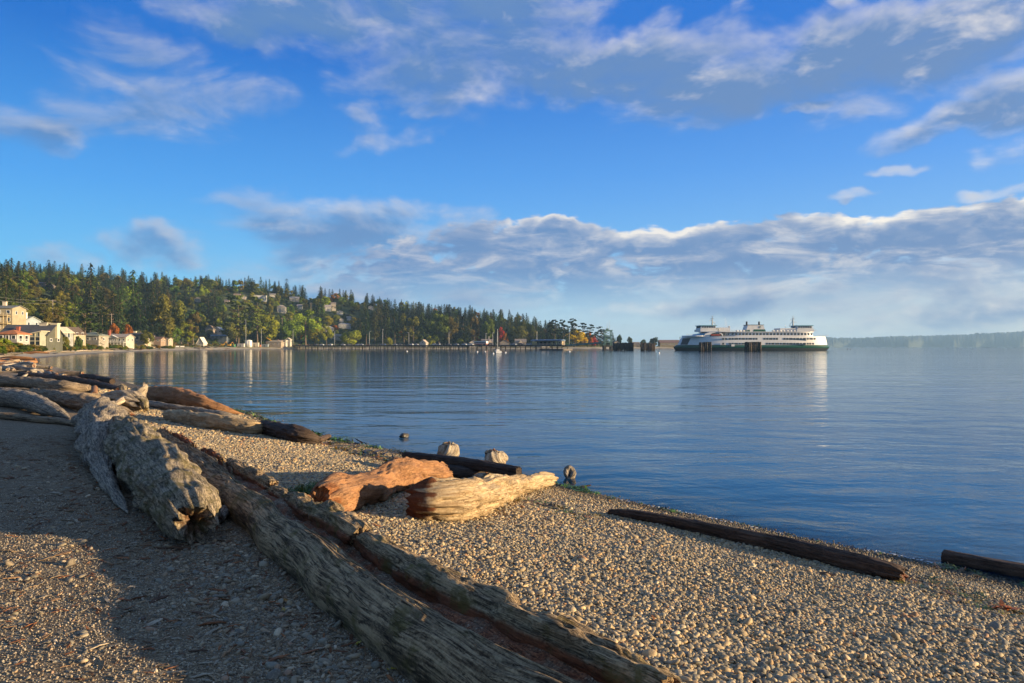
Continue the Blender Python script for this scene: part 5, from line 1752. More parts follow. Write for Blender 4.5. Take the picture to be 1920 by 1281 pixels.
# shrubs and dune grass along the top of the beach
def build_bank():
    r = np.random.default_rng(21)
    P, R_, S, I, C = [], [], [], [], []
    while len(P) < 2000:
        px = r.uniform(-40, 1270)
        Y = r.uniform(95, 960)
        x = at(px, Y)
        d = float(shore_dist(x, Y))
        if not (8 if px < 330 else 14) < d < 44:
            continue
        H = r.uniform(.5, 1.5) if d < 30 else r.uniform(.8, 2.4)
        if px < 330:
            H *= 1.55
        P.append((x, Y, gz(x, Y) - .15)); R_.append((0, 0, r.uniform(0, 6.28))); S.append((H * 1.2, H * 1.2, H)); I.append(int(r.integers(2)))
        u = r.random()
        base = (.20, .17, .05) if u < .30 else (.13, .13, .03) if u < .55 else (.06, .085, .02) if u < .85 else (.17, .09, .03)
        C.append((*[q * r.uniform(.75, 1.2) for q in base], 1))
    n0 = len(P)
    while len(P) < n0 + 420:
        px, Y = r.uniform(-40, 330), r.uniform(120, 470)
        x = at(px, Y)
        d = float(shore_dist(x, Y))
        if not 6.5 < d < 15 or fbm(x / 7, Y / 7, 3.0, 2) < -.15:
            continue
        H = r.uniform(.7, 2.3)
        P.append((x, Y, gz(x, Y) - .15)); R_.append((0, 0, r.uniform(0, 6.28))); S.append((H * 1.1, H * 1.1, H)); I.append(int(r.integers(2)))
        base = ((.07, .10, .02), (.15, .14, .035), (.10, .12, .025), (.04, .06, .018))[int(r.integers(4))]
        C.append((*[q * r.uniform(.75, 1.2) for q in base], 1))
    scatter('beach_shrubbery', P, R_, S, I, C, SPEC['round']['inst'])
build_bank()

# ------------------------------------------------------------------ houses
GLASS = None
def glass_mat():
    m, T = new_mat('window_glass')
    finish(T, (.030, .038, .045), .08, None, .9)
    return m
GLASS = glass_mat()
WHITE = paint((.78, .76, .70), .6, .12)
_WIN = {}
def window(parent, face, u, z, w, h, house, name='window'):
    """a framed window set just proud of the wall"""
    key = (round(w, 2), round(h, 2))
    if key not in _WIN:
        b = MB()
        f = .09
        b.box(-w / 2, w / 2, -.05, .04, -h / 2, -h / 2 + f).box(-w / 2, w / 2, -.05, .04, h / 2 - f, h / 2)
        b.box(-w / 2, -w / 2 + f, -.05, .04, -h / 2 + f, h / 2 - f).box(w / 2 - f, w / 2, -.05, .04, -h / 2 + f, h / 2 - f)
        if w > 1.3:
            b.box(-.03, .03, -.04, .04, -h / 2 + f, h / 2 - f)
        fr = b.mesh('window', WHITE)
        pn = MB().box(-w / 2 + f, w / 2 - f, -.015, .035, -h / 2 + f, h / 2 - f).mesh('pane', GLASS)
        _WIN[key] = (fr, pn)
    fr, pn = _WIN[key]
    o = obj(name, fr, parent)
    obj('pane', pn, o)
    W_, D_ = house
    if face == 'f':
        o.location = (u, -D_ / 2 - .03, z)
    else:
        s = 1 if face == 'r' else -1
        o.location = (s * (W_ / 2 + .03), u, z)
        o.rotation_euler = (0, 0, s * math.pi / 2)
    return o
def roof_shape(b, kind, w, d, h, rh, ov=.5, th=.22):
    if kind == 'hip':
        W_, D_ = w / 2 + ov, d / 2 + ov
        rl = max(0.02, W_ - D_) if W_ > D_ else .02
        rd = max(0.02, D_ - W_) if D_ > W_ else .02
        lo = [(-W_, -D_, h), (W_, -D_, h), (W_, D_, h), (-W_, D_, h)]
        b.add(lo + [(x, y, h + th) for x, y, _ in lo], [(3, 2, 1, 0), (0, 1, 5, 4), (1, 2, 6, 5), (2, 3, 7, 6), (3, 0, 4, 7)])
        t = [(-rl, -rd, h + rh), (rl, -rd, h + rh), (rl, rd, h + rh), (-rl, rd, h + rh)]
        b.add([(x, y, h + th) for x, y, _ in lo] + t, [(0, 1, 5, 4), (1, 2, 6, 5), (2, 3, 7, 6), (3, 0, 4, 7), (4, 5, 6, 7)])
    elif kind == 'flat':
        b.box(-w / 2 - ov, w / 2 + ov, -d / 2 - ov, d / 2 + ov, h + .003, h + th + .1)
    else:
        half = (w if kind == 'gy' else d) / 2
        sl = rh / half
        ln = (d if kind == 'gy' else w) / 2 + ov
        for s in (-1, 1):
            poly = [(s * (half + ov), h - ov * sl + .01), (0, h + rh + .01), (0, h + rh + th), (s * (half + ov), h - ov * sl + th)]
            if kind == 'gy':
                b.prism(poly, 'y', -ln, ln)
            else:
                b.prism(poly, 'x', -ln, ln)
    return b
def house(label, px, pyb, Y, w, d, h, wall, roof, kind='gx', rh=1.8, rz=0.0, wins=(), chim=(), extra=None, door=None, group=None, name='house', skirt=4.0, ov=.5):
    Y0, Y = Y, on_land(px, Y, 12 if px < 240 else 16)
    o = empty(name, (at(px, Y), Y, gz(at(px, Y), Y) + min(max(z_at(pyb, Y) - gz(at(px, Y), Y), -.3), 3.0 if px < 330 else 1.6)), rz, label=label, cat={'garden_shed': 'shed', 'building': 'building', 'kiosk': 'kiosk', 'shed': 'shed'}.get(name, 'house'), group=group)
    o.scale = (min(Y / Y0, 1.15), min(Y / Y0, 1.15), min(Y / Y0, 1.15) * (.84 if px < 330 else 1))
    wm, rm = paint(tuple((q * .8 + .2 * sum(wall) / 3) * .56 for q in wall), .85, .25, .5), paint(roof, .9, .35, 1.2)
    b = MB()
    if kind == 'gy':
        b.prism([(-w / 2, -skirt), (w / 2, -skirt), (w / 2, h), (0, h + rh), (-w / 2, h)], 'y', -d / 2, d / 2)
    elif kind == 'gx':
        b.prism([(-d / 2, -skirt), (d / 2, -skirt), (d / 2, h), (0, h + rh), (-d / 2, h)], 'x', -w / 2, w / 2)
    else:
        b.box(-w / 2, w / 2, -d / 2, d / 2, -skirt, h)
    b.build('wall', wm, o)
    rf = roof_shape(MB(), kind, w, d, h, rh, ov).build('roof', rm, o)
    for cx, cy, cw, ch, cc in chim:
        obj('chimney', MB().box(cx - cw / 2, cx + cw / 2, cy - cw * .4, cy + cw * .4, h * .6, h + ch).box(cx - cw * .6, cx + cw * .6, cy - cw * .5, cy + cw * .5, h + ch - .25, h + ch + .02).mesh('chimney', paint(cc, .9)), rf)
    if wins and not any(q[0] == 'r' for q in wins):
        zs = sorted({(q[2], q[4]) for q in wins if q[0] == 'f'})
        wins = list(wins) + [('r', yy, zz, 1.1, hh_) for zz, hh_ in zs if zz < h + .5 for yy in (-d * .24, d * .22)]
    for wn in wins:
        window(o, *wn, (w, d))
    if door:
        u, dw, dh, dc = door
        MB().box(u - dw / 2, u + dw / 2, -d / 2 - .06, -d / 2 + .02, .02, dh).build('door', paint(dc, .6), o)
    if extra:
        extra(o)
    return o
BRICK, CREAM, TAN, GREYW = (.34, .10, .06), (.66, .55, .36), (.52, .41, .24), (.50, .50, .45)
DARKR, GREYR, BROWNR = (.075, .075, .078), (.20, .20, .17), (.13, .09, .065)
def row(face, n, x0, x1, z, w, h):
    return [(face, x0 + (x1 - x0) * (k / max(1, n - 1) if n > 1 else .5), z, w, h) for k in range(n)]
def deck(o, x0, x1, y0, y1, z, posts=4, mat=None):
    m = mat or paint((.62, .55, .42), .8)
    e = MB().box(x0, x1, y0, y1, z - .2, z).build('deck', m, o)
    b = MB()
    for k in range(posts):
        x = x0 + .1 + (x1 - x0 - .2) * k / (posts - 1)
        b.box(x - .09, x + .09, y0 + .05, y0 + .2, z - 4.5, z - .2).box(x - .05, x + .05, y0 + .02, y0 + .12, z, z + 1.0)
    b.box(x0, x1, y0, y0 + .1, z + 1.0, z + 1.1).box(x0, x1, y0 + .02, y0 + .08, z + .5, z + .56)
    b.build('railing', m, e)
    return e

def tan_building(o):
    for z in (-1.2, 2.0, 5.2):
        deck(o, -1.5, 3.8, -6.6, -4.55, z, 5, paint((.60, .46, .24), .8))
house('tan three-storey building with balconies at the left edge', 12, 610, 245, 8.5, 9, 8.4, (.62, .50, .28), GREYR, 'gx', 1.2, .15,
      row('f', 3, -3, 3, 6.8, 1.2, 1.5) + row('f', 3, -3, 3, 3.6, 1.2, 1.6) + row('f', 3, -3, 3, .4, 1.2, 1.6) + row('r', 2, -2, 2, 6.6, 1.2, 1.4), [(-.5, 0, 1.1, 3.0, (.62, .52, .38))], tan_building)
house('pale blue two-storey house with a tall white chimney', 46, 602, 255, 6.6, 8, 5.0, (.50, .60, .64), (.24, .25, .20), 'gx', 1.9, -.1,
      row('f', 3, -2.2, 2.2, 3.8, 1.0, 1.3) + row('f', 2, -1.6, 1.6, .9, 1.3, 1.6), [(2.6, -2.5, .9, 3.6, (.72, .70, .62))], lambda o: MB().box(-3.4, 3.6, -6.2, -4.02, -4, 1.6).build('porch', paint((.52, .62, .66)), o))
house('small white cottage with an orange hip roof', 26, 641, 150, 4.4, 4.6, 2.05, (.66, .58, .48), (.46, .17, .065), 'hip', 1.35, .05,
      [('f', -1.4, 1.25, 1.0, 1.1), ('f', 1.45, 1.25, 1.0, 1.1), ('f', .05, 1.0, .75, 1.7)], [], None, None, ov=.35)
def glazed(o):
    # the tall glass-fronted gable of the dark-roofed house
    g = paint((.56, .50, .33), .8)
    e = MB().prism([(1.5, -1.0), (5.6, -1.0), (5.6, 3.4), (1.5, 2.1)], 'y', -6.6, -3.0).build('sunroom', paint((.30, .30, .22), .8), o)
    MB().prism([(1.2, 2.15), (6.0, 3.55), (6.0, 3.75), (1.2, 2.35)], 'y', -7.1, -2.6).build('sunroom_roof', paint((.62, .54, .38)), e)
    b = MB()
    for x in (1.5, 2.9, 4.3, 5.5):
        b.box(x - .09, x + .09, -6.72, -6.6, -1.0, 2.05 + (x - 1.5) * .30)
    for z in (-.9, .5, 1.75):
        b.box(1.4, 5.6, -6.74, -6.62, z, z + .16)
    b.build('window_frame', g, e)
    for k in range(3):
        for z in (-.7, .68):
            MB().box(1.62 + k * 1.4, 2.78 + k * 1.4, -6.64, -6.605, z, z + 1.05).build('pane', GLASS, e)
house('large house with a broad dark roof and a glazed front', 60, 643, 185, 11.5, 8, 2.5, (.17, .17, .11), DARKR, 'gx', 3.1, .12,
      [('f', -4.2, .9, .9, 1.0)], [(-2.0, -2.6, .75, 2.6, BRICK), (3.0, .3, 1.9, 4.0, (.50, .44, .33)), (5.4, .9, 1.8, 3.9, (.62, .54, .36))], glazed)
house('tiny red gabled shed with white trim', 53.5, 646, 160, 1.7, 1.6, 1.3, (.36, .10, .075), (.70, .66, .56), 'gy', .7, .1, [], [], None, (0, .7, 1.1, (.30, .08, .06)), name='garden_shed', ov=.18)
house('grey gabled cottage wing next to the dark-roofed house', 108, 637, 215, 5.0, 7, 3.0, (.50, .50, .44), (.55, .48, .34), 'gy', 1.9, -.1, row('f', 2, -1.0, 1.0, 1.9, .7, 1.9), ov=.4)
def porch_roof(o):
    MB().prism([(-4.9, .95), (-3.6, 1.75), (-3.6, 1.9), (-4.9, 1.1)], 'x', -2.9, 2.9).build('porch_roof', paint((.30, .26, .22)), o)
house('cream gabled cottage with a triple window and dark roof', 134, 639, 222, 5.6, 7, 3.0, (.70, .58, .33), (.12, .085, .06), 'gy', 2.6, .05,
      [('f', -.8, 2.9, .65, 1.3), ('f', 0, 2.9, .65, 1.3), ('f', .8, 2.9, .65, 1.3), ('f', -.4, 4.6, .5, .6), ('f', .4, 4.6, .5, .6), ('f', -1.4, .2, 1.0, 1.2), ('f', 1.2, .2, 1.4, 1.2)], [], porch_roof, ov=.45)
house('low cream house with a grey-green hip roof', 175, 637, 290, 8.8, 7, 2.9, (.56, .48, .34), (.26, .27, .19), 'hip', 2.0, 0, row('f', 3, -2.8, 2.8, 1.5, 1.4, 1.2) + [('r', 0, 1.4, 1.2, 1.2)])
house('dark flat-roofed house behind the low cream house', 190, 618, 380, 11, 8, 3, (.20, .17, .14), (.10, .10, .105), 'gx', .9, .1, row('f', 3, -3.5, 3.5, 1.6, 1.4, 1.2))
def white_deck(o):
    deck(o, -4.6, 5.8, -6.3, -4.05, .1, 7, paint((.78, .74, .62)))
    MB().prism([(-3.9, 2.8), (1.7, 2.8), (-1.1, 4.4)], 'y', -4.9, -4.05).build('porch_gable', paint((.72, .66, .5)), o)
    roof_shape(MB(), 'gy', 5.8, 1.2, 2.8, 1.6, .25, .15).build('porch_roof', paint((.70, .66, .56)), o).location = (-1.1, -4.4, .06)
house('white waterfront house with a deck, porch gable and brick chimney', 224, 636, 360, 11.2, 8, 3.3, (.74, .66, .48), (.42, .34, .26), 'gx', 1.9, 0,
      row('f', 5, -3.6, .4, 1.5, .8, 1.5) + row('f', 2, 2.4, 4.5, 1.5, 1.2, 1.4) + row('r', 2, -2, 2, 1.6, 1.1, 1.3), [(-3.9, -2.6, 1.0, 4.2, BRICK)], white_deck)
house('yellow-cream house with tall corner windows and a dark roof', 258, 635, 400, 11.8, 8, 4.6, (.72, .60, .33), (.10, .09, .08), 'hip', 2.0, .05,
      row('f', 3, -1.0, 4.6, 2.9, 1.6, 2.2) + row('f', 2, -4.6, -3.2, 2.8, .9, 1.2) + row('f', 4, -4, 4.4, .2, 1.0, 1.0), [(-1.4, 0, 1.4, 3.0, (.60, .53, .38))])
house('green-roofed house up behind the yellow-cream house', 267, 620, 450, 11, 8, 3.2, (.30, .26, .19), (.055, .13, .085), 'hip', 2.4, 0, row('f', 2, -2, 2, 1.6, 1.3, 1.2))
house('small russet-roofed cottage with white windows', 292, 633, 445, 9.5, 7, 2.6, (.52, .34, .20), (.17, .10, .07), 'gx', 1.6, .05, row('f', 3, -3, 3, 1.4, 1.4, 1.2), [(-1, 0, .7, 2.6, (.4, .3, .22))])
house('peach bungalow behind the big olive bank tree', 310, 632, 450, 7, 6, 2.5, (.68, .55, .34), (.3, .25, .2), 'gx', 1.2, 0, row('f', 2, -1.6, 1.6, 1.3, 1.2, 1.1))
house('steep white A-shaped cottage above the beach', 378.5, 634.5, 565, 5.6, 7, 1.0, (.80, .74, .62), (.66, .60, .48), 'gy', 4.6, .0, [('f', 0, 2.9, .9, .9), ('f', 0, .7, 1.6, 1.1)], ov=.35)
house('white gabled house half hidden in the trees', 410, 608, 660, 9.5, 8, 2.6, (.76, .72, .64), (.70, .68, .60), 'gy', 3.0, .0, [('f', 0, 3.4, .9, .9), ('f', -2.4, 1.2, 1.2, 1.2), ('f', 2.4, 1.2, 1.2, 1.2)], ov=.7)
house('brown-roofed house on the left of the white gabled house', 396, 611, 655, 7.5, 8, 3.2, (.60, .46, .32), (.36, .25, .17), 'gy', 2.6, .0, [('f', 0, 1.6, 1.4, 1.4)], ov=.6)
house('low grey-roofed house behind the yellow crane', 516, 633, 620, 13.5, 9, 2.4, (.55, .42, .27), (.34, .28, .20), 'hip', 2.2, 0, row('f', 3, -4, 4, 1.2, 1.4, 1.1), [(2.5, 0, .8, 2.6, (.36, .2, .14))])
house('peach house peeping out above the low grey-roofed house', 519, 623, 655, 10, 7, 3.2, (.68, .48, .32), (.4, .3, .22), 'gx', 1.2, 0, row('f', 2, -2.4, 2.4, 1.6, 1.3, 1.2))
house('dark blue-grey shed row behind the yard', 405, 634.5, 640, 22, 6, 2.2, (.16, .20, .24), (.20, .24, .28), 'gx', 1.1, 0, row('f', 5, -8, 8, 1.2, 1.4, 1.0), name='shed')
house('small white kiosk beside the crane', 531.5, 640.5, 600, 5.6, 5, 4.2, (.74, .68, .54), (.55, .5, .42), 'flat', .5, 0, [('f', 0, 2.4, 1.0, 1.2)], name='kiosk')
house('white kiosk with a tiny gabled top at the dock foot', 541, 641.5, 600, 4.2, 4.5, 4.6, (.76, .69, .54), (.5, .44, .36), 'gy', 1.4, 0, [('f', 0, 3.2, .9, 1.2)], name='kiosk')
house('tiny white gabled cottage behind the dock', 795, 641, 620, 6, 7, 2.2, (.76, .68, .56), (.42, .34, .28), 'gy', 2.8, -.2, [('f', 0, 2.3, 1.2, 1.2), ('r', 0, 1.2, 1.2, 1.0)])
house('white cottage beside the red bus', 887, 645, 610, 7, 7, 2.6, (.74, .66, .52), (.36, .28, .22), 'gy', 2.2, .1, [('f', 0, 2.2, 1.2, 1.3)])
house('shingled cottage with a tall chimney pole behind the dock', 913, 643, 640, 10, 8, 2.8, (.56, .42, .30), (.20, .17, .16), 'gx', 2.8, .1, [('f', -3, 1.5, 1.2, 1.2), ('f', 2.6, 1.4, 1.6, 1.3)], [(2, 0, .7, 5.5, (.5, .44, .38))],
      lambda o: roof_shape(MB().prism([(-1.8, 1.6), (1.8, 1.6), (0, 4.3)], 'y', -4.9, -3.0), 'gy', 3.6, 2.2, 1.6, 2.7, .3, .15).build('dormer', paint((.60, .46, .32)), o).__setattr__('location', (2.6, .2, 1.0)))
house('brown gabled cottage behind the sailing boat', 946, 644, 630, 9, 7, 2.6, (.46, .34, .22), (.26, .20, .17), 'gy', 2.6, .05, [('f', -1.5, 1.3, 1.2, 1.2), ('f', 1.5, 1.3, 1.2, 1.2)])
house('tan shingled house with two gables near the dock end', 976, 644, 640, 10.5, 8, 3.2, (.58, .44, .27), (.27, .22, .18), 'gx', 2.8, 0, row('f', 3, -3.2, 3.2, 1.6, 1.3, 1.3), [], lambda o: roof_shape(MB().prism([(-2.1, 2.0), (2.1, 2.0), (0, 4.8)], 'y', -4.9, -3.0), 'gy', 4.2, 2.2, 2.0, 2.8, .3, .15).build('dormer', paint((.62, .48, .3)), o))
house('blue-grey gabled house at the dock end', 1006, 643, 645, 8, 7, 3.0, (.70, .64, .54), (.22, .25, .30), 'gy', 2.8, -.1, [('f', 0, 2.9, 1.1, 1.2), ('f', -1.8, 1.2, 1.1, 1.1)])
house('white gabled house with rusty trim at the dock end', 1021, 642.5, 640, 8, 7, 2.6, (.74, .66, .55), (.38, .24, .18), 'gy', 3.2, .1, [('f', 0, 2.8, 1.2, 1.3), ('f', 1.8, 1.0, 1.1, 1.1)])
house('cream cottage on the point past the transfer tower', 1155, 645, 830, 8, 7, 2.6, (.72, .60, .40), (.36, .26, .2), 'gy', 3.0, .1, [('f', 0, 2.0, 1.2, 1.3)])
house('brown cottage low on the point between the piling clusters', 1192, 648, 880, 9, 7, 2.6, (.42, .32, .22), (.22, .17, .14), 'gx', 1.8, .1, row('f', 2, -2, 2, 1.3, 1.2, 1.1))
house('long reddish-brown building on the far point behind the ferry stern', 1254, 648, 920, 27, 10, 4.2, (.40, .31, .16), (.21, .13, .11), 'gx', 3.4, .06, row('f', 8, -11, 11, 2.0, 1.4, 1.4), name='building')
for k, (hx, hb, hw, hh, wc, rc, lb) in enumerate(HILL_HOUSES):
    Y = build_woods.Y[(hx, hb)] + 3
    w, h = hw / F * Y, hh / F * Y
    kind = ('gx', 'gy', 'hip', 'gx')[k % 4] if 'flat' not in lb else 'flat'
    nf = max(2, int(w / 2.6))
    wins = row('f', nf, -w / 2 + 1.1, w / 2 - 1.1, h * .42, 1.1, 1.2)
    if h > 6:
        wins += row('f', nf, -w / 2 + 1.1, w / 2 - 1.1, h * .12, 1.1, 1.2)
    house(lb, hx, hb, Y, w * .92, 7, h * (.66 if kind != 'flat' else .9), wc, rc, kind, h * .34, .25, wins, skirt=5)
# ------------------------------------------------------------------ ferry dock
PILE = paint((.055, .042, .032), .85, .5, 2.0)
DECKM = paint((.16, .15, .135), .9, .3)
GREENM = paint((.10, .19, .165), .6, .3)
STEEL = paint((.42, .42, .40), .5, .2)
DA = Vector((at(556, 660), 660, 0))
DB = Vector((at(1062, 480), 480, 0))
DL = (DB - DA).length
DR = math.atan2(DB.y - DA.y, DB.x - DA.x)
def dock_pt(t, off=0.0, z=0.0):
    d = (DB - DA).normalized()
    n = Vector((-d.y, d.x, 0))
    return DA + d * (t * DL) + n * off + Vector((0, 0, z))
def dock_t(px):
    """how far along the dock a photograph column falls"""
    k = (px - CX) / F
    d = DB - DA
    return (k * DA.y - DA.x) / (d.x - k * d.y)
ZD = 3.7
def build_dock():
    o = empty('ferry_dock', DA, DR, label='long low timber ferry dock on dark piles running out over the bay', cat='dock')
    obj('deck', MB().box(0, DL, -5, 9, ZD - .5, ZD).mesh('deck', DECKM), o)
    MB().box(0, DL, -5.25, -5.003, ZD - .95, ZD + .12).build('fascia', paint((.075, .062, .05), .85, .4, 1.5), o)
    b = MB()
    for z in (.55, 1.05):
        b.box(0, DL, -5.12, -5.0, ZD + z, ZD + z + .09)
    b.build('rail', paint((.24, .22, .20)), o)
    pm = MB().box(-.07, .07, -.07, .07, .12, 1.1).mesh('rail_post', paint((.24, .22, .20)))
    n = int(DL / 3.2)
    for k in range(n):
        p = obj('rail_post', pm, o)
        p.location = (k * 3.2 + 1, -5.06, ZD)
    pl = MB().tube((0, 0, -4), (0, 0, ZD - .5), .24, .21, 8).mesh('pile', PILE, True)
    cap = MB().box(-.22, .22, -5, 9, ZD - 1.0, ZD - .5).mesh('pile_cap', PILE)
    r = random.Random(4)
    for k in range(int(DL / 4.6)):
        x = 2 + k * 4.6
        if x > 28:
            obj('pile_cap', cap, o).location = (x, 0, -.003)
        for y in (-4.4, 2.0, 8.4):
            if y == 2.0 and k % 2:
                continue
            p = obj('pile', pl, o)
            p.location = (x + r.uniform(-.2, .2), y + r.uniform(-.15, .15), 0)
            p.rotation_euler = (r.gauss(0, .015), r.gauss(0, .015), r.uniform(0, 3))
    # lower walings and cross braces between the piles
    b = MB()
    b.box(2, DL, -4.75, -4.6, 1.7, 1.95)
    for k in range(0, int(DL / 4.6), 3):
        b.tube((2 + k * 4.6, -4.7, .4), (6.6 + k * 4.6, -4.7, 2.9), .10, .10, 5)
    b.build('bracing', PILE, o)
    MB().box(DL - 20, DL - .2, -4.2, 8.8, -2, .9).build('float_hull', paint((.12, .10, .085)), o)
build_dock()
def build_shelter():
    p = dock_pt(dock_t(1026), 1.0, ZD)
    o = empty('waiting_shelter', p, DR, label='long blue-roofed passenger shelter on the outer end of the dock', cat='shelter')
    L = 26
    MB().box(-L / 2, L / 2, -3, 3, 3.1, 3.35).prism([(-3.3, 3.35), (3.3, 3.35), (0, 4.0)], 'x', -L / 2 - .4, L / 2 + .4).build('roof', paint((.10, .17, .27), .6), o)
    MB().box(-L / 2 + .3, L / 2 - .3, 1.5, 2.7, 0, 3.1).build('wall', paint((.20, .18, .155)), o)
    pm = MB().box(-.1, .1, -.1, .1, 0, 3.1).mesh('post', GREENM)
    for k in range(8):
        obj('post', pm, o).location = (-L / 2 + .6 + k * (L - 1.2) / 7, -2.8, 0)
    wm = MB().box(-1.1, 1.1, -.03, .03, -.6, .6).mesh('window', GLASS)
    for k in range(7):
        obj('window', wm, o).location = (-L / 2 + 2.4 + k * 3.5, 1.46, 1.7)
    p = dock_pt(dock_t(1008), -4.1, ZD)
    s = empty('dock_sign', p, DR, label='yellow-tan sign board on the dock edge under the blue-roofed shelter', cat='sign board')
    MB().box(-2.1, 2.1, -.08, .08, .25, 2.4).build('board', paint((.50, .34, .12), .7), s)
    MB().box(-1.9, -1.7, .09, .25, 0, 2.3).box(1.7, 1.9, .09, .25, 0, 2.3).build('post', PILE, s)
    p = dock_pt(dock_t(1056), -3.4, ZD)
    s = empty('dock_hut', p, DR, label='small tan ticket hut at the very end of the dock', cat='hut')
    MB().box(-1.5, 1.5, -1.4, 1.4, 0, 2.5).build('wall', paint((.44, .34, .2)), s)
    roof_shape(MB(), 'flat', 3, 2.8, 2.5, .2, .25).build('roof', paint((.12, .13, .14)), s)
    MB().box(-.8, .8, -1.46, -1.4, 1.1, 2.0).build('window', GLASS, s)
build_shelter()

def lamp(px, Y, top, zb, label, on_dock=True, arm=1, name='lamp_post'):
    if on_dock:
        p = dock_pt(dock_t(px), -4.6 if arm else 6.0, ZD)
    else:
        Y = on_land(px, Y, 8)
        p = Vector((at(px, Y), Y, gz(at(px, Y), Y)))
    H = z_at(top, p.y) - p.z
    o = empty(name, p, DR, label=label, cat='lamp post')
    MB().tube((0, 0, -.3), (0, 0, H), .17, .11, 8).build('pole', STEEL, o, True)
    if arm:
        MB().tube((0, 0, H - .15), (1.7 * arm, 0, H + .25), .07, .06, 6).build('arm', STEEL, o, True)
        MB().box(1.3 * arm - .5, 1.3 * arm + .6, -.2, .2, H + .12, H + .30).build('lamp_head', paint((.5, .5, .48)), o)
    else:
        MB().box(-.5, .5, -.22, .22, H, H + .3).build('lamp_head', paint((.4, .4, .38)), o)
    return o
LAMPS = [(635, 621, 1, 'first lamp post on the dock, beside the willow'), (557, 618, 1, 'lamp post at the shore end of the dock, left of the big maple'), (700, 622, 1, 'lamp post on the dock in front of the fir row'), (708, 618, 0, 'thin lamp post rising just right of another in front of the fir row'),
         (774, 624, -1, 'lamp post on the dock left of the tiny white gabled cottage'), (849, 623, 1, 'lamp post at the middle of the dock'), (902, 626, 0, 'thin pole on the dock left of the shingled cottage'), (915, 624, 0, 'tall thin post on the dock by the sailing boat mast'), (998, 623, 0, 'tall grey post left of the blue-roofed shelter'), (1059, 624, 0, 'tall grey post at the right end of the blue-roofed shelter')]
for px, top, arm, lb in LAMPS:
    lamp(px, 0, top, 0, lb, True, arm)
lamp(461, 600, 600, 0, 'tall pale floodlight mast beside the white tank', False, -1, 'floodlight_mast')
lamp(490, 600, 617, 0, 'curved street lamp between the white tank and the yellow crane', False, 1, 'street_lamp')

def utility_pole(px, Y, top, label, arms=1, base=None):
    Y = on_land(px, Y, 27)
    x = at(px, Y)
    z = gz(x, Y)
    H = z_at(top, Y) - z
    o = empty('utility_pole', (x, Y, z), .2, label=label, cat='utility pole')
    MB().tube((0, 0, -.5), (0, 0, H), .19, .13, 7).build('pole', paint((.36, .29, .22)), o, True)
    b = MB()
    for k in range(arms):
        b.box(-1.5, 1.5, -.08, .08, H - .6 - k * 1.2, H - .4 - k * 1.2)
    b.build('crossarm', paint((.36, .29, .22)), o)
    return Vector((x, Y, z + H - .4))
P1 = utility_pole(99, 330, 562, 'utility pole with a crossarm beside the golden-brown tree')
P2 = utility_pole(209, 430, 588, 'utility pole in front of the tall firs')
P3 = utility_pole(529, 660, 596, 'utility pole behind the kiosks, left one of a pair')
P4 = utility_pole(547, 665, 597, 'utility pole behind the kiosks, right one of a pair')
P5 = utility_pole(583, 840, 568, 'distant utility pole high on the slope above the big maple')
P6 = utility_pole(425, 640, 603, 'thin utility pole left of the brown-green round tree', 0)
def wire(a, b, sag, label, r=.035):
    pts = [a.lerp(b, t) - Vector((0, 0, sag * 4 * t * (1 - t))) for t in np.linspace(0, 1, 9)]
    m = MB()
    for p, q in zip(pts[:-1], pts[1:]):
        m.tube(p, q, r, r, 4, caps=False)
    tag(m.build('power_line', paint((.25, .24, .23), .5)), label, 'power line', 'overhead power lines')
for k, (dz, lb) in enumerate(((0, 'upper power line sloping down from the left edge to the utility pole'), (-1.3, 'lower power line sloping down from the left edge to the utility pole'))):
    wire(Vector((at(-60, 260), 260, z_at(546, 260) + dz)), P1 + Vector((0, 0, dz)), 1.2, lb)
wire(P1, P2, 2.0, 'power line between the golden-brown tree and the tall firs')
wire(P3, P4, .2, 'short power line joining the pair of poles behind the kiosks')

# ---- vehicles on the dock
CARP = object_paint('car_paint', .3, .6, .12)
TYRE = paint((.02, .02, .02), .8)
def make_car():
    o = empty('parked_car', (0, 0, 0))
    b = MB().prism([(-2.2, .35), (2.2, .35), (2.25, .75), (1.9, .95), (-2.1, 1.0), (-2.25, .7)], 'y', -.88, .88)
    obj('body', b.mesh('body', CARP), o)
    c = MB().prism([(-1.9, .98), (1.05, .95), (.35, 1.48), (-1.45, 1.5)], 'y', -.78, .78)
    obj('cabin', c.mesh('cabin', GLASS), o)
    obj('roof', MB().prism([(-1.45, 1.5), (.35, 1.48), (.30, 1.54), (-1.4, 1.56)], 'y', -.76, .76).mesh('roof', CARP), o)
    w = MB().tube((0, -.1, 0), (0, .1, 0), .33, .33, 10).mesh('wheel', TYRE, True)
    for x in (-1.4, 1.4):
        for y in (-.82, .82):
            obj('wheel', w, o).location = (x, y, .33)
    return o
car0 = make_car()
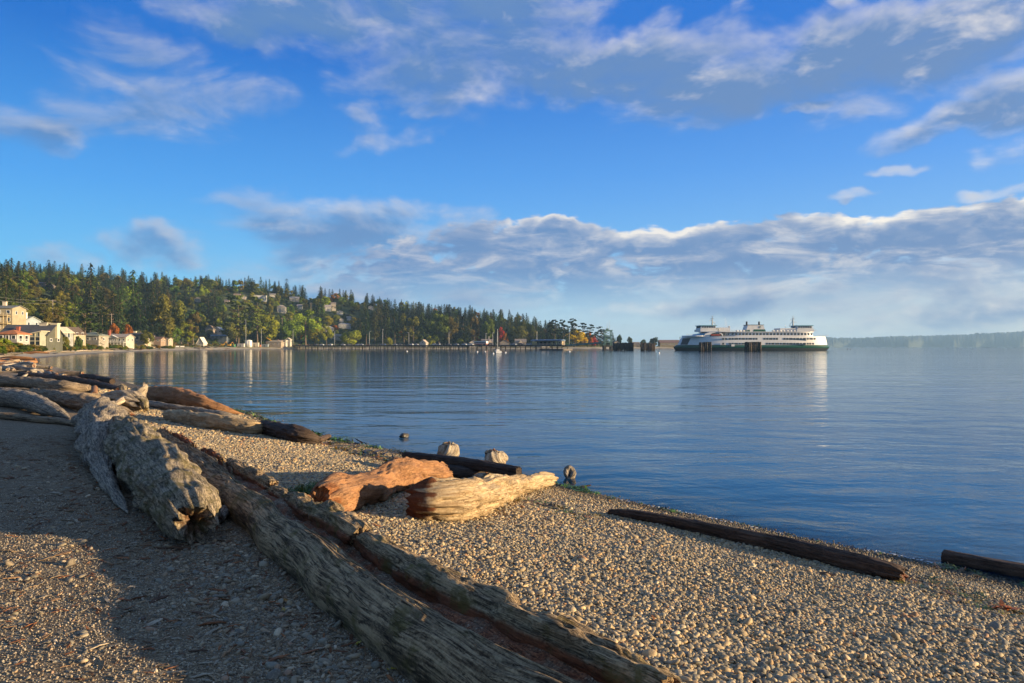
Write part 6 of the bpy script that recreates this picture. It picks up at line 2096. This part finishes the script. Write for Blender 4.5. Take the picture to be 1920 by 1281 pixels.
CARS = [(622, 'white', 'second white car from the shore end of the dock'), (640, 'silver', 'silver car by the first dock lamp post'), (655, 'dark', 'dark car in front of the willow'), (668, 'white', 'white car right of the willow'), (680, 'silver', 'silver car ahead of the white one by the willow'),
        (712, 'dark', 'dark car beneath the fir row'), (722, 'blue', 'blue car beneath the fir row'), (738, 'silver', 'silver pickup-like car under the sunlit olive fir'), (752, 'dark', 'black car behind the lamp post near the olive fir'), (768, 'white', 'white car near the lamp post left of the tiny cottage'), (783, 'silver', 'silver car left of the tiny white cottage'),
        (812, 'white', 'white car right of the tiny white cottage'), (824, 'silver', 'pale silver car left of the middle lamp post'), (838, 'dark', 'dark car directly left of the middle lamp post'), (858, 'silver', 'silver car right of the middle lamp post'), (868, 'blue', 'dark blue car left of the white pair near the bus'), (873, 'white', 'white car left of the red bus'), (880, 'white', 'white car nearest the red bus'),
        (922, 'dark', 'dark car right of the red bus'), (960, 'silver', 'silver car right of the sailing boat'), (978, 'dark', 'dark car near the tall post at the shelter'), (990, 'white', 'white car waiting beside the shelter'), (606, 'white', 'white car nearest the shore end of the dock'), (590, 'dark', 'dark car below the big maple at the dock foot')]
CC = dict(white=(.75, .75, .73), silver=(.42, .43, .44), dark=(.05, .05, .055), blue=(.06, .10, .2))
for k, (px, c, lb) in enumerate(CARS):
    o = car0 if k == 0 else copy_tree(car0)
    o.location = dock_pt(dock_t(px), (-1.5, 2.0)[k % 2], ZD + .004)
    o.rotation_euler = (0, 0, DR + (math.pi if k % 3 == 0 else 0))
    tag(o, lb, 'car', 'cars waiting on the ferry dock')
    for ch in o.children:
        ch.color = (*CC[c], 1)
def build_bus():
    o = empty('bus', dock_pt(dock_t(902), 0, ZD + .004), DR, label='white and red bus waiting on the dock', cat='bus')
    MB().box(-6, 6, -1.25, 1.25, .45, 1.35).build('lower_body', paint((.45, .05, .04), .4), o)
    MB().box(-6, 6, -1.25, 1.25, 1.353, 3.0).build('body', paint((.74, .70, .66), .4), o)
    wm = MB().box(-.62, .62, -1.29, -1.25, 1.6, 2.5).mesh('window', GLASS)
    for k in range(8):
        obj('window', wm, o).location = (-5.1 + k * 1.45, 0, 0)
    w = MB().tube((0, -1.28, .5), (0, -1.0, .5), .5, .5, 12).mesh('wheel', TYRE, True)
    for x in (-4, 3.6, 4.7):
        obj('wheel', w, o).location = (x, 0, 0)
build_bus()

# ---- construction yard on the shore
def build_yard():
    Y = on_land(466, 590, 18)
    x = at(466, Y)
    z = gz(x, Y)
    o = empty('storage_tank', (x, Y, z), label='round white storage tank on the construction yard', cat='tank')
    MB().tube((0, 0, -.5), (0, 0, 5.6), 3.1, 3.1, 28).build('shell', paint((.76, .72, .62), .5, .12), o, True)
    MB().tube((0, 0, 5.603), (0, 0, 6.3), 3.15, .3, 28).build('lid', paint((.70, .66, .58), .5), o, True)
    b = MB()
    for k in range(12):
        b.box(1.9, 2.3, -3.0, -2.7, .4 * k, .4 * k + .06)
    b.box(1.86, 1.92, -3.05, -2.7, 0, 5.6).box(2.28, 2.34, -3.05, -2.7, 0, 5.6).build('ladder', STEEL, o)
    # crane
    Y = on_land(514, 590, 16)
    x = at(514, Y)
    z = gz(x, Y)
    o = empty('crane', (x, Y, z), .0, label='yellow mobile crane with its boom lowered to the left', cat='crane')
    Yc = paint((.58, .30, .03), .5, .2)
    s = Y / F
    MB().box(-3.6, 4.2, -1.3, 1.3, .7, 1.7).build('carrier', Yc, o)
    MB().box(-.6, 3.4, -1.2, 1.2, 1.703, 3.3).box(3.4, 4.4, -1.1, 1.1, 1.75, 2.8).build('upper_body', Yc, o)
    MB().box(-1.6, -.6, -1.1, .1, 1.75, 3.4).build('cab', GLASS, o)
    MB().tube((1.2, .5, 3.0), (-7.2, .5, 8.6), .62, .40, 6).build('boom', Yc, o)
    MB().tube((-.2, .5, 2.6), (-2.6, .5, 5.2), .16, .16, 6).build('ram', STEEL, o)
    w = MB().tube((0, -1.35, .6), (0, -.8, .6), .62, .62, 12).mesh('wheel', TYRE, True)
    for xx in (-2.8, -1.4, 2.0, 3.4):
        obj('wheel', w, o).location = (xx, 0, 0)
    # containers, drums and diggers
    def place(px, Y, name, label, cat, parts, rz=0.0):
        Y = on_land(px, Y, 15)
        x = at(px, Y)
        e = empty(name, (x, Y, gz(x, Y)), rz, label=label, cat=cat)
        for nm, m, mt in parts:
            m.build(nm, mt, e)
        return e
    for px, w, h, c, lb in ((478, 7, 3.6, (.52, .46, .36), 'tan site container right of the white tank'), (452, 6, 3.0, (.46, .43, .38), 'grey-tan site container left of the white tank'), (437, 3.5, 2.2, (.035, .19, .08), 'green skip container at the yard edge'), (497, 6, 2.6, (.22, .26, .26), 'grey-green site cabin by the street lamp'), (486, 3, 1.6, (.40, .13, .06), 'rusty red skip in front of the tan site container')):
        place(px, 592 if px != 486 else 580, 'site_container', lb, 'container', [('body', MB().box(-w / 2, w / 2, -1.3, 1.3, 0, h), paint(c, .7)), ('lid', MB().box(-w / 2 - .1, w / 2 + .1, -1.4, 1.4, h + .003, h + .15), paint(tuple(q * .8 for q in c), .7)), ('door', MB().box(-.6, .6, -1.36, -1.3, .1, h * .75), paint(tuple(q * .5 for q in c), .7))])
    for px, lb in ((418, 'yellow digger left of the green skip'), (430, 'yellow digger nearest the green skip')):
        place(px, 600, 'digger', lb, 'digger', [('track', MB().box(-1.7, 1.7, -1.2, 1.2, 0, .8), TYRE), ('body', MB().box(-1.4, 1.3, -1.1, 1.1, .803, 2.0), Yc), ('cab', MB().box(-.9, .2, -.9, .1, 2.003, 3.0), GLASS),
                                                ('arm', MB().tube((.8, 0, 1.8), (2.8, 0, 4.2), .22, .18, 6).tube((2.8, 0, 4.2), (4.0, 0, 1.4), .16, .12, 6), Yc), ('bucket', MB().box(3.6, 4.5, -.5, .5, .6, 1.5), paint((.2, .16, .1)))])
    for px, lb in ((330, 'white dinghy pulled up on the beach below the olive bank tree'), (340, 'blue-grey dinghy pulled up beside the white dinghy')):
        place(px, 470, 'dinghy', lb, 'dinghy', [('hull', MB().prism([(-2.0, .0), (1.6, .0), (2.3, .8), (-2.1, .8)], 'y', -.7, .7), paint((.70, .68, .64) if 'white' in lb else (.30, .38, .48), .5)), ('thwart', MB().box(-.3, .2, -.6, .6, .803, .88), PILE)], .3)
build_yard()

# ---- transfer span, tower and pilings
YT = 470
def build_tower():
    x = at(1139.5, YT)
    o = empty('transfer_tower', (x, YT, 0), .1, label='green steel ferry transfer tower with thin masts on a dark pier', cat='tower')
    s = YT / F
    MB().box(-3.2, 3.2, -2.5, 2.5, -3, .6).box(-3.2, -1.6, -2.5, 2.5, .603, 2.4).box(1.6, 3.2, -2.5, 2.5, .603, 2.4).box(-3.4, 3.4, -2.7, 2.7, 2.403, 3.3).build('base', paint((.045, .042, .038)), o)
    zt = z_at(620, YT)
    b = MB()
    for xx in (-2.4, 2.4):
        for yy in (-1.8, 1.8):
            b.box(xx - .25, xx + .25, yy - .25, yy + .25, 3.3, zt)
    for z in (5.2, 7.6, 10.0, zt - .6):
        for yy in (-1.8, 1.8):
            b.box(-2.15, 2.15, yy - .15, yy + .15, z, z + .45)
        for xx in (-2.4, 2.4):
            b.box(xx - .15, xx + .15, -1.55, 1.55, z, z + .45)
    for z0, z1 in ((5.6, 7.6), (8.0, 10.0), (10.4, zt - .6)):
        b.tube((-2.2, -1.8, z0), (2.2, -1.8, z1), .12, .12, 5).tube((2.2, -1.8, z0), (-2.2, -1.8, z1), .12, .12, 5)
    b.build('frame', GREENM, o)
    MB().box(-1.6, 1.6, -1.5, 1.5, 8.1, 9.6).build('machinery_cabin', paint((.08, .14, .13)), o)
    MB().box(-3.0, 3.0, -2.3, 2.3, zt, zt + .35).box(-1.2, .4, -1, 1, zt + .35, zt + 1.4).build('cap', GREENM, o)
    m = MB().tube((0, 0, 0), (0, 0, 7.0), .10, .05, 6).mesh('mast', STEEL, True)
    for xx, h in ((-.4, 1.0), (1.1, 1.15)):
        q = obj('mast', m, o)
        q.location = (xx, 0, zt + .35)
        q.scale = (1, 1, h * .88)
    # the span
    a, c = dock_pt(1.0, 1.5, ZD), Vector((x - 3.4, YT + .5, z_at(642.5, YT) + .4))
    v = c - a
    e = empty('transfer_span', a, math.atan2(v.y, v.x), label='grey-green girder span sloping up from the dock end to the tower', cat='gangway')
    L, dz = math.hypot(v.x, v.y), v.z
    def Q(t, z):
        return (L * t, dz * t + z)
    for nm, y in (('girder', -2.6), ('girder', 2.6)):
        MB().prism([Q(0, -.9), Q(1, -.9), Q(1, .2), Q(0, .2)], 'y', y - .15, y + .15).build(nm, GREENM, e)
    MB().prism([Q(0, -.25), Q(1, -.25), Q(1, -.02), Q(0, -.02)], 'y', -2.44, 2.44).build('deck', DECKM, e)
    b = MB()
    n = 14
    for k in range(n + 1):
        X, Z = Q(k / n, 0)
        b.box(X - .06, X + .06, -2.7, -2.6, Z + .2, Z + 1.25)
    b.prism([Q(0, 1.2), Q(1, 1.2), Q(1, 1.32), Q(0, 1.32)], 'y', -2.71, -2.58)
    b.build('railing', GREENM, e)
build_tower()
_PL = {}
def dolphin(name, px0, px1, top, Y, rows, n, label, group=None, jag=.5, sheet=False):
    x0, x1 = at(px0, Y), at(px1, Y)
    o = empty(name, ((x0 + x1) / 2, Y, 0), label=label, cat='pilings', group=group)
    r = random.Random(int(px0))
    W_ = x1 - x0
    H = z_at(top, Y)
    if 'm' not in _PL:
        _PL['m'] = [MB().tube((0, 0, -4), (0, 0, 1), .5, .5, 9).mesh('pile', paint(c, .85, .5, 1.5), True) for c in ((.045, .036, .030), (.075, .055, .042), (.11, .075, .05))]
    for k in range(n):
        for j in range(rows):
            p = obj('pile', _PL['m'][r.choice((0, 0, 0, 1, 2)) if j == 0 else 0], o)
            rad = W_ / n * .52
            p.scale = (rad * 2 * .9, rad * 2 * .9, 1)
            p.location = (-W_ / 2 + (k + .5) * W_ / n + r.uniform(-.12, .12), j * rad * 2.1 - rows * rad + r.uniform(-.2, .2), H - 1 - abs(r.gauss(0, jag)))
            p.rotation_euler = (r.gauss(0, .02), r.gauss(0, .025), r.uniform(0, 3))
    MB().box(-W_ / 2 - .1, W_ / 2 + .1, -rows * W_ / n * .62, -rows * W_ / n * .62 + .25, H * .55, H * .55 + .4).build('waling', PILE, o)
    if sheet:
        MB().box(-W_ / 2, W_ / 2, 1.5, 3.0, .9, H - .6).build('fender_wall', paint((.035, .03, .027)), o)
    return o
dolphin('piling_wall', 1150, 1188, 642, 440, 2, 16, 'long dark wall of tarred piles right of the transfer tower', sheet=True)
dolphin('piling_cluster', 1200.5, 1228, 642, 430, 2, 11, 'dark piling cluster standing alone between the piling wall and the ferry')
dolphin('piling_cluster', 1311, 1333, 641, 372, 3, 6, 'piling cluster in front of the ferry stern half', jag=.35)
dolphin('piling_cluster', 1397, 1425.5, 641, 372, 3, 8, 'larger piling cluster in front of the ferry middle', jag=.35)

# ---- moored sailing boat and buoys
def build_sailboat():
    Y = EYE * F / (663 - HY)
    x = at(933.5, Y)
    o = empty('sailing_boat', (x, Y, 0), 0.15, label='small white sailing boat moored with bare mast before the dock', cat='boat')
    stn = np.linspace(0, 1, 12)
    V = []
    for t in stn:
        bm_ = 1.15 * (1 - t ** 2.2) ** .8 * (.86 + .14 * min(1, t * 5)) + .02
        zt = .85 + .25 * t
        for a in (-1, -.85, -.45, 0, .45, .85, 1):
            V.append((a * bm_, -2.6 + 6.2 * t, -.15 + (zt + .15) * abs(a) ** 2.2))
    f = grid_faces(12, 7)
    o2 = obj('hull', np_mesh('hull', V, f, paint((.78, .76, .70), .35, .1), True), o)
    MB().prism([(-1.0, .80), (1.0, .80), (1.0, .1), (-1.0, .1)], 'y', -2.62, -2.55).build('transom', paint((.74, .72, .66), .35, .1), o)
    MB().prism([(-2.4, .80), (2.8, .95), (2.8, 1.02), (-2.4, .86)], 'x', -.85, .85).build('deck', paint((.62, .58, .50)), o)
    MB().prism([(-.7, .9), (1.8, 1.0), (1.5, 1.45), (-.6, 1.5)], 'x', -.55, .55).build('cabin', paint((.76, .74, .68)), o)
    MB().tube((0, .9, 1.0), (0, .9, z_at(617, Y)), .085, .06, 8).build('mast', paint((.70, .66, .58), .4), o, True)
    MB().tube((0, .9, 1.9), (.1, -2.3, 2.1), .10, .10, 8).build('boom', paint((.62, .55, .42)), o, True)
    MB().tube((0, .75, 2.02), (.1, -2.1, 2.22), .16, .10, 8).build('furled_sail', paint((.72, .68, .58)), o, True)
    top = Vector((0, .9, z_at(618, Y)))
    b = MB()
    for q in ((0, 3.4, 1.1), (0, -2.5, .9), (1.0, .6, .9), (-1.0, .6, .9)):
        b.tube(top, q, .012, .012, 4, caps=False)
    b.build('rigging', STEEL, o)
build_sailboat()
def buoy(px, py, r, col, label, tall=False):
    x, Y = on_water(px, py)
    v, f = ico(2)
    v = v * np.array((1, 1, 1.6 if tall else 1.0)) * r
    o = empty('mooring_buoy', (x, Y, .15), label=label, cat='buoy', group='mooring buoys')
    obj('float', np_mesh('float', v, f, paint(col, .4, .1), True), o)
    MB().tube((0, 0, r * (1.4 if tall else .8)), (0, 0, r * (1.4 if tall else .8) + .25), .06, .06, 6).build('ring_post', STEEL, o)
for px, py, r, c, lb in ((925, 664, .28, (.75, .74, .70), 'white mooring buoy at the left of the sailing boat'), (948, 662, .30, (.75, .74, .70), 'white mooring buoy at the right of the sailing boat'), (763, 659.5, .38, (.75, .72, .66), 'white mooring buoy before the middle of the dock'), (895, 660.5, .35, (.72, .70, .66), 'white mooring buoy left of the sailing boat, further out'),
                         (910, 660, .3, (.72, .70, .66), 'small white mooring buoy between two others left of the boat'), (1068, 660, .36, (.76, .75, .72), 'white mooring buoy below the transfer span'), (1235.5, 663, .36, (.74, .73, .72), 'white mooring buoy right of the lone piling cluster')):
    buoy(px, py, r, c, lb)
for px, lb in ((1589, 'left one of two dark upright markers right of the ferry'), (1594.5, 'right one of two dark upright markers right of the ferry')):
    buoy(px, 655.5, .42, (.06, .07, .09), lb, True)

# ------------------------------------------------------------------ ferry
def build_ferry():
    Y = 437.0
    o = empty('car_ferry', (at(1409, Y), Y, 0), math.radians(1.5), label='large white and dark green car ferry lying at the dock end', cat='ferry')
    WH = paint((.66, .645, .61), .5, .12, .25)
    DG = paint((.012, .085, .060), .4, .2, .4)
    BK = paint((.018, .024, .028), .5, .3, .4)
    TL = paint((.10, .30, .32), .5, .2)
    GY = paint((.36, .38, .37), .6, .2)
    def loft(levels, name, mat, n=72, p=3.2, q=.62, cap=True, x_cut=None):
        xs = np.sin(np.linspace(-math.pi / 2, math.pi / 2, n))
        V = []
        for z, xl, xr, bm_ in levels:
            cx, hl = (xl + xr) / 2, (xr - xl) / 2
            up_ = [(cx + hl * t, -bm_ * (1 - abs(t) ** p) ** q, z) for t in xs]
            dn = [(cx + hl * t, bm_ * (1 - abs(t) ** p) ** q, z) for t in xs[::-1][1:-1]]
            V.append(up_ + dn)
        m = len(V[0])
        v = np.array(V).reshape(-1, 3)
        f = grid_faces(len(levels), m, True)
        me = np_mesh(name, v, f, mat, True)
        ob = obj(name, me, o)
        if cap:
            b = MB()
            b.add(V[-1], [tuple(range(m))])
            b.build('deck_plate', GY, ob)
        return ob
    loft([(-1.5, -46.5, 46.5, 10.6), (0, -49, 48.6, 11.2), (1.62, -50, 50, 11.8)], 'hull', BK, cap=False)
    loft([(1.62, -50, 50, 11.8), (2.3, -50.2, 50.4, 12.0), (2.31, -50.5, 50.7, 12.15), (2.6, -50.5, 50.7, 12.15), (2.61, -49.6, 49.8, 12.0), (3.57, -48.6, 49.2, 12.0)], 'hull_band', DG, cap=True)
    loft([(3.57, -47.6, 48.8, 11.96), (6.2, -46.3, 48.3, 11.96), (8.9, -44.8, 47.6, 11.9)], 'upper_hull', WH, p=4.2)
    # dark panels painting the shade inside the open car deck at the stern
    for sgn in (-1, 1):
        V = []
        for k in range(9):
            for z, xa, xb, xl, xr in ((3.75, -46.6, -43.0, -47.5, 48.75), (5.8, -45.6, -42.0, -46.5, 48.4), (7.9, -44.9, -41.0, -45.4, 47.9)):
                x = xa + (xb - xa) * k / 8
                cx, hl = (xl + xr) / 2, (xr - xl) / 2
                V.append((x, sgn * (11.98 * (1 - min(1, abs((x - cx) / hl)) ** 4.2) ** .62 + .06), z))
        obj('car_deck_opening_shade', np_mesh('car_deck_opening_shade', V, grid_faces(9, 3), paint((.045, .048, .052)), False), o)
    loft([(8.92, -44.6, -30, 10.6), (9.5, -44.3, -30, 10.5)], 'stern_bulwark', WH, p=3.2)
    # passenger cabins
    dk = loft([(8.905, -22.5, 38.5, 10.6), (11.6, -22.0, 37.6, 10.5)], 'passenger_cabin', WH, p=9, q=.5, cap=False)
    loft([(11.605, -33.5, 38.8, 11.0), (11.95, -33.5, 38.8, 11.0)], 'sun_deck', WH, p=9, q=.5)
    # windows
    w1 = MB().box(-.68, .68, -.05, .05, -.68, .68).mesh('window', GLASS)
    w2 = MB().box(-.66, .66, -.05, .05, -.55, .55).mesh('window', GLASS)
    def win(me, x, z, y):
        w = obj('window', me, o)
        w.location = (x, y, z)
    for k in range(26):
        x = -20 + 54.5 * k / 25
        t = (x - 8) / 30.3
        win(w1, x, 10.4, -10.56 * (1 - abs(min(1, max(-1, t))) ** 9) ** .5 - .04 if abs(t) < .97 else -8.8)
    def groups(z, me, gs):
        for cx, n in gs:
            for k in range(n):
                win(me, (cx - 915) / 15.7 + k * 1.75, z, -11.99)
    groups(7.4, w2, [(565, 2), (630, 3), (700, 3), (768, 3), (838, 3), (972, 3), (1040, 3), (1170, 3), (1240, 3), (1305, 3), (1372, 3), (1440, 2)])
    groups(4.35, w2, [(565, 1), (630, 3), (700, 3), (768, 3), (838, 1), (995, 3), (1060, 2), (1105, 3), (1172, 3), (1240, 3), (1305, 3), (1372, 2), (1425, 2)])
    MB().box(-17.2, -15.2, -12.05, -11.95, 2.7, 4.0).build('side_door', WH, o)
    # bow promenade, its bulwark and rails
    def rail(x0, x1, y, z, name='railing', par=o, step=1.6):
        b = MB()
        n = max(2, int((x1 - x0) / step))
        for k in range(n + 1):
            x = x0 + (x1 - x0) * k / n
            b.box(x - .04, x + .04, y - .04, y + .04, z, z + 1.05)
        for h in (.4, .72, 1.05):
            b.box(x0, x1, y - .035, y + .035, z + h - .035, z + h + .035)
        b.build(name, WH, par)
    rail(-21, -6, -10.4, 11.95)
    rail(9, 37, -10.4, 11.95)
    rail(39.5, 46.5, -6.5, 8.9)
    rail(-44, -36, -7.5, 9.35)
    # sheltered side at the stern end: dark panel paints the opening's shade, rescue boat
    MB().prism([(-34, 8.91), (-21.8, 8.91), (-21.8, 10.4), (-23.2, 11.3), (-26, 11.6), (-30, 11.55), (-33, 10.6)], 'y', -10.2, 10.2).build('shelter_deck', WH, o)
    MB().prism([(-30.2, 8.95), (-22.2, 8.95), (-22.9, 10.3), (-24.6, 11.15), (-26.4, 11.3), (-28.2, 11.0), (-29.6, 10.1)], 'y', -10.26, -10.18).build('shelter_opening_shade', paint((.035, .04, .045)), o)
    MB().prism([(-29.2, 9.5), (-24.0, 9.5), (-23.4, 10.1), (-29.8, 10.1)], 'y', -10.9, -10.27).build('rescue_boat', paint((.42, .06, .035), .5), o)
    MB().prism([(-36.5, 8.9), (-31, 8.9), (-31, 11.2), (-35.0, 10.6)], 'y', -9.2, 9.2).build('stern_canopy', paint((.13, .36, .52), .5), o)
    # wheelhouses
    for s, cx in ((-1, -29.3), (1, 32.2)):
        MB().box(cx - 5.6, cx + 5.4, -6.5, 6.5, 11.953, 13.5).build('bridge_deck', WH, o)
        wh = MB().prism([(cx - 4.5 - (.5 if s < 0 else 0), 13.503), (cx + 4.5 + (.5 if s > 0 else 0), 13.503), (cx + 4.5 + (.2 if s > 0 else 0), 15.7), (cx - 4.5 - (.2 if s < 0 else 0), 15.7)], 'y', -5.2, 5.2).build('wheelhouse', WH, o)
        MB().box(cx - 5.3, cx + 5.3, -5.9, 5.9, 15.703, 16.05).build('roof', TL, wh)
        pm = MB().box(-.6, .6, -.05, .05, -.5, .5).mesh('pane', GLASS)
        for k in range(6):
            q = obj('pane', pm, wh)
            q.location = (cx - 3.7 + k * 1.48, -5.22, 14.85)
        e = MB().box(-.05, .05, -.6, .6, -.5, .5).mesh('pane', GLASS)
        for k in range(6):
            q = obj('pane', e, wh)
            q.location = (cx + s * 4.84, -3.7 + k * 1.48, 14.85)
        rail(cx - 5.4, cx + 5.2, -6.3, 13.5, 'railing', wh)
        # radar mast
        mx = cx + (4.0 if s < 0 else -5.3)
        mast = MB().tube((mx, 0, 13.4), (mx, 0, 20.4), .62, .34, 8).tube((mx, 0, 20.4), (mx, 0, 22.6), .14, .08, 6).build('mast', GY, o, True)
        MB().box(mx - 1.5, mx + 1.4, -.12, .12, 20.2, 20.4).box(mx - .12, mx + .12, -1.6, 1.6, 20.6, 20.75).box(mx - 1.0, mx + 1.0, -.1, .1, 21.5, 21.62).build('yard', GY, mast)
        MB().box(mx - 1.9, mx - .6, -.2, .2, 19.0, 19.3).box(mx + .6, mx + 2.3, -.15, .15, 18.1, 18.35).build('radar', WH, mast)
        MB().tube((mx - s * 2.6, 0, 16.0), (mx - s * .4, 0, 18.6), .12, .12, 5).build('stay', GY, mast)
    # deckhouses and vents on the roof
    MB().box(-22.5, -15.5, -5, 5, 11.953, 14.6).build('deckhouse', WH, o)
    MB().box(16.5, 26.4, -5, 5, 11.953, 14.2).build('deckhouse', WH, o)
    lr = MB().box(-14.9, -14.1, -.6, .6, 11.953, 15.8)
    lr.tube((-17.0, 0, 14.6), (-17.0, 0, 21.0), .08, .04, 5).tube((-15.6, 1, 14.6), (-15.6, 1, 19.4), .08, .04, 5).tube((22, 0, 14.2), (22, 0, 16.4), .12, .1, 5)
    lr.build('vent_mast', WH, o)
    r = random.Random(9)
    raft = MB().tube((-.7, 0, .45), (.7, 0, .45), .4, .4, 10).mesh('life_raft', WH, True)
    for k in range(10):
        q = obj('life_raft', raft, o)
        q.location = (-12.5 + k * 2.0 if k < 3 else 10.5 + (k - 3) * 2.2, -8.8, 11.96)
    # funnel
    fn = MB().prism([(-4.9, 11.953), (7.7, 11.953), (6.3, 16.2), (-3.6, 16.2)], 'y', -3.6, 3.6).build('funnel', WH, o)
    MB().prism([(-5.02, 11.955), (-2.4, 11.955), (-2.5, 13.2), (-4.75, 13.2)], 'y', -3.68, 3.68).build('band', DG, fn)
    MB().prism([(-.4, 11.955), (7.85, 11.955), (7.4, 13.5), (.2, 13.5)], 'y', -3.68, 3.68).build('band', DG, fn)
    MB().box(-4.0, 6.7, -3.8, 3.8, 16.203, 16.5).build('cap', paint((.10, .11, .11)), fn)
    st = MB().tube((0, 0, 16.5), (0, 0, 18.6), .55, .55, 12).mesh('stack', paint((.05, .05, .05)), True)
    for x in (-3.1, 4.9):
        obj('stack', st, fn).location = (x, 0, 0)
    em = MB().tube((4.0, -3.72, 14.9), (4.0, -3.6, 14.9), .72, .72, 20).build('emblem', DG, fn)
    e2 = MB()
    for k in range(3):
        e2.tube((3.72 + .28 * k, -3.76, 14.45), (4.0, -3.76, 15.4), .07, .05, 5)
    e2.build('emblem_mark', WH, em)
build_ferry()
